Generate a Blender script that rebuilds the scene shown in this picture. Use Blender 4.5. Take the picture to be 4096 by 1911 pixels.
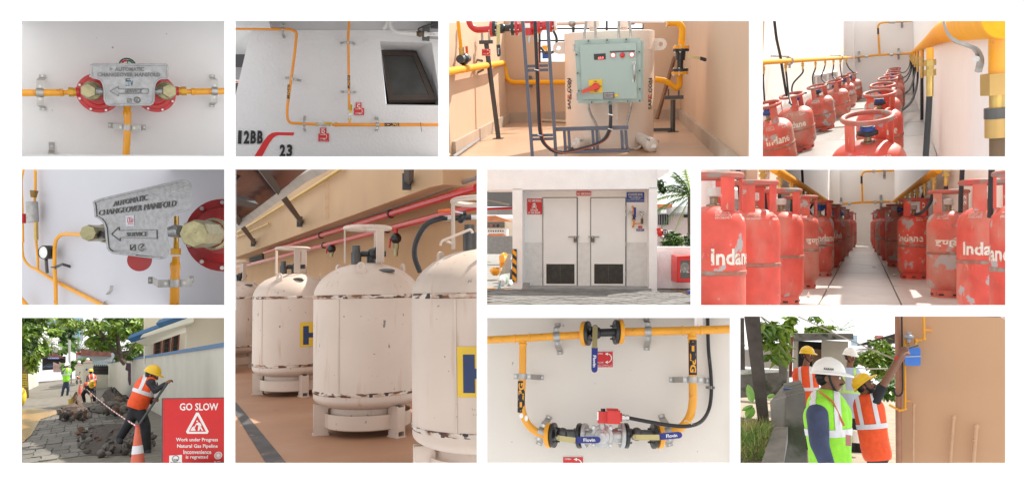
import bpy,bmesh,math,random
from mathutils import Vector,Matrix,Euler
from mathutils.geometry import tessellate_polygon
from mathutils import noise as mnoise
for o in list(bpy.data.objects): bpy.data.objects.remove(o)
scene = bpy.context.scene
COL = scene.collection
R = math.radians; PI = math.pi; V = Vector
random.seed(7)
# ------------------------------------------------------------------ camera
KF = 0.70                       # tan of half the horizontal field of view
K = KF / 2048.0
cam = bpy.data.cameras.new('camera'); cam_o = bpy.data.objects.new('camera',cam); COL.objects.link(cam_o)
cam.sensor_width = 36.0; cam.lens = 18.0 / KF; cam.clip_start = 0.05; cam.clip_end = 2000.0
cam_o.rotation_euler = (PI / 2,0,0)
scene.camera = cam_o
# ------------------------------------------------------------------ sky and sun
SUN_AZ,SUN_EL = R(48),R(52)     # azimuth measured from +Y towards +X
world = bpy.data.worlds.new('World'); scene.world = world; world.use_nodes = True
nt = world.node_tree; nt.nodes.clear()
w_out = nt.nodes.new('ShaderNodeOutputWorld'); w_bg = nt.nodes.new('ShaderNodeBackground')
w_sky = nt.nodes.new('ShaderNodeTexSky'); w_sky.sky_type = 'NISHITA'; w_sky.sun_disc = False
w_sky.sun_elevation = SUN_EL; w_sky.sun_rotation = SUN_AZ; w_sky.air_density = 1.0; w_sky.dust_density = 4.0; w_sky.ozone_density = 1.0
w_tc = nt.nodes.new('ShaderNodeTexCoord'); w_sep = nt.nodes.new('ShaderNodeSeparateXYZ'); w_cmb = nt.nodes.new('ShaderNodeCombineXYZ')
w_abs = nt.nodes.new('ShaderNodeMath'); w_abs.operation = 'ABSOLUTE'
w_add = nt.nodes.new('ShaderNodeMath'); w_add.operation = 'ADD'; w_add.inputs[1].default_value = 0.25
w_hsv = nt.nodes.new('ShaderNodeHueSaturation'); w_hsv.inputs['Saturation'].default_value = 0.18
L = nt.links.new
L(w_tc.outputs['Generated'],w_sep.inputs[0]); L(w_sep.outputs['X'],w_cmb.inputs['X']); L(w_sep.outputs['Y'],w_cmb.inputs['Y'])
L(w_sep.outputs['Z'],w_abs.inputs[0]); L(w_abs.outputs[0],w_add.inputs[0]); L(w_add.outputs[0],w_cmb.inputs['Z'])
L(w_cmb.outputs[0],w_sky.inputs['Vector']); L(w_sky.outputs[0],w_hsv.inputs['Color']); w_mix = nt.nodes.new('ShaderNodeMix'); w_mix.data_type = 'RGBA'; w_mix.inputs[0].default_value = 0.72   # thin even cloud over the blue
w_mix.inputs[7].default_value = (8.5,8.5,8.5,1)
L(w_hsv.outputs[0],w_mix.inputs[6]); L(w_mix.outputs[2],w_bg.inputs['Color'])
w_bg.inputs['Strength'].default_value = 0.122
L(w_bg.outputs[0],w_out.inputs['Surface'])
sun = bpy.data.lights.new('sun','SUN'); sun_o = bpy.data.objects.new('sun',sun); COL.objects.link(sun_o)
sun.energy = 4.6; sun.angle = R(0.6); sun.color = (1.0,0.95,0.87)
SUNV = V((math.sin(SUN_AZ) * math.cos(SUN_EL),math.cos(SUN_AZ) * math.cos(SUN_EL),math.sin(SUN_EL)))
sun_o.rotation_euler = SUNV.to_track_quat('Z','Y').to_euler(); sun_o.location = SUNV * 60
vs = scene.view_settings; vs.view_transform = 'Standard'; vs.look = 'None'; vs.gamma = 1.0; vs.use_curve_mapping = False
vs.exposure = 0.6
scene.render.engine = 'CYCLES'
scene.render.resolution_x = 1024; scene.render.resolution_y = 477
scene.cycles.max_bounces = 14; scene.cycles.diffuse_bounces = 10; scene.cycles.transparent_max_bounces = 8
# ------------------------------------------------------------------ frames: each recess looks into its own room
class Frame:
  def __init__(s,x0,y0,k,cx,cy):
    s.x0,s.y0,s.k = x0,y0,k
    u,v = x0 + cx / k,y0 + cy / k
    s.ey = V(((u - 2048) * K,1,(955.5 - v) * K)).normalized()
    s.ex = s.ey.cross(V((0,0,1))).normalized(); s.ez = s.ex.cross(s.ey)
    s.M = Matrix((s.ex,s.ey,s.ez)).transposed().to_4x4()
    a = s.p(cx,cy,1); s.sx = (s.p(cx + 1,cy,1) - a).length; s.sz = (s.p(cx,cy + 1,1) - a).length
    s.s = (s.sx + s.sz) / 2
  def ray(s,x,y):
    u,v = s.x0 + x / s.k,s.y0 + y / s.k
    r = V(((u - 2048) * K,1,(955.5 - v) * K))
    q = V((r.dot(s.ex),r.dot(s.ey),r.dot(s.ez)))
    return q / q.y
  def p(s,x,y,d): return s.ray(x,y) * d
  def floor(s,x,y,h):                      # the point of the level floor h below the eye
    r = s.ray(x,y); return r * (-h / r.z)
  def hit(s,x,y,p0,n):
    r = s.ray(x,y); return r * (p0.dot(n) / r.dot(n))
CUR = None
def use(f):
  global CUR; CUR = f
# ------------------------------------------------------------------ mesh building
class MB:
  def __init__(s): s.v = []; s.f = []; s.m = Matrix()
  def add(s,vs_,fs):
    n = len(s.v); s.v += [s.m @ V(q) for q in vs_]; s.f += [tuple(i + n for i in f) for f in fs]; return s
  def box(s,c,d,rot=None):
    c = V(c); h = V(d) / 2; m = rot.to_3x3() if rot else None; vs_ = []
    for x in (-1,1):
      for y in (-1,1):
        for z in (-1,1):
          q = V((x * h.x,y * h.y,z * h.z)); vs_.append(c + (m @ q if m else q))
    return s.add(vs_,[(0,1,3,2),(4,6,7,5),(0,4,5,1),(2,3,7,6),(0,2,6,4),(1,5,7,3)])
  def hexa(s,q):                              # eight corners, back four then front four
    return s.add(q,[(3,2,1,0),(4,5,6,7),(0,1,5,4),(1,2,6,5),(2,3,7,6),(3,0,4,7)])
  def tube(s,pts,r,n=10,caps=True,closed=False,sq=1.0):
    pts = [V(p) for p in pts]; N = len(pts); rs = r if isinstance(r,(list,tuple)) else [r] * N
    t = []
    for i in range(N):
      a = pts[i - 1] if (i > 0 or closed) else pts[i]; b = pts[(i + 1) % N] if (i < N - 1 or closed) else pts[i]
      d = b - a; t.append(d.normalized() if d.length > 1e-9 else V((0,0,1)))
    up = V((0,0,1)) if abs(t[0].z) < .9 else V((1,0,0))
    nrm = (up - t[0] * up.dot(t[0])).normalized(); vs_ = []; fs = []
    for i in range(N):
      nrm = nrm - t[i] * nrm.dot(t[i])
      nrm = nrm.normalized() if nrm.length > 1e-6 else t[i].orthogonal().normalized()
      b = t[i].cross(nrm)
      for j in range(n):
        a = 2 * PI * j / n; vs_.append(pts[i] + (nrm * math.cos(a) + b * math.sin(a) * sq) * rs[i])
    for i in range(N if closed else N - 1):
      i2 = (i + 1) % N
      for j in range(n):
        j2 = (j + 1) % n; fs.append((i * n + j,i * n + j2,i2 * n + j2,i2 * n + j))
    if caps and not closed:
      fs.append(tuple(range(n))[::-1]); fs.append(tuple((N - 1) * n + j for j in range(n)))
    return s.add(vs_,fs)
  def cyl(s,a,b,r,r2=None,n=16): return s.tube([a,b],[r,r if r2 is None else r2],n)
  def lathe(s,prof,c=(0,0,0),n=24,ax=None,a0=0,a1=2 * PI):
    c = V(c); q = V(ax).normalized().to_track_quat('Z','Y').to_matrix() if ax is not None else Matrix.Identity(3)
    full = abs(a1 - a0 - 2 * PI) < 1e-6; cn = n if full else n + 1; vs_ = []; fs = []
    for (r,z) in prof:
      for j in range(cn):
        a = a0 + (a1 - a0) * j / n; vs_.append(c + q @ V((r * math.cos(a),r * math.sin(a),z)))
    for i in range(len(prof) - 1):
      for j in range(n):
        j2 = (j + 1) % cn; fs.append((i * cn + j,i * cn + j2,(i + 1) * cn + j2,(i + 1) * cn + j))
    return s.add(vs_,fs)
  def ball(s,c,r,nu=16,nv=10,rot=None,zmin=-1.0):
    r = V(r) if not isinstance(r,(int,float)) else V((r,r,r)); c = V(c); vs_ = []; fs = []
    for i in range(nv + 1):
      t = math.asin(zmin) + (PI / 2 - math.asin(zmin)) * i / nv
      for j in range(nu):
        a = 2 * PI * j / nu; q = V((r.x * math.cos(t) * math.cos(a),r.y * math.cos(t) * math.sin(a),r.z * math.sin(t)))
        vs_.append(c + (rot @ q if rot else q))
    for i in range(nv):
      for j in range(nu):
        j2 = (j + 1) % nu; fs.append((i * nu + j,i * nu + j2,(i + 1) * nu + j2,(i + 1) * nu + j))
    if zmin > -1: fs.append(tuple(range(nu))[::-1])
    return s.add(vs_,fs)
  def ring(s,c,Rr,r,ax=(0,0,1),n=28,m=8,sq=(1,1)):
    q = V(ax).normalized().to_track_quat('Z','Y').to_matrix()
    return s.tube([V(c) + q @ V((Rr * sq[0] * math.cos(2 * PI * i / n),Rr * sq[1] * math.sin(2 * PI * i / n),0)) for i in range(n)],r,m,closed=True)
  def poly(s,pts,th,n=(0,-1,0),holes=()):   # a flat plate: front outline pts, thickness th behind (against n)
    pts = [V(p) for p in pts]; n = V(n).normalized(); loops = [pts] + [[V(p) for p in h] for h in holes]
    al = [p for l in loops for p in l]; tri = tessellate_polygon(loops); c = len(al)
    fs = []
    for t in tri:
      a,b,d = (al[i] for i in t)
      f = tuple(t) if (b - a).cross(d - a).dot(n) > 0 else tuple(t)[::-1]
      fs.append(f); fs.append(tuple(i + c for i in f[::-1]))
    o = 0
    for l in loops:
      for i in range(len(l)):
        j = (i + 1) % len(l); fs.append((o + i,o + j,o + j + c,o + i + c))
      o += len(l)
    return s.add(al + [p - n * th for p in al],fs)
  def strip(s,prof,o,b,n,a,w,th):       # a bent metal strap: profile in (b, n), width w along a
    o,b,n,a = V(o),V(b),V(n),V(a); vs_ = []; fs = []; N = len(prof)
    for i in range(N):
      p0 = V(prof[max(i - 1,0)]); p1 = V(prof[min(i + 1,N - 1)]); t = (p1 - p0).normalized(); q = V((-t.y,t.x)) * th / 2
      for sg in (1,-1):
        e = V(prof[i]) + q * sg
        for k in (-.5,.5): vs_.append(o + b * e.x + n * e.y + a * w * k)
    for i in range(N - 1):
      A,B = i * 4,i * 4 + 4
      fs += [(A,B,B + 1,A + 1),(A + 2,A + 3,B + 3,B + 2),(A,A + 2,B + 2,B),(A + 1,B + 1,B + 3,A + 3)]
    fs += [(0,1,3,2),(N * 4 - 4,N * 4 - 2,N * 4 - 1,N * 4 - 3)]
    return s.add(vs_,fs)
  def text(s,body,o,ax,ay,w,h,ex=0.0,wrap=None,bold=0.0,sub=0):
    vs_,fs = text2d(body,bold,sub)
    o,ax,ay = V(o),V(ax).normalized(),V(ay).normalized(); nn = ax.cross(ay)
    def pl(x,y,e):
      if wrap: return wrap(x * w,y * h,e)
      return o + ax * (x * w) + ay * (y * h) + nn * e
    n = len(vs_); out = [pl(x,y,ex) for x,y in vs_]; F_ = list(fs)
    if ex > 0:
      out += [pl(x,y,0) for x,y in vs_]; ed = {}
      for f in fs:
        for i in range(len(f)):
          e = (f[i],f[(i + 1) % len(f)]); ed[e] = 1
      for (i,j) in ed:
        if (j,i) not in ed: F_.append((i,i + n,j + n,j))
    return s.add(out,F_)
  def build(s,name,mat,parent=None,loc=None,smooth=35,frame=None,xf=None,vcol=None):
    f = frame or CUR; me = bpy.data.meshes.new(name)
    if parent is not None: loc = V(parent['_o']) if '_o' in parent else V((0,0,0))
    elif loc is None:
      lo = [min(v[i] for v in s.v) for i in range(3)]; hi = [max(v[i] for v in s.v) for i in range(3)]
      loc = V(((lo[0] + hi[0]) / 2,(lo[1] + hi[1]) / 2,lo[2]))
    loc = V(loc)
    me.from_pydata([tuple(v - loc) for v in s.v],[],s.f); me.validate(clean_customdata=False)
    for m in (mat if isinstance(mat,(list,tuple)) else [mat]): me.materials.append(m)
    bm = bmesh.new(); bm.from_mesh(me); bmesh.ops.recalc_face_normals(bm,faces=bm.faces); bm.to_mesh(me); bm.free()
    if smooth:
      me.polygons.foreach_set('use_smooth',[True] * len(me.polygons)); me.set_sharp_from_angle(angle=R(smooth))
    o = bpy.data.objects.new(name,me); COL.objects.link(o)
    if parent is not None: o.parent = parent; o['_o'] = tuple(loc)
    else:
      o.matrix_world = (f.M if f else Matrix()) @ Matrix.Translation(loc); o['_o'] = tuple(loc)
    return o
_T = {}
def text2d(body,bold=0.0,sub=0):
  k = (body,bold,sub)
  if k in _T: return _T[k]
  cu = bpy.data.curves.new('t','FONT'); cu.body = body; cu.resolution_u = 2; cu.offset = bold; cu.align_x = 'CENTER'
  ob = bpy.data.objects.new('t',cu); COL.objects.link(ob); bpy.context.view_layer.update()
  me = bpy.data.meshes.new_from_object(ob.evaluated_get(bpy.context.evaluated_depsgraph_get()))
  if sub:
    bm = bmesh.new(); bm.from_mesh(me); bmesh.ops.triangulate(bm,faces=bm.faces)
    bmesh.ops.subdivide_edges(bm,edges=bm.edges,cuts=sub,use_grid_fill=True); bm.to_mesh(me); bm.free()
  vs_ = [(v.co.x,v.co.y) for v in me.vertices]; fs = [tuple(p.vertices) for p in me.polygons]
  if not vs_: vs_ = [(0,0),(1,0),(1,1)]; fs = [(0,1,2)]
  x0,x1 = min(v[0] for v in vs_),max(v[0] for v in vs_); y0,y1 = min(v[1] for v in vs_),max(v[1] for v in vs_)
  vs_ = [((x - x0) / max(x1 - x0,1e-6) - .5,(y - y0) / max(y1 - y0,1e-6) - .5) for x,y in vs_]
  bpy.data.objects.remove(ob); bpy.data.curves.remove(cu); bpy.data.meshes.remove(me)
  _T[k] = (vs_,fs); return _T[k]
def tag(o,label=None,cat=None,group=None,kind=None):
  if label: o['label'] = label
  if cat: o['category'] = cat
  if group: o['group'] = group
  if kind: o['kind'] = kind
  return o
def thing(name,label,cat,loc=(0,0,0),group=None,rot=None,frame=None,copyable=False):
  o = bpy.data.objects.new(name,None); COL.objects.link(o); o.empty_display_size = .05
  f = frame or CUR; o.matrix_world = (f.M if f else Matrix()) @ Matrix.Translation(V(loc)) @ (rot.to_4x4() if rot else Matrix())
  o['_o'] = (0.0,0.0,0.0) if (copyable or rot) else tuple(V(loc)); return tag(o,label,cat,group)
def kids(o): return [c for c in bpy.data.objects if c.parent == o]
def copy_tree(o,parent=None,memo=None):
  c = o.copy(); COL.objects.link(c)
  if parent is not None: c.parent = parent
  for ch in CH.get(o.name,()): copy_tree(ch,c)
  return c
CH = {}
def index_children(o):
  CH[o.name] = kids(o)
  for c in CH[o.name]: index_children(c)
def put(o,loc,rotz=0,tilt=None,frame=None,scale=(1,1,1)):
  f = frame or CUR
  m = Matrix.Translation(V(loc)) @ (tilt.to_4x4() if tilt else Matrix()) @ Matrix.Rotation(rotz,4,'Z') @ Matrix.Diagonal((*scale,1))
  o.matrix_world = f.M @ m; return o
def struct(o): o['kind'] = 'structure'; return o
def rpath(pts,rad,n=6):                         # polyline with rounded corners
  pts = [V(p) for p in pts]; out = [pts[0]]
  for i in range(1,len(pts) - 1):
    a,b,c = pts[i - 1],pts[i],pts[i + 1]; r = min(rad,(a - b).length * .49,(c - b).length * .49)
    p0 = b + (a - b).normalized() * r; p2 = b + (c - b).normalized() * r
    for k in range(n + 1):
      t = k / n; out.append(p0 * (1 - t) ** 2 + b * 2 * t * (1 - t) + p2 * t * t)
  return out + [pts[-1]]
def spline(pts,n=6):                             # smooth curve through points
  pts = [V(p) for p in pts]; out = []; N = len(pts)
  for i in range(N - 1):
    p0,p1,p2,p3 = pts[max(i - 1,0)],pts[i],pts[i + 1],pts[min(i + 2,N - 1)]
    for k in range(n):
      t = k / n; out.append(.5 * ((2 * p1) + (p2 - p0) * t + (2 * p0 - 5 * p1 + 4 * p2 - p3) * t * t + (3 * p1 - p0 - 3 * p2 + p3) * t ** 3))
  return out + [pts[-1]]
def clip(o,F,x=None,y=None,mat=None):
  """trim a mesh where it would run past the picture column x or row y (kept side faces the middle of its opening)"""
  if o.data.users > 1: o.data = o.data.copy()
  me = o.data; bm = bmesh.new(); bm.from_mesh(me)
  shut = not any(e.is_boundary for e in bm.edges)
  inv = mat.inverted() if mat else Matrix.Translation(-V(o['_o']))
  for xx,yy in ((x,None),(None,y)):
    if xx is None and yy is None: continue
    a,b = (F.ray(xx,0),F.ray(xx,1000)) if xx is not None else (F.ray(0,yy),F.ray(1000,yy))
    n = a.cross(b).normalized(); m = F.ray(900,600)
    if n.dot(m) < 0: n = -n
    bmesh.ops.bisect_plane(bm,geom=bm.verts[:] + bm.edges[:] + bm.faces[:],plane_co=inv.translation,plane_no=inv.to_3x3() @ n,clear_inner=True)
    eds = [e for e in bm.edges if e.is_boundary]
    if eds and shut: bmesh.ops.holes_fill(bm,edges=eds)
  bm.to_mesh(me); bm.free(); return len(me.vertices)
def clip_tree(o,F,x=None,y=None,mat=None):
  mat = mat or (F.M.inverted() @ o.matrix_world)
  for c in kids(o):
    clip_tree(c,F,x,y,mat)
    if c.type == 'MESH' and not clip(c,F,x,y,mat) and not kids(c): bpy.data.objects.remove(c)
# ------------------------------------------------------------------ materials
_M = {}
def M(name,col,rough=.6,metal=0.0,var=.10,vs=8.0,bump=0.0,bs=60.0,spots=(),rand=False,spec=.5,coat=0.0,emit=None,alpha=None,det=4.0):
  if name in _M: return _M[name]
  m = bpy.data.materials.new(name); m.use_nodes = True; t = m.node_tree; N = t.nodes; N.clear(); K_ = t.links.new
  out = N.new('ShaderNodeOutputMaterial'); b = N.new('ShaderNodeBsdfPrincipled'); K_(b.outputs[0],out.inputs[0])
  b.inputs['Roughness'].default_value = rough; b.inputs['Metallic'].default_value = metal
  b.inputs['Specular IOR Level'].default_value = spec; b.inputs['Coat Weight'].default_value = coat
  tc = N.new('ShaderNodeTexCoord'); vec = tc.outputs['Object']
  if rand:
    oi = N.new('ShaderNodeObjectInfo'); mu = N.new('ShaderNodeMath'); mu.operation = 'MULTIPLY'; mu.inputs[1].default_value = 37.0
    ad = N.new('ShaderNodeVectorMath'); ad.operation = 'ADD'
    K_(oi.outputs['Random'],mu.inputs[0]); K_(vec,ad.inputs[0]); K_(mu.outputs[0],ad.inputs[1]); vec = ad.outputs[0]
  def nz(sc,d=det,v=vec):
    n_ = N.new('ShaderNodeTexNoise'); n_.inputs['Scale'].default_value = sc; n_.inputs['Detail'].default_value = d; K_(v,n_.inputs['Vector']); return n_.outputs['Fac']
  def mix(f,a,c):
    x = N.new('ShaderNodeMix'); x.data_type = 'RGBA'
    for s_,i in ((f,0),(a,6),(c,7)):
      if hasattr(s_,'links'): K_(s_,x.inputs[i])
      else: x.inputs[i].default_value = s_ if i == 0 else (*s_,1)
    return x.outputs[2]
  lo = tuple(c * (1 - var) for c in col); hi = tuple(min(c * (1 + var),1) for c in col)
  cr = N.new('ShaderNodeMapRange'); cr.inputs['From Min'].default_value = .3; cr.inputs['From Max'].default_value = .7; K_(nz(vs),cr.inputs['Value'])
  c = mix(cr.outputs[0],lo,hi)
  for sp in spots:                              # (colour, scale, threshold, softness, stretch)
    sc,th,so = sp[1],sp[2],sp[3]; v = vec
    if len(sp) > 4:
      mp = N.new('ShaderNodeMapping'); mp.inputs['Scale'].default_value = sp[4]; K_(vec,mp.inputs['Vector']); v = mp.outputs[0]
    r_ = N.new('ShaderNodeMapRange'); r_.inputs['From Min'].default_value = th; r_.inputs['From Max'].default_value = th + so
    r_.interpolation_type = 'SMOOTHSTEP'; K_(nz(sc,6.0,v),r_.inputs['Value'])
    if len(sp) > 5:
      q = N.new('ShaderNodeMath'); q.operation = 'MULTIPLY'; q.inputs[1].default_value = sp[5]; K_(r_.outputs[0],q.inputs[0]); f_ = q.outputs[0]
    else: f_ = r_.outputs[0]
    c = mix(f_,c,sp[0])
  K_(c,b.inputs['Base Color'])
  if bump:
    bn = N.new('ShaderNodeBump'); bn.inputs['Strength'].default_value = bump; bn.inputs['Distance'].default_value = .01
    K_(nz(bs,5.0),bn.inputs['Height']); K_(bn.outputs[0],b.inputs['Normal'])
  if emit: b.inputs['Emission Color'].default_value = (*emit[:3],1); b.inputs['Emission Strength'].default_value = emit[3]
  if alpha is not None: b.inputs['Transmission Weight'].default_value = alpha
  _M[name] = m; return m
# ------------------------------------------------------------------ the common materials
YEL = M('yellow_pipe_paint',(.78,.34,.012),.28,var=.06,coat=.3,spots=[((.6,.24,.02),25,.62,.08),((.4,.25,.1),70,.7,.04)])
YELM = M('matt_yellow_paint',(.80,.36,.02),.65,var=.05,spec=.15)
ORG = M('orange_pipe_paint',(.75,.27,.012),.3,var=.06,coat=.3)
REDP = M('red_enamel',(.52,.015,.018),.3,var=.08,coat=.3)
GALV = M('galvanised_steel',(.42,.41,.39),.45,.85,var=.18,vs=30)
ZINC = M('zinc_plated_brass',(.36,.33,.19),.38,.8,var=.2,vs=40,spots=[((.25,.2,.1),60,.62,.1)])
BRASS = M('brass',(.55,.38,.13),.3,.9,var=.12,vs=30)
STEEL = M('bright_steel',(.55,.55,.54),.3,.9,var=.1,vs=30)
CAST = M('cast_aluminium',(.34,.34,.345),.32,.7,var=.16,vs=50,bump=.22,bs=140,spots=[((.2,.13,.08),14,.72,.06)])
BLACK = M('black_paint',(.015,.015,.017),.35,var=.2,coat=.2)
RUBBER = M('black_rubber',(.018,.018,.02),.55,var=.2,spots=[((.12,.11,.1),30,.62,.15)])
BLUEG = M('blue_vinyl_grip',(.012,.022,.2),.4,var=.08)
WHITEP = M('white_print',(.82,.82,.8),.6,var=.02)
BLACKP = M('black_print',(.012,.012,.014),.5,var=.1)
REDS = M('red_sign',(.62,.018,.02),.4,var=.04)
BLUES = M('blue_sign',(.015,.06,.32),.4,var=.04)
CASTD = M('relief_shade_lettering',(.17,.17,.17),.4,.75,var=.2,vs=60)  # darkened to stand in for the shading of the raised letters
GUN = M('dark_bolt_metal',(.1,.1,.1),.4,.7,var=.2)
WALLW = M('white_plaster',(.74,.745,.75),.75,var=.035,vs=2.5,bump=.05,bs=120,spots=[((.56,.55,.52),2.2,.55,.2,(1,1,.6),.6),((.4,.38,.34),26,.74,.03)])
WALLB = M('ivory_plaster',(.74,.70,.64),.75,var=.03,vs=2.0,bump=.08,bs=120,spots=[((.6,.55,.5),2.2,.56,.2,(1,1,.6),.6),((.45,.4,.35),24,.74,.03)])
# ------------------------------------------------------------------ the white wall with its eleven openings
DB = 2.0
HOLES = [(82.8,83.5,897.2,626),(938.8,83.5,1753.2,626),(1794.8,83.5,2997.6,626.3),(3051,83.5,4024.8,626),
         (82.8,677.3,897.2,1220),(938,677.3,1907,1851.8),(1948,677.3,2763,1220),(2804,678.3,4025,1220.4),
         (82.7,1270.7,896.8,1852),(1948.3,1270.7,2920.7,1852),(2961.7,1264.8,4024.3,1852)]
def white_wall():
  xs = sorted(set([-700,4796] + [h[i] for h in HOLES for i in (0,2)])); ys = sorted(set([-500,2400] + [h[i] for h in HOLES for i in (1,3)]))
  def W(u,v,y): return V(((u - 2048) * K * DB,y,(955.5 - v) * K * DB))
  mb = MB(); th = .004
  def hole(u,v): return any(h[0] < u < h[2] and h[1] < v < h[3] for h in HOLES)
  for j in range(len(ys) - 1):
    i = 0
    while i < len(xs) - 1:
      vm = (ys[j] + ys[j + 1]) / 2
      if hole((xs[i] + xs[i + 1]) / 2,vm): i += 1; continue
      k = i
      while k < len(xs) - 1 and not hole((xs[k] + xs[k + 1]) / 2,vm): k += 1
      a,b,c,d = xs[i],xs[k],ys[j],ys[j + 1]
      mb.add([W(a,c,DB),W(b,c,DB),W(b,d,DB),W(a,d,DB),W(a,c,DB + th),W(b,c,DB + th),W(b,d,DB + th),W(a,d,DB + th)],[(3,2,1,0),(4,5,6,7)])
      i = k
  for (a,c,b,d) in HOLES:
    q = [(a,c),(b,c),(b,d),(a,d)]
    mb.add([W(u,v,DB) for u,v in q] + [W(u,v,DB + th) for u,v in q],[(i,(i + 1) % 4,(i + 1) % 4 + 4,i + 4) for i in range(4)])
  o = mb.build('white_wall',[M('white_board',(.9,.9,.9),.8,var=.008),M('bounce_dimming_back',(.2,.17,.14),.85)],smooth=0)  # unseen back face coloured dark to cut light bounced onto the scenes
  for p in o.data.polygons:
    if p.center.y > .002 + 1e-4: p.material_index = 1
  return struct(o)
white_wall()
# ------------------------------------------------------------------ shared builders
def clamp(F,x,y,d,wd,rpx,horiz,name,label,group,half=2.4,foot=3.6,wpx=1.6,ang=0.0,one=False,mat=None):
  """galvanised strap holding a pipe off a wall; horiz: the pipe runs across"""
  mat = mat or GALV
  c = F.p(x,y,d); r = rpx * F.s * d
  a = V((1,0,0)) if horiz else V((0,0,1)); b = V((0,0,1)) if horiz else V((1,0,0))
  if ang: q = Matrix.Rotation(ang,3,'Y'); a = q @ a; b = q @ b
  n = V((0,-1,0)); so = wd - d
  t = thing(name,label,'pipe clamp',c,group)
  pr = [(-half * r,0),(-1.25 * r,0)] + [(-1.08 * r * math.cos(k * PI / 8),1.08 * r * math.sin(k * PI / 8)) for k in range(1,8)] + [(1.25 * r,0),(half * r,0)]
  mb = MB(); mb.strip(pr,c,b,n,a,wpx * r,.14 * r); mb.build('saddle',mat,t)
  h = half * .98 * r; f = foot * r
  pr = [(-f - r * .9,-so + .003),(-f,-so + .003),(-h,-r * .2),(h,-r * .2),(f,-so + .003),(f + r * .9,-so + .003)]
  if one: pr = pr[2:]
  mb = MB(); mb.strip(pr,c,b,n,a,wpx * r * .95,.14 * r); mb.build('standoff',mat,t)
  for sg in (-1,1):
    p0 = c + b * (sg * r * 1.85)
    mb = MB(); mb.cyl(p0 - n * r * .3,p0 + n * r * .16,r * .34,n=10); mb.build('screw',STEEL,t)
    if one and sg < 0: continue
    p0 = c + b * sg * (f + r * .5) - n * (so - .003)
    mb = MB(); mb.cyl(p0,p0 + n * r * .3,r * .3,n=8); mb.build('wall_screw',STEEL,t)
  return t
def sign_plate(F,q,d,mat,th=.004,name='sign_plate',parent=None):
  mb = MB(); mb.poly([F.p(x,y,d) for x,y in q],th); return mb.build(name,mat,parent,smooth=0)
def lettering(F,lines,d,mat,parent,name='lettering',ex=.0015,bold=.02,right=V((1,0,0)),up=V((0,0,1))):
  """lines: (text, cx, cy, w, h) in picture units at depth d"""
  for (s,x,y,w,h) in lines:
    right = F.p(x + 9,y,d) - F.p(x - 9,y,d); up = F.p(x,y - 9,d) - F.p(x,y + 9,d)
    mb = MB(); mb.text(s,F.p(x,y,d),right,up,w * F.sx * d,h * F.sz * d,ex,bold=bold); o = mb.build(name,mat,parent,smooth=0)
  return o
def arc_arrow(F,x,y,w,h,d,mat,parent,th=.0015):
  """the curved open / close arrow of the valve signs, bulging right"""
  def P(a,b): return F.p(x + a * w,y + b * h,d)
  mb = MB(); n = 12; o = [(.5 * math.sin(PI * k / n),-.5 * math.cos(PI * k / n)) for k in range(n + 1)]
  for k in range(n):
    a,b = o[k],o[k + 1]
    mb.poly([P(a[0] * 1.0,a[1]),P(b[0] * 1.0,b[1]),P(b[0] * .78,b[1] * .84),P(a[0] * .78,a[1] * .84)],th)
  for s in (-1,1): mb.poly([P(.02,s * .62),P(-.32,s * .46),P(.02,s * .28)],th)
  return mb.build('curved_arrow',mat,parent,smooth=0)
def open_close_sign(F,x0,y0,x1,y1,d,label,wd,bottom=True):
  t = thing('valve_sign',label,'sign',F.p((x0 + x1) / 2,y1,d),'red open and close valve signs')
  sign_plate(F,[(x0,y0),(x1,y0),(x1,y1),(x0,y1)],d,WHITEP,.004,'backing',t)
  e = (x1 - x0) * .02
  sign_plate(F,[(x0 + e,y0 + e),(x1 - e,y0 + e),(x1 - e,y1 - e),(x0 + e,y1 - e)],d - .002,REDS,.0015,'face',t)
  w,h = x1 - x0,y1 - y0
  L_ = [('OPEN',x0 + .25 * w,y0 + .14 * h,.3 * w,.09 * h),('CLOSE',x0 + .27 * w,y0 + .68 * h,.34 * w,.09 * h)]
  if bottom: L_ += [('ENERGY SYSTEMS PVT. LTD',x0 + .5 * w,y0 + .84 * h,.9 * w,.05 * h),('EMERGENCY 98460',x0 + .5 * w,y0 + .93 * h,.9 * w,.04 * h)]
  lettering(F,L_,d - .004,WHITEP,t,bold=.01)
  arc_arrow(F,x0 + .68 * w,y0 + .41 * h,.5 * w,.56 * h,d - .004,WHITEP,t)
  return t
def wall_sheet(F,x0,y0,x1,y1,d,mat,name='wall',th=.05,holes=()):
  mb = MB(); mb.poly([F.p(x0,y0,d),F.p(x1,y0,d),F.p(x1,y1,d),F.p(x0,y1,d)],th,holes=[[F.p(x,y,d) for x,y in h] for h in holes])
  return struct(mb.build(name,mat,smooth=0))
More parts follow.
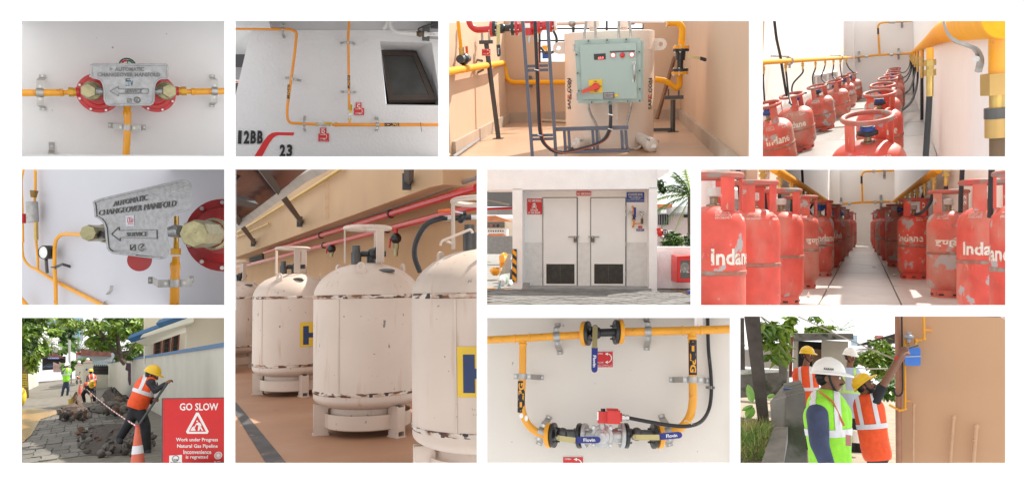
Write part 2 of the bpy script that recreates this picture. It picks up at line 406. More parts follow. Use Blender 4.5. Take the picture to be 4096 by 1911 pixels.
def lpg_sticker(F,path,d,r,parent,arrow_at_start=True,flip=1,rev=False,letters='LPG'):
  """black wrap with yellow LPG and an arrow on the front of a pipe; path: two picture points"""
  a,b = F.p(*path[0],d),F.p(*path[1],d); ax = (b - a).normalized(); ln = (b - a).length; sd = V((0,-1,0)).cross(ax) * flip
  ext = V((0,-1,0)); mb = MB(); n = 10; vs_ = []; fs = []; rr = r + .0012; half = 1.15
  for k in range(n + 1):
    t = -half + 2 * half * k / n
    for e in (a,b): vs_.append(e + sd * (rr * math.sin(t)) + ext * (rr * math.cos(t)))
  fs = [(2 * k,2 * k + 1,2 * k + 3,2 * k + 2) for k in range(n)]
  mb.add(vs_,fs); s = mb.build('pipe_label',BLACKP,parent)
  def wrap(o,ux,uy):
    def g(x,y,e):
      q = V((0,0,0)) + ux * x + uy * y; al = q.dot(ax); si = q.dot(sd)
      t = max(-1.4,min(1.4,si / rr)); return o + ax * al + sd * ((rr + .001) * math.sin(t)) + ext * ((rr + .001) * math.cos(t))
    return g
  mid = (a + b) / 2; mb = MB(); dirn = ax if not arrow_at_start else -ax
  lx = dirn if rev else -dirn; ly = V((0,-1,0)).cross(lx)
  o = mid - dirn * (.16 * ln)
  mb.text(letters,o,lx,ly,ln * .55,r * 1.5,wrap=wrap(o,lx,ly),bold=.04)
  o2 = mid + dirn * (.3 * ln); g = wrap(o2,dirn,sd)
  q = [(.16,0),(.03,.5),(.03,.2),(-.13,.2),(-.13,-.2),(.03,-.2),(.03,-.5)]
  mb.add([g(x * ln,y * r * 1.5,0) for x,y in q],[(0,1,6),(1,2,5,6),(2,3,4,5)])
  mb.build('pipe_lettering',YEL,parent)
  return s
def shade_slabs(F,segs,d0,d1):
  """unseen slabs added outside the view to shade a recess"""
  for a,b in segs:
    q = [F.p(*a,d0),F.p(*b,d0),F.p(*b,d1),F.p(*a,d1)]; n = (q[1] - q[0]).cross(q[3] - q[0]).normalized(); mb = MB(); mb.poly(q,.015,n); struct(mb.build('shade_slab',M('shade_slab_grey',(.5,.5,.5),.9),smooth=0))  # added out of view to dim the wall behind
# ================================================================== 1 the changeover manifold seen square on
F1 = Frame(70,70,2.1083,900,600); use(F1); F = F1; W = 3.2
wall_sheet(F,-40,-260,1815,1230,W,WALLW,'wall')
PLATE = [(640,387),(1250,390),(1268,398),(1275,418),(1270,505),(1262,520),(1245,524),(1215,524),(1190,535),(1170,560),(1160,600),(1157,705),(1145,730),(1122,746),(775,748),
         (750,738),(735,715),(725,690),(722,600),(712,560),(695,535),(668,522),(630,515),(615,500),(613,405),(622,392)]
def inset(q,e):
  cx = sum(p[0] for p in q) / len(q); out = []; n = len(q)
  for i in range(n):
    a,b,c = V(q[i - 1]),V(q[i]),V(q[(i + 1) % n]); t = (c - a).normalized(); nn = V((-t.y,t.x)); out.append((b.x + nn.x * e,b.y + nn.y * e))
  return out
def manifold_plate(F,t,q,dep,th,rim,e,base=None):
  D = dep if callable(dep) else (lambda x,y: dep)
  mb = MB(); mb.poly([F.p(x,y,D(x,y) + .006) for x,y in q],th); pl = mb.build('cast_plate',CAST,t,smooth=20)
  qi = inset(q,e); mb = MB()
  mb.poly([F.p(x,y,D(x,y)) for x,y in q],.0065,holes=[[F.p(x,y,D(x,y)) for x,y in qi]]); rm = mb.build('raised_rim',CAST,pl,smooth=20)
  for o in (pl,rm): b_ = o.modifiers.new('bevel','BEVEL'); b_.width = .003; b_.segments = 2; b_.limit_method = 'ANGLE'; b_.angle_limit = R(50)
  return pl
t = thing('changeover_manifold','silver cast plate changeover manifold on red regulators seen square on','gas manifold',F.p(940,748,3.1))
d0 = 2.93
pl = manifold_plate(F,t,PLATE,d0,.028,1,15)
lettering(F,[('AUTOMATIC',945,437,245,34),('CHANGEOVER MANIFOLD',943,483,530,34),('SERVICE',977,622,145,28),('<',787,436,14,14)],d0 + .006,CASTD,pl,'raised_lettering',.006,.015)
mb = MB()
def bar(mb,F,a,b,w,d,th):
  p,q = F.p(*a,d),F.p(*b,d); ax = (q - p).normalized(); sd = V((0,-1,0)).cross(ax) * w * F.s * d / 2
  mb.poly([p + sd,q + sd,q - sd,p - sd],th)
ar = [(780,622),(852,582),(852,604),(1104,604),(1104,642),(852,642),(852,664)]
for i in range(len(ar)): bar(mb,F,ar[i],ar[(i + 1) % len(ar)],6,d0 + .002,.005)
for a,b in (((927,687),(959,687)),((959,687),(959,718)),((959,718),(927,718)),((927,718),(927,687)),((930,715),(957,690)),((1000,705),(1020,680)),((1000,690),(1018,712))): bar(mb,F,a,b,5,d0 + .002,.005)
mb.ring(F.p(1010,696,d0 + .004),23 * F.s * d0,.002,(0,1,0),20,6); mb.build('raised_arrow',CASTD,pl)
st = sign_plate(F,[(911,516),(970,516),(970,578),(911,578)],d0 + .004,M('dark_sticker',(.05,.07,.09),.35,spots=[((.35,.4,.42),60,.55,.05)]),.001,'sticker',pl)
mb = MB()
for a,b in (((922,526),(960,526)),((925,540),(925,553)),((925,553),(957,553)),((941,535),(941,553)),((957,535),(957,553)),((922,566),(960,566))): bar(mb,F,a,b,5,d0 + .002,.001)
mb.build('emblem',M('pale_blue_print',(.35,.45,.5),.5),st)
RC = ((682,640),(1163,640))
for i,(cx,cy) in enumerate(RC):
  c = F.p(cx,cy,3.09); rr = 172 * F.s * 3.09
  mb = MB(); mb.lathe([(0,.02),(rr * .55,.02),(rr * .62,.01),(rr * .8,.008),(rr * .83,.0),(rr,-.001),(rr,-.03),(rr * .7,-.045),(rr * .6,-.09),(0,-.09)],c,36,(0,-1,0)); rg = mb.build('regulator_body',REDP,t)
  for k in range(8):
    a = 2 * PI * (k + .5) / 8; p0 = c + V((math.cos(a),0,math.sin(a))) * rr * .9
    mb = MB(); mb.cyl(p0 + V((0,.005,0)),p0 + V((0,-.004,0)),rr * .105,n=10); mb.build('lug',REDP,rg)
    mb = MB(); mb.cyl(p0,p0 + V((0,-.009,0)),rr * .06,n=8); mb.build('bolt',STEEL,rg)
for (x,y,sx) in ((585,620,1),(1292,620,-1)):
  p0 = F.p(x + 45 * sx,y,3.05); r0 = 83 * F.s * 3.05
  mb = MB(); mb.lathe([(0,0),(r0 * .55,0),(r0 * .9,-.004),(r0,-.012),(r0,-.03),(r0 * .8,-.035)],p0 + V((0,-.035,0)),28,(0,-1,0)); mb.build('collar',ZINC,t)
  p1 = F.p(x + 10 * sx,y,2.9); r1 = 66 * F.s * 2.9
  mb = MB(); mb.tube([p1 + V((0,.1,0)),p1 + V((0,.008,0)),p1],[r1,r1,r1 * .9],6); mb.build('hex_cap',ZINC,t,smooth=20)
  mb = MB(); mb.cyl(F.p(x + 60 * sx,y,2.95),F.p(x + 160 * sx,y + 8,2.95),34 * F.s * 2.95,22 * F.s * 2.95); mb.build('arm',CAST,t)
for (xa,xb,y,sg) in ((495,525,630,1),(1360,1330,622,-1)):
  mb = MB(); mb.cyl(F.p(xa,y,3.1),F.p(xb,y,3.1),.017,n=16); mb.build('inlet_socket',REDP,t)
  mb = MB(); mb.cyl(F.p(xa - 65 * sg,y,3.1),F.p(xa - 22 * sg,y,3.1),.0165,n=6); mb.cyl(F.p(xa - 24 * sg,y,3.1),F.p(xa,y,3.1),.0145,n=16); mb.build('union_nut',M('painted_brass',(.62,.33,.03),.35,.4),t)
g = thing('pressure_gauge','round pressure gauge peeping out above the square on cast plate','gauge',F.p(928,400,3.04))
c = F.p(928,412,3.04); rr = 72 * F.s * 3.04
mb = MB(); mb.lathe([(rr * .86,0.003),(rr * .9,.006),(rr,.004),(rr,-.02),(0,-.02)],c,32,(0,-1,0)); mb.build('case',BLACK,g)
mb = MB(); mb.cyl(c,c + V((0,-.001,0)),rr * .87,n=28); dl = mb.build('dial',WHITEP,g)
for col,a0,a1 in ((REDS,95,150),(M('dial_green',(.02,.25,.12),.5),30,85)):
  mb = MB(); mb.poly([c + V((math.cos(R(a)) * rr * q,-.003,math.sin(R(a)) * rr * q)) for q,rg_ in ((.8,range(a0,a1 + 1,11)),(.6,range(a1,a0 - 1,-11))) for a in rg_],.001); mb.build('scale_arc',col,dl)
mb = MB(); mb.box(c + V((0,-.004,rr * .35)),(.0022,.001,rr * .8)); mb.build('needle',BLACKP,dl)
for nm,pts,lab in (('yellow_pipe',[(-10,637),(360,634)],'yellow gas pipe entering the square on manifold from the left edge'),('yellow_pipe',[(1490,626),(1780,622)],'yellow gas pipe leaving the square on manifold to the right'),
                     ('yellow_pipe',[(925,745),(927,900),(922,1050),(910,1205)],'yellow outlet pipe hanging below the square on cast plate')):
  P_ = [F.p(x,y,3.1) for x,y in pts]; tp = thing(nm,lab,'pipe',P_[0],'yellow pipes of the square on manifold')
  r0 = 30 * F.s * 3.1; mb = MB()
  mb.tube(spline(P_,6) if len(P_) > 2 else P_,r0,16); mb.build('pipe',YEL,tp)
  e = pts[0] if pts[0][0] > 0 else pts[-1]
  mb = MB()
  if len(P_) == 2:
    sg = 1 if e[0] < 700 else -1; mb.tube([F.p(e[0] - 5 * sg,e[1],3.1),F.p(e[0] + 22 * sg,e[1],3.1),F.p(e[0] + 30 * sg,e[1],3.1),F.p(e[0] + 80 * sg,e[1] - 2,3.1)],[r0 * 1.12,r0 * 1.15,r0 * .75,r0 * .7],16)
  else: mb.tube([F.p(925,850,3.095),F.p(926,800,3.095),F.p(926,780,3.095),F.p(925,750,3.095)],[r0 * 1.1,r0 * 1.22,r0 * .8,r0 * .7],16)
  mb.build('weld_socket',YEL,tp)
clamp(F,190,635,3.1,W,30,True,'pipe_clamp','galvanised pipe clamp on the left pipe of the square on manifold','clamps of the square on manifold',half=3.6,foot=4.3,wpx=1.8)
clamp(F,1662,622,3.1,W,30,True,'pipe_clamp','galvanised pipe clamp on the right pipe of the square on manifold','clamps of the square on manifold',half=3.6,foot=4.3,wpx=1.8)
clamp(F,925,928,3.1,W,30,False,'pipe_clamp','galvanised pipe clamp on the outlet pipe below the square on cast plate','clamps of the square on manifold',half=3.7,foot=4.3,wpx=1.7)
t = thing('bracket','empty galvanised bracket at the lower left below the square on manifold','bracket',F.p(285,1180,W - .02))
mb = MB(); c = F.p(290,1180,W)
mb.strip([(.065,.003),(.035,.003),(.025,.03),(-.005,.045),(-.012,.045)],F.p(290,1200,W),V((0,0,1)),V((0,-1,0)),V((1,0,0)),.018,.003); mb.build('strap',GALV,t)
mb = MB(); p0 = F.p(290,1085,W); mb.cyl(p0,p0 + V((0,-.008,0)),.005,n=8); mb.build('wall_screw',STEEL,t)
shade_slabs(F,[((-12,-12),(1790,-12)),((1790,1200),(-12,1200))],2.62,3.2)
# ================================================================== 2 the solenoid valve bypass on an ivory wall
F10 = Frame(1930,1255,1.9703,995,600); use(F10); F = F10; W = 4.2; D = 4.02
wall_sheet(F,-10,-10,2000,1225,W,WALLB,'wall')
YD = V((0,-1,0))
def P(x,y,o=0.0): return F.p(x,y,D - o)
PX = F.s * D
def flange(mat,x,y,r,w,parent,tilt=0.0,o=0.0,name='flange',bolts=None,bx=0,nb=4,blen=34):
  """disc standing across the pipe"""
  ax = V((math.cos(tilt),0,math.sin(tilt))); c = P(x,y,o); ww = w * PX / 2; rr = r * PX
  ax2 = (ax + V((0,-.22 if x < 995 else .22,0))).normalized()
  mb = MB(); mb.lathe([(0,-ww),(rr * .96,-ww),(rr,-ww * .7),(rr,ww * .7),(rr * .96,ww),(0,ww)],c,32,ax2); f = mb.build(name,mat,parent)
  if bolts:
    q = ax2.to_track_quat('Z','Y').to_matrix()
    for k in range(nb):
      a = 2 * PI * (k + .5) / nb; p0 = c + q @ V((math.cos(a) * rr * .74,math.sin(a) * rr * .74,0)); L_ = blen * PX * (1 if bx > 0 else -1)
      mb = MB(); mb.tube([p0,p0 + ax2 * L_ * .45],13 * PX,6); mb.build('nut',bolts,f,smooth=20)
      mb = MB(); mb.cyl(p0,p0 + ax2 * L_,7 * PX,n=8); mb.build('bolt',bolts,f)
  return f
def yellow_pipe(lab,pts,r,rad=60,D_=None,mat=YEL,grp='yellow pipes of the bypass on the ivory wall',nm='yellow_pipe'):
  d = D_ or D; Q = [F.p(x,y,d) for x,y in pts]; t = thing(nm,lab,'pipe',Q[0],grp)
  mb = MB(); mb.tube(rpath(Q,rad * F.s * d,8) if rad else spline(Q,5),r * F.s * d,18); mb.build('pipe',mat,t); return t
def tee_ring(t,x,y,r,horiz,w=16,d=None,mat=YEL,F_=None):
  f = F_ or F; d = d or D; c = f.p(x,y,d); s = f.s * d; ax = V((1,0,0)) if horiz else V((0,0,1))
  mb = MB(); mb.lathe([(r * s * .9,-w * s),(r * s * 1.16,-w * s * .35),(r * s * 1.16,w * s * .35),(r * s * .9,w * s)],c,24,ax); mb.build('weld_collar',mat,t)
t1 = yellow_pipe('yellow header pipe entering top left of the ivory wall as far as the black valve',[(-5,206),(310,190),(775,165)],31)
for x,y in ((255,194),(372,187)): tee_ring(t1,x,y,31,True)
t2 = yellow_pipe('yellow header pipe running from the black valve off the right of the ivory wall',[(1105,142),(1650,130),(1985,118)],33)
for x,y in ((1577,131),(1722,128)): tee_ring(t2,x,y,33,True)
t3 = yellow_pipe('yellow drop pipe curving down the left side of the ivory wall',[(318,195),(316,400),(312,560),(306,680),(318,780),(360,870),(430,930),(510,958)],30,0)
tee_ring(t3,318,240,30,False)
t4 = yellow_pipe('yellow drop pipe curving down the right side of the ivory wall',[(1651,135),(1655,350),(1658,550),(1656,700),(1635,800),(1580,880),(1500,925),(1410,948)],33,0)
tee_ring(t4,1652,186,33,False)
lpg_sticker(F,((308,527),(305,775)),D,30 * PX,t3,arrow_at_start=False)
lpg_sticker(F,((1657,480),(1655,205)),D,33 * PX,t4,arrow_at_start=False)
mb = MB()
for (x,y,w,h) in ((306,800,16,20),(345,820,14,24)): mb.ball(P(x,y,31 * PX),(w * PX,.001,h * PX),10,6)
mb.build('bare_patch',WHITEP,t3)
# valves
def ball_valve(lab,yel,black,body,neck,handle,grip,hub,r,grp,txt):
  t = thing('ball_valve',lab,'valve',P(*body[:2]),grp)
  for (x,y) in yel: flange(YEL,x,y,r,34,t,0,0,'pipe_flange',BLACK if False else YEL,-1 if x < body[0] else 1,4,20)
  for (x,y,m) in black: flange(m,x,y,r,26,t,0,0,'valve_flange',GUN if m is BLACK else STEEL,1 if x < body[0] else -1)
  bm = body[2]
  mb = MB(); mb.ball(P(*body[:2]),(50 * PX,50 * PX,52 * PX)); mb.cyl(P(*neck[0]),P(*neck[1]),33 * PX,n=18); mb.build('body',bm,t)
  mb = MB(); c = P(*hub,.09); mb.cyl(c + V((0,.07,0)),c,20 * PX,n=14); mb.build('stem',GUN,t)
  mb = MB(); mb.cyl(c + V((0,0,0)),c + V((0,-.02,0)),14 * PX,n=6); mb.build('stem_nut',ZINC,t)
  mb = MB(); (xa,ya),(xb,yb) = handle; a,b = F.p(*hub,D - .1),F.p(xa,ya,D - .13); mb2 = F.p(xb,yb,D - .14)
  ax = (mb2 - a).normalized(); sd = YD.cross(ax).normalized()
  mb.strip([((a - a).dot(ax),0),((b - a).dot(ax),.02),((mb2 - a).dot(ax),.03)],a,ax,YD,sd,40 * PX,.006); mb.build('lever',M('zinc_yellow_plate',(.5,.42,.2),.35,.8),t)
  (xa,ya),(xb,yb) = grip; a,b = F.p(xa,ya,D - .145),F.p(xb,yb,D - .15); ax = (b - a).normalized(); sd = YD.cross(ax).normalized(); ln = (b - a).length; hw = 24 * PX
  q = [a + sd * hw,a + ax * (ln - hw) + sd * hw,a + ax * (ln - hw * .3) + sd * hw * .7,a + ax * ln,a + ax * (ln - hw * .3) - sd * hw * .7,a + ax * (ln - hw) - sd * hw,a - sd * hw]
  mb = MB(); mb.poly(q,.014); g = mb.build('grip',BLUEG,t,smooth=0)
  o = a + ax * ln * .55 + YD * .002; mb = MB(); mb.text('Flovin',o,ax,sd,ln * .46,hw * 1.05,.001,bold=.02); mb.build('grip_lettering',WHITEP,g,smooth=0)
  return t
ball_valve('black flanged ball valve with its blue lever hanging down on the header pipe',[(802,155),(1086,140)],[(832,152,BLACK),(1050,142,BLACK)],(895,148,BLACK),((900,148),(1050,144)),((886,160),(884,270)),((884,262),(882,462)),(888,103),100,'flanged ball valves on the ivory wall',0)
ball_valve('black flanged ball valve with blue lever left of the silver solenoid valve',[(524,955)],[(562,953,BLACK),(765,957,BLACK)],(630,945,GUN),((630,940),(765,940)),((650,985),(735,992)),((732,992),(932,990)),(595,975),98,'flanged ball valves on the ivory wall',1)
ball_valve('black flanged ball valve with blue lever right of the silver solenoid valve',[(1398,960)],[(1132,957,BLACK),(1350,960,BLACK)],(1215,945,GUN),((1140,942),(1345,945)),((1270,980),(1392,968)),((1388,966),(1575,950)),(1193,970),98,'flanged ball valves on the ivory wall',1)
t = thing('solenoid_valve','silver solenoid valve with red coil box between the two bottom ball valves','valve',P(940,1045))
for (x,sg) in ((808,1),(1098,-1)): flange(M('cast_steel',(.5,.5,.49),.4,.7,var=.12,vs=40,bump=.3,bs=120),x,957,96,34,t,0,0,'valve_flange',STEEL,sg,4,44)
CS = _M['cast_steel']
mb = MB(); mb.cyl(P(808,957),P(1098,957),52 * PX,n=20); mb.ball(P(945,957),(95 * PX,70 * PX,80 * PX)); mb.build('body',CS,t)
c = P(943,962,.03); mb = MB(); mb.lathe([(0,.05),(28 * PX,.05),(30 * PX,.042),(58 * PX,.035),(62 * PX,.025),(86 * PX,.02),(88 * PX,-.02)],c,32,YD); bn = mb.build('bonnet',CS,t)
for sx in (-1,1):
  for sy in (-1,1):
    p0 = c + V((sx * 66 * PX,-.01,sy * 66 * PX)); mb = MB(); mb.cyl(p0 + V((0,.03,0)),p0 + V((0,-.012,0)),19 * PX,n=12); mb.build('lug',CS,bn)
    mb = MB(); mb.cyl(p0,p0 + V((0,-.026,0)),11 * PX,n=6); mb.build('bolt',STEEL,bn)
mb = MB(); mb.cyl(P(945,930,.05),P(943,860,.05),24 * PX,n=14); mb.build('neck',CS,t)
def fbox(x0,y0,x1,y1,o,dep,F_=None,d=None):
  f = F_ or F; dd = d or D; a,b = f.p(x0,y0,dd - o),f.p(x1,y1,dd - o)
  return V(((a.x + b.x) / 2,dd - o + dep / 2,(a.z + b.z) / 2)),(abs(b.x - a.x),dep,abs(b.z - a.z))
mb = MB(); mb.box(*fbox(906,768,985,862,.16,.16)); mb.box(*fbox(985,762,1086,868,.19,.22)); bx = mb.build('coil_box',M('red_coil_paint',(.6,.035,.03),.5,var=.06),t,smooth=0)
mb = MB(); mb.box(*fbox(975,745,1070,764,.15,.14)); mb.build('lid',_M['red_coil_paint'],bx,smooth=0)
mb = MB(); mb.cyl(P(950,766,.1),P(950,744,.1),18 * PX,n=12); mb.build('cap',BLACK,bx)
mb = MB(); mb.cyl(P(1084,812,.1),P(1100,812,.1),34 * PX,n=16); mb.build('conduit_boss',_M['red_coil_paint'],bx)
sign_plate(F,[(903,768),(914,768),(914,835),(903,835)],D - .163,WHITEP,.001,'label_strip',bx)
mb = MB(); mb.cyl(P(1095,814,.1),P(1122,815,.1),26 * PX,n=6); mb.cyl(P(1122,815,.1),P(1130,816,.1),18 * PX,n=10); mb.cyl(P(1130,816,.1),P(1156,817,.1),23 * PX,n=6); mb.build('cable_gland',STEEL,t,smooth=20)
cb = thing('black_cable','thick black cable looping from the red coil box up the right of the ivory wall','cable',P(1640,880))
Q = spline([P(1150,817,.1),P(1300,846,.12),P(1480,876,.13),P(1620,882,.12),P(1720,848,.05),P(1780,760,-.12),P(1802,640,-.15),P(1800,480,-.15),P(1780,260,-.15),P(1774,0,-.15),P(1772,-30,-.15)],8)
mb = MB(); mb.tube(Q,14.5 * PX,10); mb.build('cable',RUBBER,cb)
mb = MB(); mb.ring(P(1648,876,.1),20 * PX,3 * PX,(1,0,.3),16,6); mb.tube([P(1650,868,.14),P(1610,838,.1),P(1590,845,.1)],3 * PX,6); mb.build('cable_tie',M('white_nylon',(.75,.72,.6),.5),cb)
t = thing('cable_clip','small galvanised clip holding the black cable to the ivory wall','clip',F.p(1795,578,W))
c = F.p(1795,579,W); s = F.s * W
mb = MB(); mb.strip([(-36 * s,.003),(-16 * s,.003),(-12 * s,.03),(0,.045),(12 * s,.03),(16 * s,.003),(36 * s,.003)],c,V((1,0,0)),YD,V((0,0,1)),22 * s,.002); mb.build('strap',GALV,t)
for sg in (-1,1): mb = MB(); p0 = c + V((sg * 26 * s,0,0)); mb.cyl(p0,p0 + YD * .008,7 * s,n=8); mb.build('screw',GUN,t)
G = 'pipe clamps on the ivory wall'
clamp(F,585,178,D,W,31,True,'pipe_clamp','galvanised clamp on the header pipe left of the hanging blue lever',G,2.2,3.4,1.7,R(-6))
clamp(F,1305,137,D,W,32,True,'pipe_clamp','galvanised clamp on the header pipe right of the hanging blue lever',G,2.2,3.4,1.6)
clamp(F,313,492,D,W,30,False,'pipe_clamp','galvanised clamp on the left drop pipe above its arrow label',G,2.3,4.2,1.5,one=True)
clamp(F,1657,518,D,W,33,False,'pipe_clamp','galvanised clamp on the right drop pipe below its arrow label',G,2.3,4.0,1.5)
clamp(F,462,930,D,W,30,True,'pipe_clamp','galvanised clamp beside the lower left yellow flange',G,2.2,3.3,1.8,R(20))
clamp(F,1462,930,D,W,31,True,'pipe_clamp','galvanised clamp beside the lower right yellow flange',G,2.2,3.3,1.8,R(-15))
open_close_sign(F,893,294,1030,422,W - .004,'red valve sign partly behind the hanging blue lever',W)
open_close_sign(F,632,1122,796,1260,W - .004,'red valve sign cut off by the bottom of the ivory wall',W,False)
shade_slabs(F,[((-5,-8),(1995,-8))],2.9,4.2)
# ================================================================== 3 risers on a rough white outside wall
F2 = Frame(925,70,2.1083,885,600); use(F2); F = F2; W = 5.2; D = 5.08
ROUGHW = M('rough_white_plaster',(.70,.70,.71),.85,var=.04,vs=1.5,bump=.45,bs=55,spots=[((.52,.51,.5),1.3,.6,.25,(1,1,.5),.5)])
hole = [(1255,200),(1305,738),(1830,742),(1830,190)]
mb = MB()
mb.poly([F.p(x,y,W) for x,y in ((165,108),(1790,108),(1790,1215),(-10,1215),(-10,850))],.3,holes=[[F.p(x,y,W) for x,y in ((1255,200),(1305,738),(1770,742),(1690,215))]])
struct(mb.build('wall',ROUGHW,smooth=0))
GREYP = M('grey_plaster',(.33,.33,.34),.85,var=.06,vs=2,bump=.3,bs=50)
mb = MB(); mb.poly([F.p(x,y,W + .005) for x,y in ((165,-200),(1790,-200),(1790,108),(165,108))],.3); struct(mb.build('upper_wall',M('upper_wall_plaster',(.52,.52,.53),.85,var=.05,vs=1.5,bump=.3,bs=50),smooth=0))
mb = MB(); mb.poly([F.p(x,y,5.0) for x,y in ((-10,-60),(295,-60),(328,84),(-10,82))],.15); struct(mb.build('beam',ROUGHW,smooth=0))
# passage behind the wall's left end
mb = MB(); mb.poly([F.p(x,y,7.4) for x,y in ((-10,60),(330,60),(330,315),(-10,315))],.05); struct(mb.build('passage_wall',M('passage_plaster',(.5,.5,.5),.85),smooth=0))
mb = MB(); mb.poly([F.p(x,y,7.3) for x,y in ((-10,312),(200,312),(200,420),(-10,420))],.05); struct(mb.build('dark_beam',M('dark_grey_paint',(.05,.05,.055),.7),smooth=0))
mb = MB(); mb.poly([F.p(x,y,7.45) for x,y in ((-10,400),(200,400),(200,1000),(-10,1000))],.05); struct(mb.build('passage_back',GREYP,smooth=0))
mb = MB(); mb.poly([F.p(x,y,7.3) for x,y in ((-10,555),(100,555),(100,800),(-10,800))],.05); struct(mb.build('dark_doorway',_M['dark_grey_paint'],smooth=0))
t = thing('sign_board','small white strip sign with red letters behind the left end of the rough wall','sign',F.p(40,550,7.3))
sign_plate(F,[(-10,525),(75,528),(75,552),(-10,552)],7.28,WHITEP,.005,'plate',t); lettering(F,[('S MA',43,543,50,15)],7.27,REDS,t)
# recessed window
rd = W + .35
def quad(q,mat,nm,th=.02): mb = MB(); mb.hexa([V(p) + V((0,th,0)) for p in q] + [V(p) for p in q]); return struct(mb.build(nm,mat,smooth=0))
a,b,c,e = F.p(1252,197,W),F.p(1302,742,W),F.p(1768,746,W),F.p(1690,211,W)
A,B,C_,E = F.p(1262,275,rd),F.p(1312,735,rd),F.p(1752,735,rd),F.p(1562,285,rd)
mb = MB(); mb.add([a,e,E,A],[(0,1,2,3)]); struct(mb.build('window_reveal',ROUGHW,smooth=0))
mb = MB(); mb.add([e,c,C_,E],[(0,1,2,3)]); struct(mb.build('window_reveal',ROUGHW,smooth=0))
mb = MB(); mb.add([b,c,C_,B],[(0,1,2,3)]); struct(mb.build('window_sill',M('dark_stone',(.03,.03,.03),.5),smooth=0))
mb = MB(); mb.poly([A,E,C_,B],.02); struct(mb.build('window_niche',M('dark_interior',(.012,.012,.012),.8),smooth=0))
t = thing('window','brown framed top hung window pushed open in a deep white reveal','window',F.p(1330,700,W + .1))
fr = M('brown_aluminium',(.11,.085,.072),.45,.3,var=.1)
def dq(x,y): return F.p(x,y,W + .3 - .22 * (y - 280) / 415)
out = [dq(1265,278),dq(1558,292),dq(1730,694),dq(1332,697)]; inn = [dq(1292,318),dq(1530,322),dq(1668,655),dq(1362,657)]
nn = (out[1] - out[0]).cross(out[3] - out[0]).normalized(); nn = nn if nn.y < 0 else -nn
for i,nm in enumerate(('top_rail','right_stile','bottom_rail','left_stile')):
  j = (i + 1) % 4; mb = MB(); mb.poly([out[i],out[j],inn[j],inn[i]],.04,nn); mb.build(nm,fr,t,smooth=0)
mb = MB(); mb.poly([q - nn * .012 for q in inn],.006,nn); mb.build('pane',M('tinted_glass',(.085,.085,.08),.25,var=.2,spots=[((.14,.13,.12),5,.55,.2)]),t,smooth=0)
# pipes
def opipe(lab,pts,r,rad=60): return yellow_pipe(lab,pts,r,rad,D,ORG,'orange gas pipes on the rough white wall')
p1 = opipe('thin orange pipe crossing the top left then dropping down the rough white wall',[(-10,95),(250,97),(500,102),(552,125),(535,300),(508,500),(482,680),(468,800),(480,890),(720,902)],12,70)
p2 = opipe('orange riser pipe running up the middle of the rough white wall',[(1000,-30),(992,80),(985,170),(988,330),(992,630),(995,770)],11,40)
p3 = opipe('thicker orange pipe running off the right side of the rough white wall',[(870,905),(1300,905),(1785,905)],15,40)
mb = MB(); mb.cyl(F.p(1000,900,D),F.p(999,862,D),9 * F.s * D,n=12); mb.build('branch',ORG,p3)
mb = MB(); mb.tube([F.p(845,903,D),F.p(872,905,D),F.p(880,905,D),F.p(890,905,D),F.p(896,905,D)],[9 * F.s * D,14 * F.s * D,20 * F.s * D,20 * F.s * D,15 * F.s * D],14); mb.build('reducer',ORG,p3)
lpg_sticker(F,((488,568),(482,685)),D,12 * F.s * D,p1,True,rev=True)
lpg_sticker(F,((991,490),(992,600)),D,11 * F.s * D,p2,True,rev=True)
lpg_sticker(F,((1292,904),(1415,904)),D,15 * F.s * D,p3,True)
def small_valve(lab,a,b,hub,lever,txt):
  s = F.s * D; t = thing('lever_valve',lab,'valve',F.p(*a,D),'small lever valves on the rough white wall'); A,B = F.p(*a,D),F.p(*b,D); ax = (B - A).normalized(); ln = (B - A).length
  mb = MB(); mb.tube([A,A + ax * ln * .25,A + ax * ln * .3,A + ax * ln * .7,A + ax * ln * .75,B],[10 * s,10 * s,14 * s,14 * s,10 * s,10 * s],12); mb.build('body',STEEL,t)
  for q in (A,B): mb = MB(); mb.cyl(q - ax * 9 * s,q + ax * 9 * s,14 * s,n=6); mb.build('union_nut',BRASS,t,smooth=20)
  h = F.p(*hub,D - .05); mb = MB(); mb.cyl(h + V((0,.05,0)),h - V((0,.006,0)),9 * s,n=10); mb.build('stem',STEEL,t)
  l0,l1 = F.p(*lever[0],D - .06),F.p(*lever[1],D - .07); lx = (l1 - l0).normalized(); sd = V((0,-1,0)).cross(lx)
  mb = MB(); mb.poly([h + sd * 4 * s,l0 + sd * 10 * s,l1 + sd * 9 * s,l1 - sd * 9 * s,l0 - sd * 10 * s,h - sd * 4 * s],.01); lv = mb.build('lever',M('yellow_lever',(.72,.42,.01),.4),t,smooth=0)
  mb = MB(); mb.text(txt,(l0 + l1) / 2 + V((0,-.002,0)),lx,sd,(l1 - l0).length * .7,9 * s,.001); mb.build('lever_lettering',BLACKP,lv,smooth=0)
small_valve('small lever valve lying on the lower orange pipe above the D sign',(728,902),(830,904),(772,890),((795,893),(850,893)),'GAS')
small_valve('small lever valve standing on the orange riser beside the C sign',(998,860),(996,775),(1003,815),((1010,790),(1012,732)),'GAS')
G = 'pipe clamps on the rough white wall'
for (x,y,h,an,ft,lab) in ((435,101,True,0,4.6,'on the thin pipe at the top left bend'),(515,520,False,R(8),4.8,'halfway up the left drop of the thin pipe'),(985,213,False,0,4.6,'at the top of the middle riser'),(991,630,False,0,4.9,'on the middle riser below its arrow label'),
                               (615,903,True,0,5.0,'left of the small valve above the D sign')):
  clamp(F,x,y,D,W,12,h,'pipe_clamp','rusty strap clamp ' + lab + ' on the rough wall',G,3.0,ft,1.8,an)
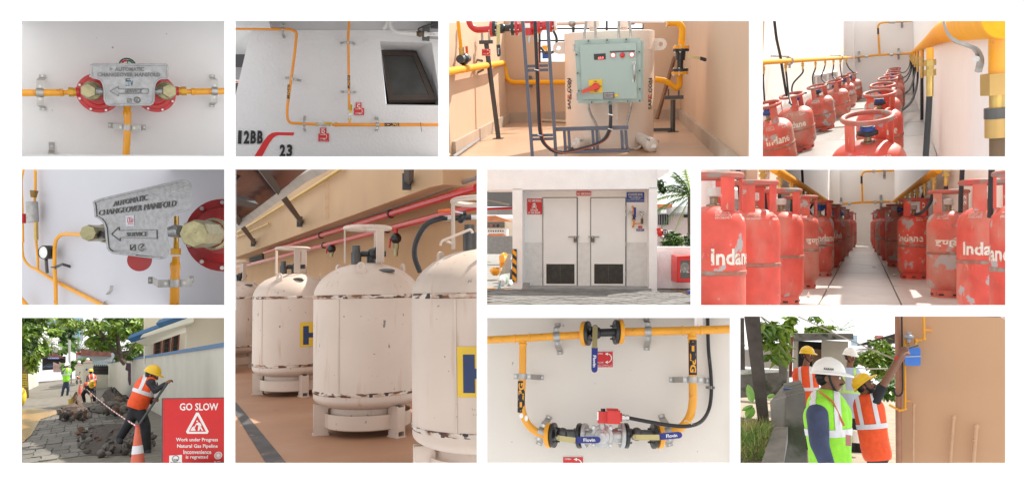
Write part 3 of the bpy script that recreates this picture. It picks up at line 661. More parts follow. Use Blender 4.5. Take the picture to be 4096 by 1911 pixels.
clamp(F,1232,905,D,W,15,True,'pipe_clamp','broad strap clamp left of the arrow label on the lower pipe of the rough wall',G,2.6,3.6,2.0)
for (ch,x0,y0,x1,ym,bx0,bx1,y1,lab) in (('C',1050,717,1098,765,1035,1120,825,'red riser sign lettered C beside the window wall riser'),('D',750,930,802,980,735,824,1047,'red riser sign lettered D below the small valve')):
  t = thing('riser_sign',lab,'sign',F.p((x0 + x1) / 2,y1,W - .01)); d = W - .008
  sign_plate(F,[(x0,y0),(x1,y0),(x1,ym),(bx1,ym),(bx1,y1),(bx0,y1),(bx0,ym),(x0,ym)],d,REDS,.006,'plate',t)
  lettering(F,[('RISER',(x0 + x1) / 2,y0 + 8,34,7),(ch,(x0 + x1) / 2,(y0 + ym) / 2 + 6,28,30),('OPEN',bx0 + 26,ym + 8,30,7),('CLOSE',bx0 + 28,ym + 41,34,7),('EMERGENCY SHUT OFF',(bx0 + bx1) / 2,y1 - 9,70,4)],d - .002,WHITEP,t,bold=.03)
  arc_arrow(F,bx0 + 52,ym + 25,40,44,d - .002,WHITEP,t)
# painted numbers
IT = V((1,0,0)); UPI = V((.06,0,1)).normalized()
for (s_,x,y,w,h,lab) in (('12BB',158,1010,228,112,'bold black house number 12BB on the rough white wall'),('23',462,1123,118,106,'bold black number 23 at the bottom of the rough white wall')):
  t = thing('house_number',lab,'number',F.p(x,y + h / 2,W - .004))
  sp = [(x - w / 2 + (i + .5) * w / len(s_),ch) for i,ch in enumerate(s_)]
  for cx,ch in sp: mb = MB(); mb.text(ch,F.p(cx,y,W - .004),IT,UPI,(w / len(s_) * (.8 if ch != '1' else .5)) * F.sx * W,h * F.sz * W,.003,bold=.045); mb.build('digit',BLACKP,t,smooth=0)
st = [(532,970),(525,996),(400,994),(375,1002),(350,1022),(320,1062),(250,1190),(180,1190),(195,1170),(275,1040),(310,995),(345,973),(385,968)]
mb = MB(); mb.poly([F.p(x,y,W - .002) for x,y in st],.004); tag(mb.build('wall_stripe',REDS,smooth=0),'red painted stripe bending between the two black house numbers','stripe')
# white plastic pipe
PVC = M('white_pvc',(.6,.59,.58),.45,var=.05)
t = thing('plastic_pipe','white plastic water pipe with a black lever valve above the open window','pipe',F.p(1500,130,D))
s = F.s * D
mb = MB(); mb.tube(rpath([F.p(1328,-40,D - .05),F.p(1345,80,D - .05),F.p(1385,125,D - .05),F.p(1540,135,D - .05)],.06),19 * s,14); mb.build('pipe',PVC,t)
mb = MB(); mb.cyl(F.p(1325,30,D - .05),F.p(1288,95,D),16 * s,n=14); mb.build('branch',PVC,t)
mb = MB(); mb.cyl(F.p(1640,142,D - .05),F.p(1785,147,D - .05),17 * s,n=14); pp = mb.build('pipe',PVC,t)
mb = MB(); mb.text('C Ti',F.p(1695,145,D - .05 - 18 * s),V((1,0,0)),V((0,0,1)),42 * s,9 * s,.001); mb.build('lettering',BLACKP,pp,smooth=0)
mb = MB(); mb.cyl(F.p(1535,136,D - .05),F.p(1560,137,D - .05),24 * s,n=14); mb.cyl(F.p(1625,141,D - .05),F.p(1650,142,D - .05),24 * s,n=14); mb.build('coupling',PVC,t)
mb = MB(); mb.ball(F.p(1592,138,D - .06),28 * s); mb.cyl(F.p(1560,137,D - .05),F.p(1625,141,D - .05),20 * s); mb.build('valve_body',M('bronze',(.12,.09,.06),.45,.6),t)
mb = MB(); mb.tube(rpath([F.p(1580,115,D - .08),F.p(1575,100,D - .09),F.p(1620,75,D - .1),F.p(1712,55,D - .1)],.02),7 * s,8); mb.build('lever',BLACK,t)
mb = MB(); mb.strip([(0,0),(.09,0),(.09,.06)],F.p(1640,200,D),V((0,0,1)),V((0,-1,0)),V((1,0,0)),.05,.006); mb.build('bracket',GUN,t)
t = thing('vent_box','grey louvred vent box cut off at the top right corner above the plastic pipe','vent',F.p(1720,100,W))
mb = MB(); mb.box(F.p(1725,60,W - .05),(.1,.1,.19)); mb.build('box',GREYP,t,smooth=0)
for k in range(3): mb = MB(); mb.box(F.p(1740,40 + k * 22,W - .105),(.09,.012,.02)); mb.build('louvre',_M['dark_grey_paint'],t,smooth=0)
mb = MB(); mb.tube([F.p(1595,885,D - .02),F.p(1600,925,D - .03),F.p(1606,962,D)],.002,5); tag(mb.build('wire_tie',GUN),'thin loose wire tie hanging from the lower orange pipe at the right','wire')
shade_slabs(F,[((-10,-12),(1790,-12)),((1790,1208),(-10,1208))],3.0,5.2)
# ================================================================== 4 the changeover manifold seen from the side
F5 = Frame(70,665,2.1083,900,600); use(F5); F = F5
def dw(x): return 5.4 - 1.55 * (x / 1771.0)              # the wall comes nearer towards the right
q0,q1 = F.p(-40,-30,dw(-40)),F.p(1815,-30,dw(1815)); wn = V((q1.y - q0.y,-(q1.x - q0.x),0)).normalized()
if wn.y > 0: wn = -wn
mb = MB(); mb.poly([F.p(x,y,dw(x)) for x,y in ((-20,-10),(1790,-10),(1790,1215),(-20,1215))],.04,wn); struct(mb.build('wall',M('cool_white_plaster',(.55,.55,.59),.7,var=.03,vs=2,bump=.04,bs=120),smooth=0))
def A(x,y,o=.16): return F.p(x,y,dw(x) - o)
def p5pipe(lab,pts,rpx,rad=0,o=.16,nm='yellow_pipe'):
  Q = [A(x,y,o) for x,y in pts]; t = thing(nm,lab,'pipe',Q[0],'yellow pipes around the side view manifold'); Q2 = spline(Q,6) if len(Q) > 2 else Q
  n = len(Q2); r0,r1 = rpx if isinstance(rpx,tuple) else (rpx,rpx)
  mb = MB(); mb.tube(Q2,[(r0 + (r1 - r0) * i / (n - 1)) * F.s * (dw(pts[0][0]) if i == 0 else 4.6) for i in range(n)],14); mb.build('pipe',YEL,t); return t
pa = p5pipe('yellow pipe with rounded bend leading left out of the side view manifold',[(555,578),(470,572),(400,572),(350,590),(318,650),(312,800),(320,1000),(324,1200)],17)
pb = p5pipe('yellow pipe sloping along the wall below the side view manifold',[(40,640),(48,760),(95,835),(170,875),(300,955),(500,1060),(760,1190),(790,1205)],(9,22),o=.1)
pc = p5pipe('yellow pipe rising at the left behind the gauge of the side view',[(172,870),(170,760),(155,600),(145,300),(150,190),(150,0)],(11,13),o=.1)
pd = p5pipe('yellow pipe stub cut by the lower left corner of the side view',[(0,1090),(40,1130),(110,1215)],22,o=.15)
pe = p5pipe('yellow pipe at the far left edge of the side view',[(48,640),(45,500),(40,300),(35,120),(60,0)],9,o=.1)
t = thing('tee_valve','blurred red capped fitting with grey body at the far left of the side view','valve',A(80,480))
mb = MB(); mb.cyl(A(120,300),A(130,470),45 * F.s * 5.2,n=14); mb.build('body',GALV,t)
mb = MB(); mb.cyl(A(45,400),A(45,480),24 * F.s * 5.2,n=14); mb.build('cap',REDP,t)
mb = MB(); mb.cyl(A(155,470),A(158,620),17 * F.s * 5.2,n=12); mb.build('nut',BRASS,t)
mb = MB(); mb.cyl(A(140,205),A(135,262),32 * F.s * 5.2,22 * F.s * 5.2,n=12); mb.build('elbow',M('dark_brass',(.25,.15,.04),.4,.7),t)
for i,(x,y) in enumerate(((178,265),(188,575))):
  tag(sign_plate(F,[(x - 12,y - 35),(x + 12,y - 30),(x + 12,y + 35),(x - 12,y + 35)],dw(x) - .01,REDS,.005,'wall_tag'),('upper' if i == 0 else 'lower') + ' small red tag on the wall at the left of the side view','tag')
g = thing('pressure_gauge','black round pressure gauge facing left on the sloping pipe','gauge',A(240,870))
c = A(235,725,.2); rr = 58 * F.s * 5.1; gx = V((-.72,-.7,0)).normalized()
mb = MB(); mb.lathe([(rr * .84,.012),(rr * .9,.018),(rr,.012),(rr,-.035),(rr * .6,-.05),(0,-.05)],c,28,gx); mb.build('case',BLACK,g)
mb = MB(); mb.cyl(c + gx * .01,c + gx * .013,rr * .85,n=24); mb.build('dial',WHITEP,g)
mb = MB(); mb.cyl(A(242,785,.18),A(250,895,.12),13 * F.s * 5.1,n=10); mb.build('stem',GUN,g)
for (x,y,fy,lab,dx) in ((360,850,0,'dark strap bracket left of the side view plate holding the bent pipe',110),(770,1090,1,'grey angled bracket on the sloping pipe below the side view plate',-40)):
  t = thing('bracket',lab,'bracket',A(x,y)); s = F.s * 4.8
  pts = [(x - 50,y + 5),(x + 20,y - 25),(x + 120,y + 5)] if not fy else [(x + 25,y - 85),(x + 20,y - 45),(x - 30,y + 10),(x - 40,y + 70)]
  Q = [A(px,py,.17 if i < 2 else .02) for i,(px,py) in enumerate(pts)]
  mb = MB(); mb.tube(Q,13 * s,4,sq=.35); mb.build('strap',GUN if not fy else GALV,t)
  mb = MB(); q = A(x - 50,y,.17) if not fy else A(720,1160,.12); mb.ring(q,24 * s,5 * s,(0,0,1) if not fy else (.8,0,-.5),16,6); mb.build('ring',GUN if not fy else GALV,t)
# the manifold
P5a,P5b = F.p(640,450,3.62),F.p(1470,450,3.12); P5n = V((P5b.y - P5a.y,P5a.x - P5b.x,0))
def dp(x,y): return F.hit(x,y,P5a,P5n).y
PL5 = [(645,290),(700,270),(1360,117),(1400,112),(1440,122),(1465,150),(1473,185),(1462,340),(1440,370),(1380,385),(1320,405),(1280,440),(1262,500),(1272,620),(1285,680),(1275,740),(1248,775),(1200,785),
       (800,737),(768,715),(752,690),(745,640),(735,520),(720,480),(700,455),(670,437),(650,430),(640,330),(632,300)]
t = thing('changeover_manifold','silver cast plate changeover manifold seen from the side with big brass cap','gas manifold',F.p(1000,780,3.4))
pl = manifold_plate(F,t,PL5,dp,.03,1,18)
def txt5(s_,a,b,h,nm='raised_lettering'):
  def g(x,y,e): px = (a[0] + b[0]) / 2 + (b[0] - a[0]) * x + y * h * .1; py = (a[1] + b[1]) / 2 + (b[1] - a[1]) * x - y * h * (1 + .2 * x); return F.p(px,py,dp(px,py) + .0055 - e)
  mb = MB(); mb.text(s_,(0,0,0),(1,0,0),(0,0,1),1,1,.005,wrap=g,bold=.0); mb.build(nm,CASTD,pl,smooth=0)
txt5('AUTOMATIC',(805,318),(1090,262),46); txt5('CHANGEOVER MANIFOLD',(682,394),(1332,312),50); txt5('SERVICE',(916,574),(1090,570),38)
mb = MB()
def bar5(mb,a,b,w):
  p,q = F.p(*a,dp(*a) + .001),F.p(*b,dp(*b) + .001); ax = (q - p).normalized(); sd = V((0,-1,0)).cross(ax).normalized() * w * F.s * 3.4 / 2
  mb.poly([p + sd,q + sd,q - sd,p - sd],.006)
ar = [(790,572),(852,512),(856,540),(1172,536),(1174,608),(862,600),(862,628)]
for i in range(len(ar)): bar5(mb,ar[i],ar[(i + 1) % len(ar)],6)
for a,b in (((948,660),(988,660)),((988,660),(988,710)),((988,710),(950,706)),((950,706),(948,660)),((953,704),(985,664)),((1035,690),(1060,660)),((1040,700),(1066,700))): bar5(mb,a,b,5)
c = F.p(1052,683,dp(1052,683) + .003); mb.ring(c,31 * F.s * 3.4,.0025,(0,1,0),20,6); mb.build('raised_arrow',CASTD,pl)
q5 = lambda x,y,o: F.p(x,y,dp(x,y) + o)
mb = MB(); mb.poly([q5(910,418,.004),q5(982,412,.004),q5(986,500,.004),q5(915,505,.004)],.001); st = mb.build('sticker',M('pale_foil_sticker',(.6,.66,.74),.3),pl,smooth=0)
mb = MB()
def bars(mb,a,b,w,o):
  p,q = q5(*a,o),q5(*b,o); ax = (q - p).normalized(); sd = V((0,-1,0)).cross(ax).normalized() * w * F.s * 3.4 / 2
  mb.poly([p + sd,q + sd,q - sd,p - sd],.001)
for a,b in (((922,436),(960,432)),((928,445),(930,474)),((930,474),(970,470)),((944,436),(948,472)),((958,442),(960,470)),((970,440),(972,470)),((930,488),(975,485))): bars(mb,a,b,6,.002)
mb.build('emblem',REDS,st,smooth=0)
ax5 = V((-.35,-.93,0)).normalized()
for (x,y,r,dd,ln) in ((592,562,70,3.62,.16),(1485,568,127,3.1,.26)):
  c = F.p(x,y,dd); rr = r * F.s * dd
  mb = MB(); mb.tube([c - ax5 * ln,c - ax5 * .01,c],[rr * 1.04,rr * 1.04,rr * .95],8); mb.build('hex_cap',ZINC,t,smooth=15)
  mb = MB(); mb.lathe([(rr * 1.0,-.02),(rr * 1.25,-.015),(rr * 1.3,.02),(rr * 1.1,.05)],c - ax5 * (ln + .04),28,ax5); clip(mb.build('collar',ZINC,t),F,x=1780)
mb = MB(); mb.cyl(F.p(650,575,3.7),F.p(745,575,3.62),38 * F.s * 3.6); mb.build('arm',GUN,t)
mb = MB(); mb.tube([F.p(1265,555,3.25),F.p(1330,545,3.25),F.p(1380,550,3.22)],[40 * F.s * 3.3,60 * F.s * 3.3,55 * F.s * 3.3]); mb.build('arm',CAST,t)
c = F.p(1730,580,3.72); rr = 345 * F.s * 3.7; axr = V((-.3,-.95,0)).normalized()
mb = MB(); mb.lathe([(0,.07),(rr * .5,.07),(rr * .6,.05),(rr * .75,.03),(rr * .78,.0),(rr,-.005),(rr,-.05),(rr * .7,-.08),(0,-.08)],c,40,axr); rg = mb.build('regulator_body',M('dark_red_enamel',(.33,.01,.012),.35,coat=.2),t)
qq = axr.to_track_quat('Z','Y').to_matrix()
for k in range(10):
  a = 2 * PI * (k + .5) / 10; p0 = c + qq @ V((math.cos(a) * rr * .9,math.sin(a) * rr * .9,-.005))
  mb = MB(); mb.cyl(p0 - axr * .02,p0 + axr * .012,rr * .09,n=10); mb.build('lug',_M['dark_red_enamel'],rg) if p0.x / p0.y < F.ray(1765,0).x else None
  mb = MB(); mb.cyl(p0,p0 + axr * .02,rr * .055,n=8); mb.build('bolt',STEEL,rg) if p0.x / p0.y < F.ray(1765,0).x else None
clip(rg,F,x=1780)
mb = MB(); mb.cyl(F.p(1030,782,3.75),F.p(1030,790,3.65),100 * F.s * 3.7,n=24); mb.build('regulator_body',REDP,t)
po = thing('yellow_pipe','thick yellow outlet pipe with union under the side view plate','pipe',F.p(1325,1200,3.5),'yellow pipes around the side view manifold'); s = F.s * 3.55
mb = MB(); mb.tube([F.p(1335,760,3.55),F.p(1335,800,3.55),F.p(1330,820,3.55),F.p(1330,860,3.55),F.p(1328,880,3.55),F.p(1322,1205,3.55)],[30 * s,32 * s,44 * s,46 * s,42 * s,42 * s],18); mb.build('pipe',YEL,po)
mb = MB(); mb.cyl(F.p(1335,690,3.55),F.p(1335,745,3.55),44 * s,n=6); mb.cyl(F.p(1338,640,3.55),F.p(1338,700,3.55),24 * s,n=12); mb.build('union_nut',M('painted_brass',(.62,.33,.03),.35,.4),po,smooth=20)
mb = MB(); mb.cyl(F.p(1338,420,3.6),F.p(1338,640,3.6),24 * s,n=12); mb.build('stem',BRASS,po)
clamp(F,1328,985,3.55,3.85,42,False,'pipe_clamp','galvanised clamp round the outlet pipe of the side view manifold','clamps of the side view manifold',3.4,4.0,1.7)
shade_slabs(F,[((-18,-12),(1790,-12)),((1790,1205),(-18,1205))],3.0,4.2)
# ================================================================== 5 the cylinder store with two white doors
F7 = Frame(1930,665,2.1082,895,520); use(F7); F = F7
W = 17.0; H7 = (1050 - 520) * F.sz * W; s7 = F.s * W
STUC = M('white_stucco',(.84,.84,.85),.9,var=.04,vs=3,bump=.9,bs=38,spots=[((.6,.6,.6),2.0,.64,.2,(1,1,.5),.4)])
SMOOTHW = M('white_wall_paint',(.86,.86,.85),.7,var=.03,vs=2,spots=[((.66,.65,.62),3,.66,.15,(1,1,.4),.5)])
CONC = M('grey_cement',(.3,.3,.3),.85,var=.15,vs=3,bump=.3,bs=60)
def at7(x,y,d): return F.p(x,y,d)
FL = lambda x,y,z=0: F.floor(x,y,H7 - z)
mb = MB(); mb.add([FL(5,1205),FL(1788,1205),FL(1788,640),FL(5,640)],[(0,1,2,3)]); g = struct(mb.build('ground',M('sandy_ground',(.25,.24,.22),.9,var=.15,vs=4),smooth=0))
# store building as one thing with parts
b = thing('store_building','white rough plastered gas store with two white doors in a recessed niche','building',V((0,W,-H7)))
def slab(nm,x0,y0,x1,y1,d,dep,mat=STUC,base=True):
  a,c = F.p(x0,y0,d),F.p(x1,y1,d); z1 = -H7 if base else c.z
  mb = MB(); mb.box(((a.x + c.x) / 2,d + dep / 2,(a.z + z1) / 2),(c.x - a.x,dep,a.z - z1)); return mb.build(nm,mat,b,smooth=0)
slab('column',252,190,336,1050,W,1.0); slab('column',1405,180,1473,1050,W,1.0)
mb = MB(); a = F.p(5,-10,W - .002); c = F.p(1473,190,W - .002); mb.box(((a.x + c.x) / 2,W + .5,(a.z + c.z) / 2),(c.x - a.x,1.0,a.z - c.z)); mb.build('lintel',STUC,b,smooth=0)
mb = MB(); a = F.p(1473,-10,W - .1); c = F.p(1577,40,W - .1); e = F.p(1476,108,W)
mb.poly([a,F.p(1577,-10,W - .1),F.p(1577,45,W - .1),F.p(1473,105,W - .1)],1.5); mb.build('eave',STUC,b,smooth=0)
WB = W + .62
a,c = F.p(300,150,WB),F.p(1440,1015,WB)
up_y = 640
mb = MB(); m_ = F.p(300,up_y,WB); mb.box(((a.x + c.x) / 2,WB + .1,(a.z + m_.z) / 2),(c.x - a.x,.2,a.z - m_.z)); mb.build('niche_wall',SMOOTHW,b,smooth=0)
mb = MB(); mb.box(((a.x + c.x) / 2,WB + .09,(m_.z - H7) / 2),(c.x - a.x,.2,m_.z + H7)); mb.build('dado',M('stucco_dado',(.72,.72,.71),.9,var=.06,vs=8,bump=1.0,bs=38),b,smooth=0)
mb = MB(); q = F.p(1100,1040,W); mb.box(((F.p(336,1040,W).x + F.p(1420,1040,W).x) / 2,W + .3,-H7 + .035),(F.p(1420,1040,W).x - F.p(336,1040,W).x,.75,.07)); mb.build('step',CONC,b,smooth=0)
mb = MB(); mb.box(F.p(365,1020,W + .2) + V((0,0,.0)),(.16,.3,.2)); mb.build('cement_fillet',CONC,b,smooth=0)
DOORP = M('white_door_paint',(.78,.785,.78),.45,var=.03,vs=2)
for i,(x0,x1,hs) in enumerate(((512,798,-1),(916,1208,1))):
  t = thing('door','white metal door with dark lower vent panel, hinged at its ' + ('left, nearer the skull sign' if i == 0 else 'right, nearer the gauge'),'door',F.p((x0 + x1) / 2,1010,WB),'doors of the gas store')
  dd = WB - .03
  def pnl(nm,xa,ya,xb,yb,o,dep,mat,par=t):
    a,c = F.p(xa,ya,dd - o),F.p(xb,yb,dd - o); mb = MB(); mb.box(((a.x + c.x) / 2,dd - o + dep / 2,(a.z + c.z) / 2),(abs(c.x - a.x),dep,abs(a.z - c.z))); return mb.build(nm,mat,par,smooth=0)
  pnl('door_frame',x0 - 6,262,x1 + 5,1012,-.012,.03,GUN)
  lf = pnl('leaf',x0,268,x1 - 4,1008,0,.03,DOORP)
  vp = pnl('vent_frame',x0 + (10 if i == 0 else 8),816,x1 - 12,1000,.012,.012,M('white_door_frame',(.8,.79,.77),.5),t)
  pnl('vent_mesh',x0 + 26,823,x1 - 22,990,.016,.004,M('vent_mesh',(.035,.032,.028),.6,var=.35,vs=12,spots=[((.2,.19,.17),40,.7,.04)]),vp)
  pnl('vent_bar',(x0 + x1) / 2 - 2,823,(x0 + x1) / 2 + 2,990,.018,.002,GUN,vp)
  for y in (350,405,655,905): 
    c = F.p(x0 - 3 if hs < 0 else x1 + 2,y,dd - .02); mb = MB(); mb.cyl(c - V((0,0,.05)),c + V((0,0,.05)),.014,n=8); mb.build('hinge',GALV,t)
  hx = 770 if i == 0 else 938
  c = F.p(hx,593,dd - .03); mb = MB(); mb.cyl(c - V((.13,0,0)),c + V((.13,0,0)),.013,n=8); bl = mb.build('bolt',GALV,t)
  c2 = F.p(783 if i == 0 else 930,600,dd - .04); mb = MB(); mb.box(c2,(.05,.03,.06)); mb.build('hasp',GALV,bl,smooth=0)
  c3 = F.p(783 if i == 0 else 930,622,dd - .05); mb = MB(); mb.box(c3,(.08,.03,.1)); mb.ring(c3 + V((0,0,.06)),.03,.008,(0,1,0),14,6); mb.build('padlock',M('old_padlock',(.14,.13,.11),.4,.8),bl,smooth=0)
# signs on the niche wall
def wsign(lab,x0,y0,x1,y1,mat,lines,d=WB - .012,extra=None):
  t = thing('wall_sign',lab,'sign',F.p((x0 + x1) / 2,y1,d)); sign_plate(F,[(x0,y0),(x1,y0),(x1,y1),(x0,y1)],d,mat,.012,'plate',t); lettering(F,lines,d - .004,WHITEP,t,bold=.025,ex=.002); return t
t = wsign('red sign with a skull reading danger left of the doors',376,272,502,405,REDS,[('NO SMOKING',440,290,112,22),('DANGER',437,370,66,17),('LP GAS BANK',437,391,106,17)])
d = WB - .02
mb = MB(); c = F.p(436,324,d); mb.ball(c,(14 * s7,.002,15 * s7),16,8); mb.box(c + V((0,0,-14 * s7)),(16 * s7,.004,10 * s7)); sk = mb.build('skull',WHITEP,t)
mb = MB()
for sx in (-1,1): mb.ball(c + V((sx * 6 * s7,-.003,-2 * s7)),(4 * s7,.002,4 * s7),10,6)
mb.build('eye_hole',REDS,sk)
for sg in (-1,1):
  mb = MB(); p,q = F.p(436 - 18 * sg,338,d),F.p(436 + 18 * sg,355,d); mb.tube([p,q],3 * s7,6); mb.ball(p,4.5 * s7,8,6); mb.ball(q,4.5 * s7,8,6); mb.build('crossbone',WHITEP,t)
wsign('small red sign reading no smoking above and between the doors',792,210,916,249,REDS,[('NO SMOKING',854,231,116,24)])
wsign('blue cylinder bank sign at the top right of the niche',1215,218,1364,302,BLUES,[('CYLINDER BANK',1290,236,122,17),('ENERGY SYSTEMS PVT. LTD.',1293,255,120,7),('ISO 9001 : 2015 CERTIFIED COMPANY',1290,265,104,6),('EDAPPALLY, COCHIN - 24',1290,275,76,6),('PH.MOB : 2340107, 9349410121, 9349213',1290,287,138,6)])
open_close_sign(F,1312,500,1348,525,WB - .01,'tiny red valve sign below the gauge on the niche wall',WB,False)
wsign('small blue emergency shut off sign under the tiny red sign',1297,527,1363,547,BLUES,[('EMERGENCY',1330,532,44,6),('SHUT OFF VALVE',1330,541,58,6)])
PW = WB - .12
t = thing('shutoff_valve','orange pipe stub with black shut off valve beside the gas store door','valve',F.p(1272,500,PW))
mb = MB(); mb.tube(spline([F.p(1265,338,PW + .1),F.p(1274,360,PW),F.p(1276,400,PW)],6),8.5 * s7,12); mb.build('pipe',ORG,t)
mb = MB(); mb.tube(spline([F.p(1276,455,PW),F.p(1277,485,PW),F.p(1268,512,PW + .1)],6),8.5 * s7,12); mb.build('pipe',ORG,t)
for y in (403,457): mb = MB(); c = F.p(1276,y,PW); mb.cyl(c - V((0,0,3 * s7)),c + V((0,0,3 * s7)),18 * s7,n=16); mb.build('flange',ORG,t)
for y in (411,448): mb = MB(); c = F.p(1276,y,PW); mb.cyl(c - V((0,0,3 * s7)),c + V((0,0,3 * s7)),17 * s7,n=16); mb.build('flange',BLACK,t)
mb = MB(); mb.cyl(F.p(1276,411,PW),F.p(1276,448,PW),11 * s7); mb.build('body',BLACK,t)
mb = MB(); mb.box(F.p(1285,390,PW - .1),(.05,.03,.24)); mb.build('lever',BLUEG,t,smooth=0)
mb = MB(); mb.box(F.p(1258,384,PW + .05),(.14,.02,.06)); mb.build('clamp',GALV,t,smooth=0)
t = thing('gauge_pipe','thin orange pipe bending up to a round white gauge by the gas store door','gauge',F.p(1320,485,PW))
mb = MB(); mb.tube(rpath([F.p(1280,484,PW),F.p(1330,484,PW),F.p(1347,465,PW),F.p(1347,425,PW)],.2),5.5 * s7,10); mb.build('pipe',ORG,t)
c = F.p(1345,397,PW); mb = MB(); mb.lathe([(16 * s7,.02),(18.5 * s7,.02),(18.5 * s7,-.03),(0,-.03)],c,24,(0,-1,0)); mb.build('case',BLACK,t)
mb = MB(); mb.cyl(c,c + V((0,-.015,0)),16 * s7,n=20); dl = mb.build('dial',WHITEP,t)
mb = MB(); mb.box(c + V((-.02,-.02,.02)),(.1,.005,.014),Matrix.Rotation(R(35),3,'Y')); mb.build('needle',BLACKP,dl)
mb = MB(); mb.cyl(c + V((0,0,-.12)),c + V((0,0,-.25)),.03,n=8); mb.build('cock',GUN,t)
# striped corner guard
t = thing('corner_guard','yellow and black striped corner guard on the left column of the gas store','guard',F.p(270,972,W - .03))
a,c = F.p(250,697,W - .03),F.p(289,972,W - .03)
mb = MB(); mb.box(((a.x + c.x) / 2,W - .018,(a.z + c.z) / 2),(c.x - a.x,.024,a.z - c.z)); mb.build('strip',BLACK,t,smooth=0)
for k in range(4):
  y = 715 + k * 72; mb = MB(); mb.poly([F.p(252,y - 20,W - .034),F.p(287,y + 12,W - .034),F.p(287,y + 50,W - .034),F.p(252,y + 18,W - .034)],.003); mb.build('stripe',YEL,t,smooth=0)
# paving: herringbone bricks
PV = [M('paver_grey_%d' % i,(g_,g_ * .97,g_ * .93),.85,var=.12,vs=9,bump=.3,bs=60) for i,g_ in enumerate((.13,.15,.17))]
base = struct(MB().add([FL(5,1204,.004),FL(1788,1204,.004),FL(1770,1046,.004),FL(5,1046,.004)],[(0,1,2,3)]).build('pavement',M('joint_sand',(.09,.087,.08),.95,var=.2),smooth=0))
bl,bw = .42,.21
me_b = MB(); me_b.box((0,0,.01),(bl - .02,bw - .02,.05))
proto = None; cnt = 0
use(F)
for i in range(-40,60):
  for j in range(-40,60):
    if (i - j) % 4 == 0: x,y,rz = i * bw + bl / 2,j * bw + bw / 2,0
    elif (i - j) % 4 == 3: x,y,rz = i * bw + bw / 2,j * bw + bl / 2,PI / 2
    else: continue
    X = (x - y) * .7071; Y = (x + y) * .7071 + 9.2
    a0 = R(-45) if False else R(-38)
    xx,yy = x - 2,y - 2; X = xx * math.cos(a0) - yy * math.sin(a0); Y = xx * math.sin(a0) + yy * math.cos(a0) + 15.0
    if not (13.2 < Y < W - .12 and FL(20,1200).x * Y / 13.2 < X < FL(1775,1200).x * Y / 13.2) or cnt >= 300: continue
    cnt += 1
    if proto is None: proto = me_b.build('paver',PV[0],base); o = proto; ms = [proto.data] + [proto.data.copy() for _ in range(2)]; [ms[k].materials.__setitem__(0,PV[k]) for k in (1,2)]
    else: o = proto.copy(); COL.objects.link(o); o.data = random.choice(ms)
    bo = V(base['_o']); o.matrix_local = Matrix.Translation(V((X,Y,-H7 + .004 + random.uniform(-.006,.004))) - bo) @ Matrix.Rotation(rz + a0,4,'Z')
for v in {id(m): m for m in ms}.values(): v.transform(Matrix.Translation(V(base['_o'])))
# ================================================================== red gas cylinders
REDC = [M('cylinder_red_%d' % i,c,.5,var=.16,vs=9,rand=True,spots=sp) for i,(c,sp) in enumerate((
  ((.62,.075,.05),[((.55,.24,.17),5,.46,.25,(1,1,.6),.7),((.40,.37,.36),9,.61,.04),((.66,.30,.22),40,.64,.08,(1,1,.3),.5)]),
  ((.56,.10,.07),[((.47,.26,.2),4,.42,.25,(1,1,.6),.8),((.38,.35,.34),7,.57,.05),((.25,.12,.09),22,.62,.08)]),
  ((.62,.075,.05),[((.55,.22,.16),6,.48,.25,(1,1,.5),.65),((.38,.35,.34),10,.64,.04),((.5,.2,.14),30,.6,.1,(1,1,.3),.5)])))]
RINGM = M('worn_ring',(.40,.11,.08),.6,var=.2,vs=14,rand=True,spots=[((.25,.2,.17),10,.5,.12),((.55,.06,.05),6,.55,.1)])
SEAM = M('dusty_seam',(.33,.13,.09),.7,var=.2,vs=30,rand=True,spots=[((.3,.27,.23),12,.5,.15)])
BLUEV = M('blue_regulator',(.01,.06,.28),.4,var=.1)
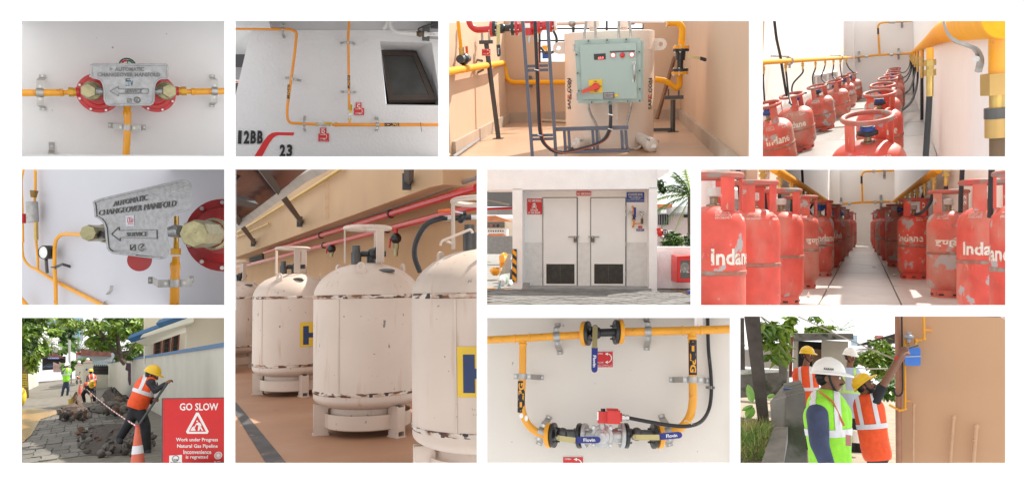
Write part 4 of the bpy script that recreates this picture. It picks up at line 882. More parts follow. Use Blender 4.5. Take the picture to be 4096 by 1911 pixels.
def make_cylinder(kind,rb=.16,H=.62,title=None,stays=(0,),tilt=0,cap='white',small=True,tag_=None,face=-PI / 2,rr_=.105,tw=1.0):
  """red steel gas cylinder with foot ring, shoulder, stays and guard ring"""
  m = REDC[kind]; t = thing('gas_cylinder','x','gas cylinder',copyable=True); t.matrix_world = Matrix()
  zs = H - .155                                   # top of the shoulder
  mb = MB(); mb.lathe([(rb * .74,.06),(rb * .76,.05),(rb * .78,.0),(rb * .81,.0),(rb * .80,.045),(rb * .83,.062)],n=32); fr = mb.build('foot_ring',m,t)
  for k in range(6):
    a = face + (k - 2.5) * PI / 4; c = V((math.cos(a),math.sin(a),0)) * rb * .8; mb = MB(); mb.m = Matrix.Translation(c + V((0,0,.022))) @ Matrix.Rotation(a,4,'Z'); mb.box((0,0,0),(.008,.032,.012)); mb.build('slot',BLACKP,fr)
  pr = [(rb * .74,.045),(rb * .86,.06),(rb * .96,.085),(rb,.12)] + [(rb,.12 + (zs - .1 - .12) * k / 6) for k in range(1,7)]
  for k in range(1,9): a = k / 8 * PI / 2 * .93; pr.append((rb * .30 + rb * .70 * math.cos(a),zs - .1 + .1 * math.sin(a)))
  pr += [(.03,zs + .002),(0,zs + .002)]
  mb = MB(); mb.lathe(pr,n=36); bd = mb.build('body',m,t,smooth=50)
  zm = .12 + (zs - .22) * .5; mb = MB(); mb.lathe([(rb - .001,zm - .012),(rb + .0045,zm - .007),(rb + .0045,zm + .007),(rb - .001,zm + .012)],n=36); mb.build('weld_seam',SEAM,t)
  for a_ in stays:
    a = face + a_; w = .034 / rr_ ; mb = MB(); vs_ = []; n = 5; r0 = rr_
    for z in (zs - .02,H - .02):
      for k in range(n + 1):
        q = a - w + 2 * w * k / n
        for e in (0,.005): vs_.append(V((math.cos(q) * (r0 + e),math.sin(q) * (r0 + e),z)))
    fs = []
    for k in range(n):
      A,B = 2 * k,(n + 1) * 2 + 2 * k; fs += [(A,A + 2,B + 2,B),(A + 1,B + 1,B + 3,A + 3)]
    B = (n + 1) * 2; fs += [(0,B,B + 1,1),(2 * n,2 * n + 1,B + 2 * n + 1,B + 2 * n)]
    mb.add(vs_,fs); st = mb.build('stay',m,t)
    if a_ == stays[-1] and tag_:
      mb = MB(); mb.m = Matrix.Rotation(a + PI / 2,4,'Z'); mb.text(tag_,(0,-r0 - .0055,(zs + H) / 2),(0,0,1),(-1,0,0),.075,.028,bold=.03); mb.build('stay_number',WHITEP,st,smooth=0)
  mb = MB(); mb.ring((0,0,H - .012),rr_,.0145,n=32,m=10); mb.build('guard_ring',RINGM,t)
  mb = MB(); mb.lathe([(.036,zs - .005),(.036,zs + .01),(.02,zs + .014),(.02,zs + .04),(.026,zs + .045),(.026,zs + .06),(0,zs + .06)],n=16); vl = mb.build('valve',M('valve_brass',(.3,.25,.17),.4,.7),t)
  if cap == 'blue':
    mb = MB(); mb.lathe([(.032,zs + .05),(.046,zs + .055),(.046,zs + .075),(.03,zs + .09),(.03,zs + .115),(0,zs + .118)],n=16); mb.cyl((0,0,zs + .08),(.07,.03,zs + .09),.02,n=10); mb.build('regulator',BLUEV,vl)
  elif cap == 'black':
    mb = MB(); mb.lathe([(.03,zs + .04),(.055,zs + .05),(.055,zs + .065),(.035,zs + .075),(.035,zs + .1),(0,zs + .1)],n=16); mb.build('regulator',RUBBER,vl)
    mb = MB(); mb.lathe([(.04,zs + .07),(.04,zs + .095),(0,zs + .1)],n=14); mb.build('regulator_cap',BLUEV,vl)
  else:
    mb = MB(); mb.lathe([(.026,zs + .045),(.032,zs + .05),(.032,zs + .09),(0,zs + .092)],n=14); mb.build('cap',M('white_cap',(.6,.58,.53),.5),vl)
  def onbody(cx,cz):
    def g(x,y,e): a = face + (cx + x) / rb; return V((math.cos(a) * (rb + .0012 + e),math.sin(a) * (rb + .0012 + e),cz + y))
    return g
  WP = M('worn_white_print',(.72,.66,.58),.6,var=.08,rand=True,vs=20,spots=[((.52,.2,.15),30,.58,.05)])
  if title:
    mb = MB(); mb.text(title,(0,0,0),(1,0,0),(0,0,1),.22 * tw,.075,wrap=onbody(0.02,zm + .075),bold=.03,sub=1); mb.build('title_lettering',WP,t)
  if small:
    def onsh(cx,cz):
      def g(x,y,e): a = face + (cx + x) / rb; q = (cz + y); al = max(.05,min(1.3,q)); return V((math.cos(a) * (rb * .30 + rb * .70 * math.cos(al) + .002),math.sin(a) * (rb * .30 + rb * .70 * math.cos(al) + .002),zs - .1 + .1 * math.sin(al) + .002))
      return g
    for ln,cz in (('LOOK FOR COMPANY SEAL',.75),('AND SAFETY CAP',.60),('ON DELIVERY',.45)):
      mb = MB(); mb.text(ln,(0,0,0),(1,0,0),(0,0,1),.085,.11,wrap=onsh(-.04,cz)); mb.build('notice_line',WP,t)
    for ln,cz in (('NET WT 14.2kg',.62),('GROSS WT',.42)):
      mb = MB(); mb.text(ln,(0,0,0),(1,0,0),(0,0,1),.07,.14,wrap=onsh(.11,cz),bold=.02); mb.build('weight_line',WP,t)
  index_children(t); return t
def place_cyl(t,loc,label,group,rotz=0,tilt=None,first=[True]):
  o = t if not t.get('_used') else copy_tree(t)
  t['_used'] = 1; o['label'] = label; o['group'] = group; put(o,loc,rotz,tilt); return o
def place_floor_tiles(F,fl,h,x0,x1,d0,d1,sx,sy,skew,mats,gap=.012):
  """each floor tile is a slab of its own, child of the floor"""
  proto = {}; o0 = V(fl['_o']); n = 0
  j = 0; d = d0
  while d < d1:
    x = x0 + skew * (j % 2)
    while x < x1:
      m = random.choice(mats)
      if m.name not in proto:
        mb = MB(); mb.box((0,0,0),(sx - gap,sy - gap * 2.5,.02)); q = mb.build('floor_tile',m,fl,smooth=0); q.data.transform(Matrix.Translation(o0)); proto[m.name] = q; o = q
      else: o = proto[m.name].copy(); COL.objects.link(o)
      o.matrix_local = Matrix.Translation(V((x + sx / 2,d + sy / 2,-h - .006 + random.uniform(-.001,.001))) - o0); n += 1
      x += sx
    d += sy; j += 1
  return n
TILES = [M('floor_tile_%d' % i,c,.35,var=.08,vs=2.5,spots=[((.33,.29,.25),3.0,.58,.15,(1,1,1),.6)]) for i,c in enumerate(((.62,.59,.55),(.57,.54,.51),(.65,.62,.58)))]
def hang_hose(F,pts,r,lab,grp,brass_len,nm='gas_hose',tee=None,mat=RUBBER):
  """a hose of given 3D points hanging from a header tee"""
  t = thing(nm,lab,'hose',pts[0],grp)
  mb = MB(); mb.tube(spline(pts,6) if len(pts) > 2 else pts,r,10); mb.build('hose',mat,t)
  a = V(pts[0]); up = V((0,0,1))
  mb = MB(); mb.tube([a - up * brass_len * .3,a + up * brass_len * .25],r * 1.15,12); mb.build('ferrule',BRASS,t)
  mb = MB(); mb.tube([a + up * brass_len * .25,a + up * brass_len * .42],r * 1.9,6); mb.tube([a + up * brass_len * .42,a + up * brass_len * .52],r * 1.2,10); mb.tube([a + up * brass_len * .52,a + up * brass_len * .68],r * 1.9,6); mb.build('hex_union',BRASS,t,smooth=20)
  mb = MB(); mb.tube([a + up * brass_len * .68,a + up * brass_len],r * 1.15,12); mb.build('tee_stub',YEL,t)
  return t
# ================================================================== 6 the aisle between two rows of red cylinders
F8 = Frame(2785,665,2.0526,1370,468); use(F8); F = F8
HC = .79; H8 = .555; RB = .143
BK = F.floor(1370,640,H8).y                                    # depth of the back wall
CREAMW = M('cream_wall_paint',(.88,.85,.82),.7,var=.025,vs=1.2,bump=.04,bs=100)
xl,xr = F.p(1100,468,BK).x,F.p(1625,468,BK).x
dl,dr = xl / F.ray(5,468).x,xr / F.ray(2580,468).x
fl = struct(MB().add([V((xl - .02,5.2,-H8 - .014)),V((xr + .02,5.2,-H8 - .014)),V((xr + .02,BK + .05,-H8 - .014)),V((xl - .02,BK + .05,-H8 - .014))],[(0,1,2,3)]).build('floor',M('tile_grout',(.3,.28,.26),.9),smooth=0))
place_floor_tiles(F,fl,H8,xl + .02,xr,5.4,BK - .1,(xr - xl) / 3.02,1.8,0,TILES)
def topz(x,d): return F.p(x,-8,d).z
def room_wall(F,nm,a,b,za,zb,fz,mat,th):
  a,b = V(a),V(b); n = V(th); mb = MB(); q = [V((a.x,a.y,fz)),V((b.x,b.y,fz)),V((b.x,b.y,zb)),V((a.x,a.y,za))]
  mb.hexa([p + n for p in q] + q); return struct(mb.build(nm,mat,smooth=0))
room_wall(F,'back_wall',(xl - .1,BK,0),(xr + .1,BK,0),topz(1370,BK),topz(1370,BK),-H8,CREAMW,(0,.1,0))
room_wall(F,'left_wall',(xl,BK,0),(xl,dl,0),topz(1100,BK),topz(39,dl),-H8,CREAMW,(-.015,0,0))
room_wall(F,'right_wall',(xr,BK,0),(xr,dr,0),topz(1100,BK),topz(39,dr),-H8,CREAMW,(.02,0,0))
mb = MB(); mb.box((xl + .12,BK - .1,.4),(.24,.2,1.95)); struct(mb.build('pillar',CREAMW,smooth=0))
hindi = 'इण्डेन'
C8 = {}
def cyl8(key,*a,**k): C8[key] = make_cylinder(*a,rb=RB,H=HC,rr_=.124,**k)
cyl8('indane',0,title='Indane',stays=(-.1,2.2,1.1),tag_='15.7',tw=1.1); cyl8('hindi',1,title=hindi,stays=(-.6,2.0,.9),tag_='22',tw=1.0)
cyl8('blue',1,title='Indane',stays=(.5,-2.2,2.9),cap='blue',tag_='15.7'); cyl8('plain',2,title=None,stays=(-.5,.7,2.6),small=True,tag_='15.7')
cyl8('back',1,title=None,stays=(-.3,1.2,2.9),small=False,cap='blue')
LB = [(150,1440,'indane',20),(470,1285,'plain',0),(700,1130,'plain',60),(862,1000,'hindi',30),(1010,905,'blue',0),(1092,832,'indane',40),(1146,780,'back',0),(1190,737,'back',30),(1233,692,'back',80),(1262,665,'back',10)]
RBL = [(2700,1420,'indane',-60),(2375,1255,'indane',10),(2070,1075,'hindi',20),(1785,925,'indane',0),(1655,825,'back',20),(1595,775,'plain',0),(1548,735,'back',50),(1518,705,'plain',40),(1496,672,'back',10),(1482,652,'back',70)]
CL8 = []
ORD = ['nearest','second','third','fourth','fifth','sixth','seventh','eighth','ninth','farthest']
for side,rows in (('left',LB),('right',RBL)):
  for i,(x,y,k,rz) in enumerate(rows):
    p = F.floor(x,y,H8); lab = '%s red gas cylinder from the front in the %s row of the tiled aisle' % (ORD[i],side)
    if i == 0: lab = 'nearest red gas cylinder of the %s row, cut by the edge of the tiled aisle' % side
    o = place_cyl(C8[k],(p.x,p.y,-H8 + .005),lab,'red cylinders along the tiled aisle',R(rz + (25 if side == 'left' else -25)))
    CL8.append((o,i,side))
for k in C8.values():
  if not k.get('_used'): raise RuntimeError('unused cylinder kind')
for o,i,side in CL8:
  if i < 3: clip_tree(o,F,x=8 if side == 'left' else 2576,y=1172) if i == 0 or side == 'right' else clip_tree(o,F,y=1172)
# header pipes on the side walls with hanging hoses
def dx(x,side): return (xl + .16) / F.ray(x,468).x if side == 'l' else (xr - .16) / F.ray(x,468).x
def W8(x,y,side,o=0): return F.p(x,y,dx(x,side) - o)
rp = .036
t = thing('yellow_header_pipe','yellow header pipe sloping down the left wall of the tiled aisle','pipe',W8(1100,305,'l'),'yellow header pipes of the tiled aisle')
mb = MB(); mb.tube([W8(640,22,'l'),W8(1115,312,'l')],rp,12); mb.build('pipe',YELM,t)
t2 = thing('yellow_header_pipe','yellow header pipe sloping down the right wall of the tiled aisle','pipe',W8(1630,285,'r'),'yellow header pipes of the tiled aisle')
mb = MB(); mb.tube([W8(1990,25,'r'),W8(1628,287,'r')],rp,12); mb.build('pipe',YELM,t2)
lpg_b = W8(830,135,'l')
t3 = thing('yellow_header_pipe','yellow pipe across the back wall of the tiled aisle','pipe',F.p(1370,300,BK - .15),'yellow header pipes of the tiled aisle')
B8 = lambda x,y: F.p(x,y,BK - .16)
mb = MB(); mb.tube([W8(1113,311,'l'),B8(1135,314),B8(1365,296),B8(1600,292),W8(1630,285,'r')],rp * .8,10); mb.build('pipe',YEL,t3)
t4 = thing('yellow_riser_pipe','yellow riser bending to the right high on the back wall of the tiled aisle','pipe',B8(1365,296))
mb = MB(); mb.tube(rpath([B8(1365,296),B8(1357,75),B8(1375,45),B8(1420,41),B8(1625,35)],.12),rp * .7,10); mb.build('pipe',YEL,t4)
mb = MB(); mb.box(B8(1357,112) + V((0,-.03,0)),(.05,.01,.2)); mb.build('pipe_label',BLACKP,t4,smooth=0)
for i,(x,y) in enumerate(((1258,305),(1470,295),(1458,40))):
  mb = MB(); mb.cyl(B8(x - 12,y),B8(x + 12,y),.05,n=10); mb.build('valve',STEEL,t3 if i < 2 else t4)
for i,(x,y) in enumerate(((1187,318),(1517,296),(1546,38))):
  q = B8(x,y); u = thing('pipe_clamp',('left','right','upper')[i] + ' small clamp on the back wall pipes of the tiled aisle','pipe clamp',q,'clamps on the back wall of the tiled aisle')
  mb = MB(); mb.strip([(-.2,-.14),(-.12,-.14),(-.08,.02),(0,.06),(.08,.02),(.12,-.14),(.2,-.14)],q,V((0,0,1)),V((0,-1,0)),V((1,0,0)),.06,.01); mb.build('strap',GALV,u)
G8 = 'black hoses hanging in the tiled aisle'
def hoses8(lst,side):
  for i,(x,y0,pts) in enumerate(lst):
    d = dx(x,side); top = F.p(x,y0,d); bl = .13
    Q = [top - V((0,0,bl))] + [F.p(px,py,d * q) for px,py,q in pts]
    hang_hose(F,Q,.015,'%s black hose from the front hanging on the %s wall of the tiled aisle' % (ORD[i],'left' if side == 'l' else 'right'),G8,bl)
hoses8([(545,-25,((560,250,1),(582,480,1))),(685,50,((683,200,1),(684,330,1))),(784,115,((788,250,1),(780,420,1))),(860,163,((860,250,1),(845,320,1))),(918,200,((915,290,1),(930,370,1),(965,420,.98))),(966,228,((965,290,1),(935,350,1))),(1001,250,((1000,300,1),(990,350,1))),(1033,268,((1030,310,1),(1020,345,1))),(1061,285,((1060,320,1),(1056,345,1))),(1086,300,((1084,330,1),(1085,360,1)))],'l')
hoses8([(2052,-20,((2052,120,1),(2048,210,1))),(1951,50,((1950,180,1),(1920,300,1),(1850,380,.96),(1800,395,.95))),(1874,108,((1872,210,1),(1850,280,1))),(1812,152,((1810,230,1),(1806,275,1))),(1772,182,((1772,240,1),(1774,275,1))),(1731,210,((1731,260,1),(1735,275,1))),(1697,235,((1698,275,1),(1700,285,1))),(1671,255,((1671,290,1),(1670,310,1))),(1646,272,((1646,305,1),(1645,318,1)))],'r')
for i,(pts,lab) in enumerate((([(342,15),(365,250),(385,465)],'black cable hanging near the left edge of the tiled aisle'),([(868,10),(875,150),(893,460)],'thin black cable on the left wall between hanging hoses of the tiled aisle'),([(2185,15),(2172,250),(2170,380)],'black cable right of the hoses on the right wall of the tiled aisle'),([(2426,15),(2420,300),(2415,420)],'black cable at the far right of the tiled aisle'))):
  sd = 'l' if i < 2 else 'r'; mb = MB(); mb.tube([W8(x,y,sd,-.1 * dx(x,sd) * 0) for x,y in pts],.014,8); tag(mb.build('black_cable',RUBBER),lab,'cable','black cables of the tiled aisle')
# window frame behind the left cylinders
t = thing('window_frame','white framed low window behind the nearest left cylinders of the tiled aisle','window',W8(250,480,'l'))
xw = xl + .01
def LW(x,y): return F.hit(x,y,V((xw,0,0)),V((1,0,0)))
for a,b,nm in (((150,170),(640,278),'top_rail'),((430,228),(445,480),'mullion')):
  mb = MB(); mb.tube([LW(*a),LW(*b)],.05,4); mb.build(nm,WHITEP,t,smooth=0)
mb = MB(); mb.poly([LW(160,185),LW(640,290),LW(640,500),LW(160,560)],.01,(1,0,0)); mb.build('pane',M('dusty_glass',(.35,.37,.37),.2,var=.25,vs=3),t,smooth=0)
mb = MB(); mb.tube([LW(165,155),LW(640,275)],.012,6); tag(mb.build('black_cable',RUBBER),'thin cable running along the top of the white window frame','cable')
for i,(x,y,w,h,lab) in enumerate(((922,1055,30,55,'crumpled foil ball by the left cylinders on the tiled floor'),(1623,893,36,22,'crumpled white paper in front of the right cylinders on the tiled floor'),(1460,828,42,12,'flat white paper scrap in the middle of the tiled aisle'),(1085,1003,22,6,'tiny paper shred left on the tiled aisle floor'))):
  p = F.floor(x,y + h * .4,H8); sc = F.s * p.y; mb = MB(); n0 = len(mb.v); mb.ball(p + V((0,0,h * sc * .35)),(w * sc * .5,w * sc * .9,h * sc * .5),9,6)
  for k in range(len(mb.v)): mb.v[k] = p + (mb.v[k] - p) * random.uniform(.7,1.15)
  for k in range(len(mb.v)): mb.v[k].z = max(mb.v[k].z,p.z + .006)
  tag(mb.build('paper_scrap',M('white_paper',(.7,.7,.7),.6),smooth=0),lab,'paper')
# ================================================================== 7 the cylinder store seen along its near pipe
F4 = Frame(3035,70,2.1085,1250,312); use(F4); F = F4
HC4 = .64; HR = .33; H4 = HR + HC4 - .012
BK4 = F.floor(1250,640,H4).y
xl4 = F.p(740,312,BK4).x; dl4 = xl4 / F.ray(5,312).x
cr = F.p(1300,312,BK4); ne = F.p(2118,312,3.0)
zf = -H4
q = [F.floor(0,1204,H4 + .014),F.floor(2110,1204,H4 + .014),V((ne.x + .3,8,zf - .014)),V((cr.x + .3,BK4 + .1,zf - .014)),V((xl4 - .05,BK4 + .1,zf - .014)),V((xl4 - .05,dl4 + 2,zf - .014))]
fl = struct(MB().add(q,[(0,1,2,3,4,5)]).build('floor',_M['tile_grout'],smooth=0))
place_floor_tiles(F,fl,H4,-1.05,.42,F.floor(1000,1195,H4).y,BK4 - .1,.65,2.1,.3,[M('grey_tile_%d' % i,c,.35,var=.08,vs=2.5,spots=[((.27,.25,.22),3.0,.56,.15,(1,1,1),.6)]) for i,c in enumerate(((.42,.40,.37),(.33,.32,.30),(.45,.43,.40)))])
def tz(x,d): return F.p(x,-10,d).z
room_wall(F,'back_wall',(xl4 - .1,BK4,0),(cr.x + .1,BK4,0),tz(1000,BK4),tz(1000,BK4),zf,CREAMW,(0,.1,0))
room_wall(F,'left_wall',(xl4,BK4,0),(xl4,dl4,0),tz(740,BK4),tz(34,dl4),zf,CREAMW,(-.06,0,0))
dr4 = (ne - cr); nr = V((dr4.y,-dr4.x,0)).normalized() * -.05
f0 = lambda d: cr.lerp(ne,(cr.y - d) / (cr.y - ne.y)); dk = F.floor(1700,1200,H4).y; wq = [f0(BK4) + V((0,0,zf)),f0(dk) + V((0,0,zf)),V((ne.x,ne.y,F.p(2100,1200,ne.y).z)),V((ne.x,ne.y,tz(2100,3.0))),V((cr.x,cr.y,tz(1300,BK4)))]
mb = MB(); mb.poly(wq,.05,-nr); struct(mb.build('right_wall',M('bright_wall_paint',(.78,.76,.74),.7,var=.02),smooth=0))
mb = MB(); mb.box((xl4 + .1,BK4 - .12,.4),(.2,.24,2.5)); struct(mb.build('pillar',CREAMW,smooth=0))
TILT = Matrix.Rotation(R(10),3,'X')
C4 = {}; CL4 = []
def cyl4(key,*a,**k): C4[key] = make_cylinder(*a,rb=.193,H=HC4,rr_=.125,**k)
cyl4('indane',1,title='Indane',stays=(.25,2.5,-1.5),cap='blue',tag_='15.7'); cyl4('dusty',1,title=None,stays=(-.5,2.2,1.9),cap='black',tag_='15.7')
cyl4('near',0,title='Indane',stays=(-.75,1.9,2.6),cap='black',tag_='15.7'); cyl4('back',1,title='Indane',stays=(.5,2.6,-1.5),cap='blue',small=False)
L4 = [(60,748,'indane',20),(275,665,'indane',0),(487,590,'dusty',10),(637,545,'dusty',40),(712,507,'indane',30),(778,482,'indane',10),(835,463,'back',20),(882,450,'back',30)]
R4 = [(915,865,'near',0),(1015,655,'near',10),(1043,582,'back',0),(1087,525,'dusty',-20),(1125,493,'back',0),(1133,470,'back',30),(1136,453,'back',0),(1146,440,'back',10)]
for side,rows in (('left',L4),('right',R4)):
  for i,(x,y,k,rz) in enumerate(rows):
    p = F.floor(x,y,HR); lab = '%s red gas cylinder in the %s row of the store with the big near pipe' % ('farthest' if i == 7 else ORD[i],side)
    if side == 'right' and i == 0: lab = 'big red gas cylinder with open ring, nearest at the bottom of the pipe store'
    tl = Matrix.Rotation(R(-6),3,'Y') @ TILT if side == 'left' else TILT
    o = place_cyl(C4[k],V((p.x + (HC4 * math.sin(R(6)) if side == 'left' else 0),p.y + HC4 * math.sin(R(10)),zf + .022)),lab,'red cylinders of the store with the near pipe',R(rz),tl); CL4.append((o,i))
for o,i in CL4:
  if i < 2: clip_tree(o,F,x=5,y=1205)
# pipes
def dL(x): return (xl4 + .2) / F.ray(x,312).x
def WL(x,y,o=0.0): return F.p(x,y,dL(x) - o)
t = thing('yellow_header_pipe','yellow header pipe along the left wall of the store with the near pipe','pipe',WL(400,355),'yellow pipes of the store with the near pipe')
mb = MB(); mb.tube([WL(5,381),WL(740,342)],[.024,.032],12); mb.build('pipe',YELM,t)
Bk = lambda x,y: F.p(x,y,BK4 - .2)
t = thing('yellow_header_pipe','yellow pipe on the back wall of the store with the near pipe','pipe',Bk(1000,310),'yellow pipes of the store with the near pipe')
mb = MB(); mb.tube([WL(740,342),Bk(790,340),Bk(1020,316),Bk(1290,305)],.026,10); mb.build('pipe',YEL,t)
for x,y in ((910,328),(1120,313)): mb = MB(); mb.cyl(Bk(x - 14,y + 1),Bk(x + 14,y - 1),.04,n=10); mb.build('valve',STEEL,t)
t4 = thing('yellow_riser_pipe','yellow riser with black label on the back wall of the store with the near pipe','pipe',Bk(1020,316),'yellow pipes of the store with the near pipe')
mb = MB(); mb.tube(rpath([Bk(1020,316),Bk(1004,75),Bk(1020,50),Bk(1060,43),Bk(1292,32)],.2),.024,10); mb.build('pipe',YEL,t4)
mb = MB(); mb.box(Bk(1007,118) + V((0,-.03,0)),(.04,.01,.15)); mb.build('pipe_label',BLACKP,t4,smooth=0)
mb = MB(); mb.cyl(Bk(1100,40),Bk(1150,39),.04,n=10); mb.build('valve',STEEL,t4)
for i,(x,y) in enumerate(((843,334),(1179,309),(1208,40))):
  q = Bk(x,y); u = thing('pipe_clamp',('left','right','top')[i] + ' small clamp on the back wall of the store with the near pipe','pipe clamp',q,'clamps on the back wall of the near pipe store')
  mb = MB(); mb.strip([(-.14,-.18),(-.09,-.18),(-.06,.02),(0,.05),(.06,.02),(.09,-.18),(.14,-.18)],q,V((0,0,1)),V((0,-1,0)),V((1,0,0)),.05,.01); mb.build('strap',GALV,u)
for i,(x,y) in enumerate(((258,368),(692,343))):
  u = thing('pipe_clamp',('near','far')[i] + ' clamp on the left wall pipe of the store with the near pipe','pipe clamp',WL(x,y),'clamps on the left wall of the near pipe store'); q = WL(x,y)
  mb = MB(); mb.ring(q,.04,.01,(0,1,0),16,6); mb.tube([q + V((0,0,.05)),q + V((-.2,0,.08))],.012,6); mb.tube([q + V((0,0,-.04)),q + V((.0,0,-.08))],.014,6); mb.build('strap',GALV,u)
def dR(x):
  f = (x - 1290) / (2100 - 1290.0); return 1 / ((1 - f) / (BK4 - .3) + f / 2.75)
def WR(x,y): return F.p(x,y,dR(x))
t = thing('yellow_header_pipe','thick yellow pipe rushing towards the viewer along the right wall','pipe',WR(1560,120),'yellow pipes of the store with the near pipe')
NP = [(1288,297,8),(1330,272,19),(1420,215,46),(1560,122,92),(1700,70,128),(1900,20,165),(2100,-15,190)]
mb = MB(); mb.tube([WR(x,y) for x,y,r in NP],[r * F.s * dR(x) for x,y,r in NP],24); o = mb.build('pipe',YELM,t); clip(o,F,x=2112); clip(o,F,y=-5)
q = WR(1600,105); mb = MB(); mb.strip([(-.02,.0),(.03,.02),(.06,.035),(.09,.02),(.1,-.01)],F.p(1600,100,2.95),V((.45,0,-.9)),V((0,-1,0)),V((.9,0,.45)),.012,.004)
t2 = thing('pipe_clamp','big blurred galvanised clamp on the thick near yellow pipe','pipe clamp',F.p(1800,300,2.9))
mb = MB(); Q = [F.p(1555,0,2.95),F.p(1580,110,2.9),F.p(1640,190,2.88),F.p(1740,230,2.88),F.p(1830,270,2.9),F.p(1870,360,2.95),F.p(1850,460,3.0)]; mb.tube(spline(Q,5),30 * F.s * 2.9,4,sq=.35); o = mb.build('strap',GALV,t2); clip(o,F,y=-5)
mb = MB(); mb.cyl(F.p(1835,350,2.95),F.p(1835,350,2.86),26 * F.s * 2.9,n=10); mb.build('bolt',STEEL,t2)
t3 = thing('hose_connector','large blurred brass hose connector cut by the right edge beside the near pipe','connector',F.p(2000,700,2.95)); s4 = F.s * 2.95
def CN(y): return F.p(2010,y,2.95)
mb = MB(); mb.cyl(F.p(2020,170,2.95),F.p(2020,470,2.95),75 * s4,n=20); o = mb.build('tee_stub',YEL,t3); clip(o,F,x=2112)
for y0,y1,r,m,nm in ((470,650,125,M('matt_brass',(.5,.33,.12),.45,.6),'hex_union'),(650,760,60,BRASS,'neck'),(760,850,100,GUN,'collar'),(850,1010,95,_M['matt_brass'],'ferrule'),(1010,1200,60,M('brown_hose',(.13,.08,.04),.6),'hose')):
  mb = MB(); mb.cyl(CN(y0),CN(y1),r * s4,n=6 if nm == 'hex_union' else 18); o = mb.build(nm,m,t3,smooth=30); clip(o,F,x=2112)
G4 = 'black hoses of the store with the near pipe'
def h4(i,x,y0,bl,r,pts,d,side):
  top = F.p(x,y0,d); s = F.s * d; Q = [top - V((0,0,bl * s))] + [F.p(px,py,d * q_) for px,py,q_ in pts]
  hang_hose(F,Q,r * s,'%s black hose from the front on the %s of the near pipe store' % (ORD[i],side),G4,bl * s)
for i,(x,y0,bl,r,pts) in enumerate(((40,400,70,9,((38,530,1),(50,720,1))),(225,380,70,9,((235,500,1),(250,640,1),(275,735,.98))),(369,370,62,8,((368,470,1),(290,560,1),(290,640,1),(400,638,.97))),(478,362,54,7,((475,440,1),(455,500,1),(460,580,1))),(560,355,48,6,((550,440,1),(528,510,1),(580,570,.98))),(630,350,42,6,((630,420,1),(622,490,1),(655,535,.99))),(687,348,38,5,((688,420,1),(700,500,1),(715,530,1))),(737,345,34,5,((745,400,1),(770,440,1),(805,470,1))))):
  h4(i,x,y0,bl,r,pts,dL(x),'left wall')
for i,(x,y0,bl,r,pts) in enumerate(((1445,255,330,26,((1432,800,1),(1408,1190,1))),(1376,275,190,13,((1376,800,1),(1374,1195,1))),(1340,285,140,10,((1335,560,1),(1280,720,.9),(1120,830,.7),(985,880,.6))),(1318,290,105,8,((1315,480,1),(1270,610,.9),(1150,680,.75))),(1303,293,85,7,((1305,600,1),(1308,860,1))),(1292,295,70,6,((1285,450,1),(1240,540,.92),(1140,585,.8))),(1283,297,60,5,((1280,420,1),(1250,490,.95),(1165,530,.85))),(1276,298,50,4,((1270,410,1),(1235,460,.97),(1190,465,.95))))):
  h4(i,x,y0,bl,r,pts,dR(max(x,1300)) if i != 0 else 2.95,'right wall')
t = thing('regulator','blue regulator dangling at the end of a straight hose by the right wall','regulator',F.p(1320,970,dR(1303))); s = F.s * dR(1303); d = dR(1303)
mb = MB(); mb.cyl(F.p(1310,900,d),F.p(1312,955,d),16 * s,n=14); mb.cyl(F.p(1312,932,d),F.p(1342,930,d),24 * s,n=16); mb.build('body',BLUEV,t)
mb = MB(); mb.cyl(F.p(1312,955,d),F.p(1312,972,d),12 * s,n=12); mb.build('nozzle',RUBBER,t)
mb = MB(); mb.tube(spline([WL(130,15,-.15 * 0),WL(150,180),WL(180,320),WL(205,480),WL(235,660)],6),.014,8); tag(mb.build('black_cable',RUBBER),'black cable running down the left wall of the store with the near pipe','cable')
t = thing('window','small white framed window low behind the left row of the near pipe store','window',F.p(560,600,12))
def LW4(x,y): return F.hit(x,y,V((xl4 + .012,0,0)),V((1,0,0)))
for a,b in (((470,490),(655,455)),((475,490),(480,600)),((575,470),(580,600)),((652,455),(660,520))):
  mb = MB(); mb.tube([LW4(*a),LW4(*b)],.03,4); mb.build('frame_bar',WHITEP,t,smooth=0)
mb = MB(); mb.poly([LW4(472,492),LW4(655,458),LW4(665,600),LW4(480,640)],.01,(1,0,0)); mb.build('pane',_M['dusty_glass'],t,smooth=0)
# ================================================================== 8 the vaporiser room
F3 = Frame(1780,70,2.0943,1427,334); use(F3); F = F3
B3 = 9.0; H3 = (870 - 334) * F.sz * B3
TANW = M('tan_wall_paint',(.58,.40,.27),.7,var=.04,vs=1.6,bump=.05,bs=80,spots=[((.5,.35,.24),1.4,.6,.2,(1,1,.5),.5)])
TAND = M('tan_skirting',(.42,.32,.24),.7,var=.08,vs=4)
GREYF = M('blue_grey_steel_paint',(.10,.10,.13),.45,var=.1,vs=10)
DGREY = M('dark_grey_steel_paint',(.055,.06,.065),.45,var=.12)
xl3,xr3 = F.p(515,500,B3).x,F.p(1975,500,B3).x
P = lambda x,y,d=B3: F.p(x,y,d)
FLR = lambda x,y: F.floor(x,y,H3)
fl = struct(MB().add([FLR(0,1195),FLR(2570,1195),V((xr3 + .05,B3 + .1,-H3)),V((xl3 - .05,B3 + .1,-H3))],[(0,1,2,3)]).build('floor',M('tan_floor',(.48,.30,.19),.4,var=.08,vs=2,spots=[((.55,.4,.28),2.5,.55,.2,(1,1,1),.6)]),smooth=0))
dl3 = xl3 / F.ray(8,334).x; dr3 = xr3 / F.ray(2572,334).x
T3 = lambda d: F.p(1427,-12,d).z
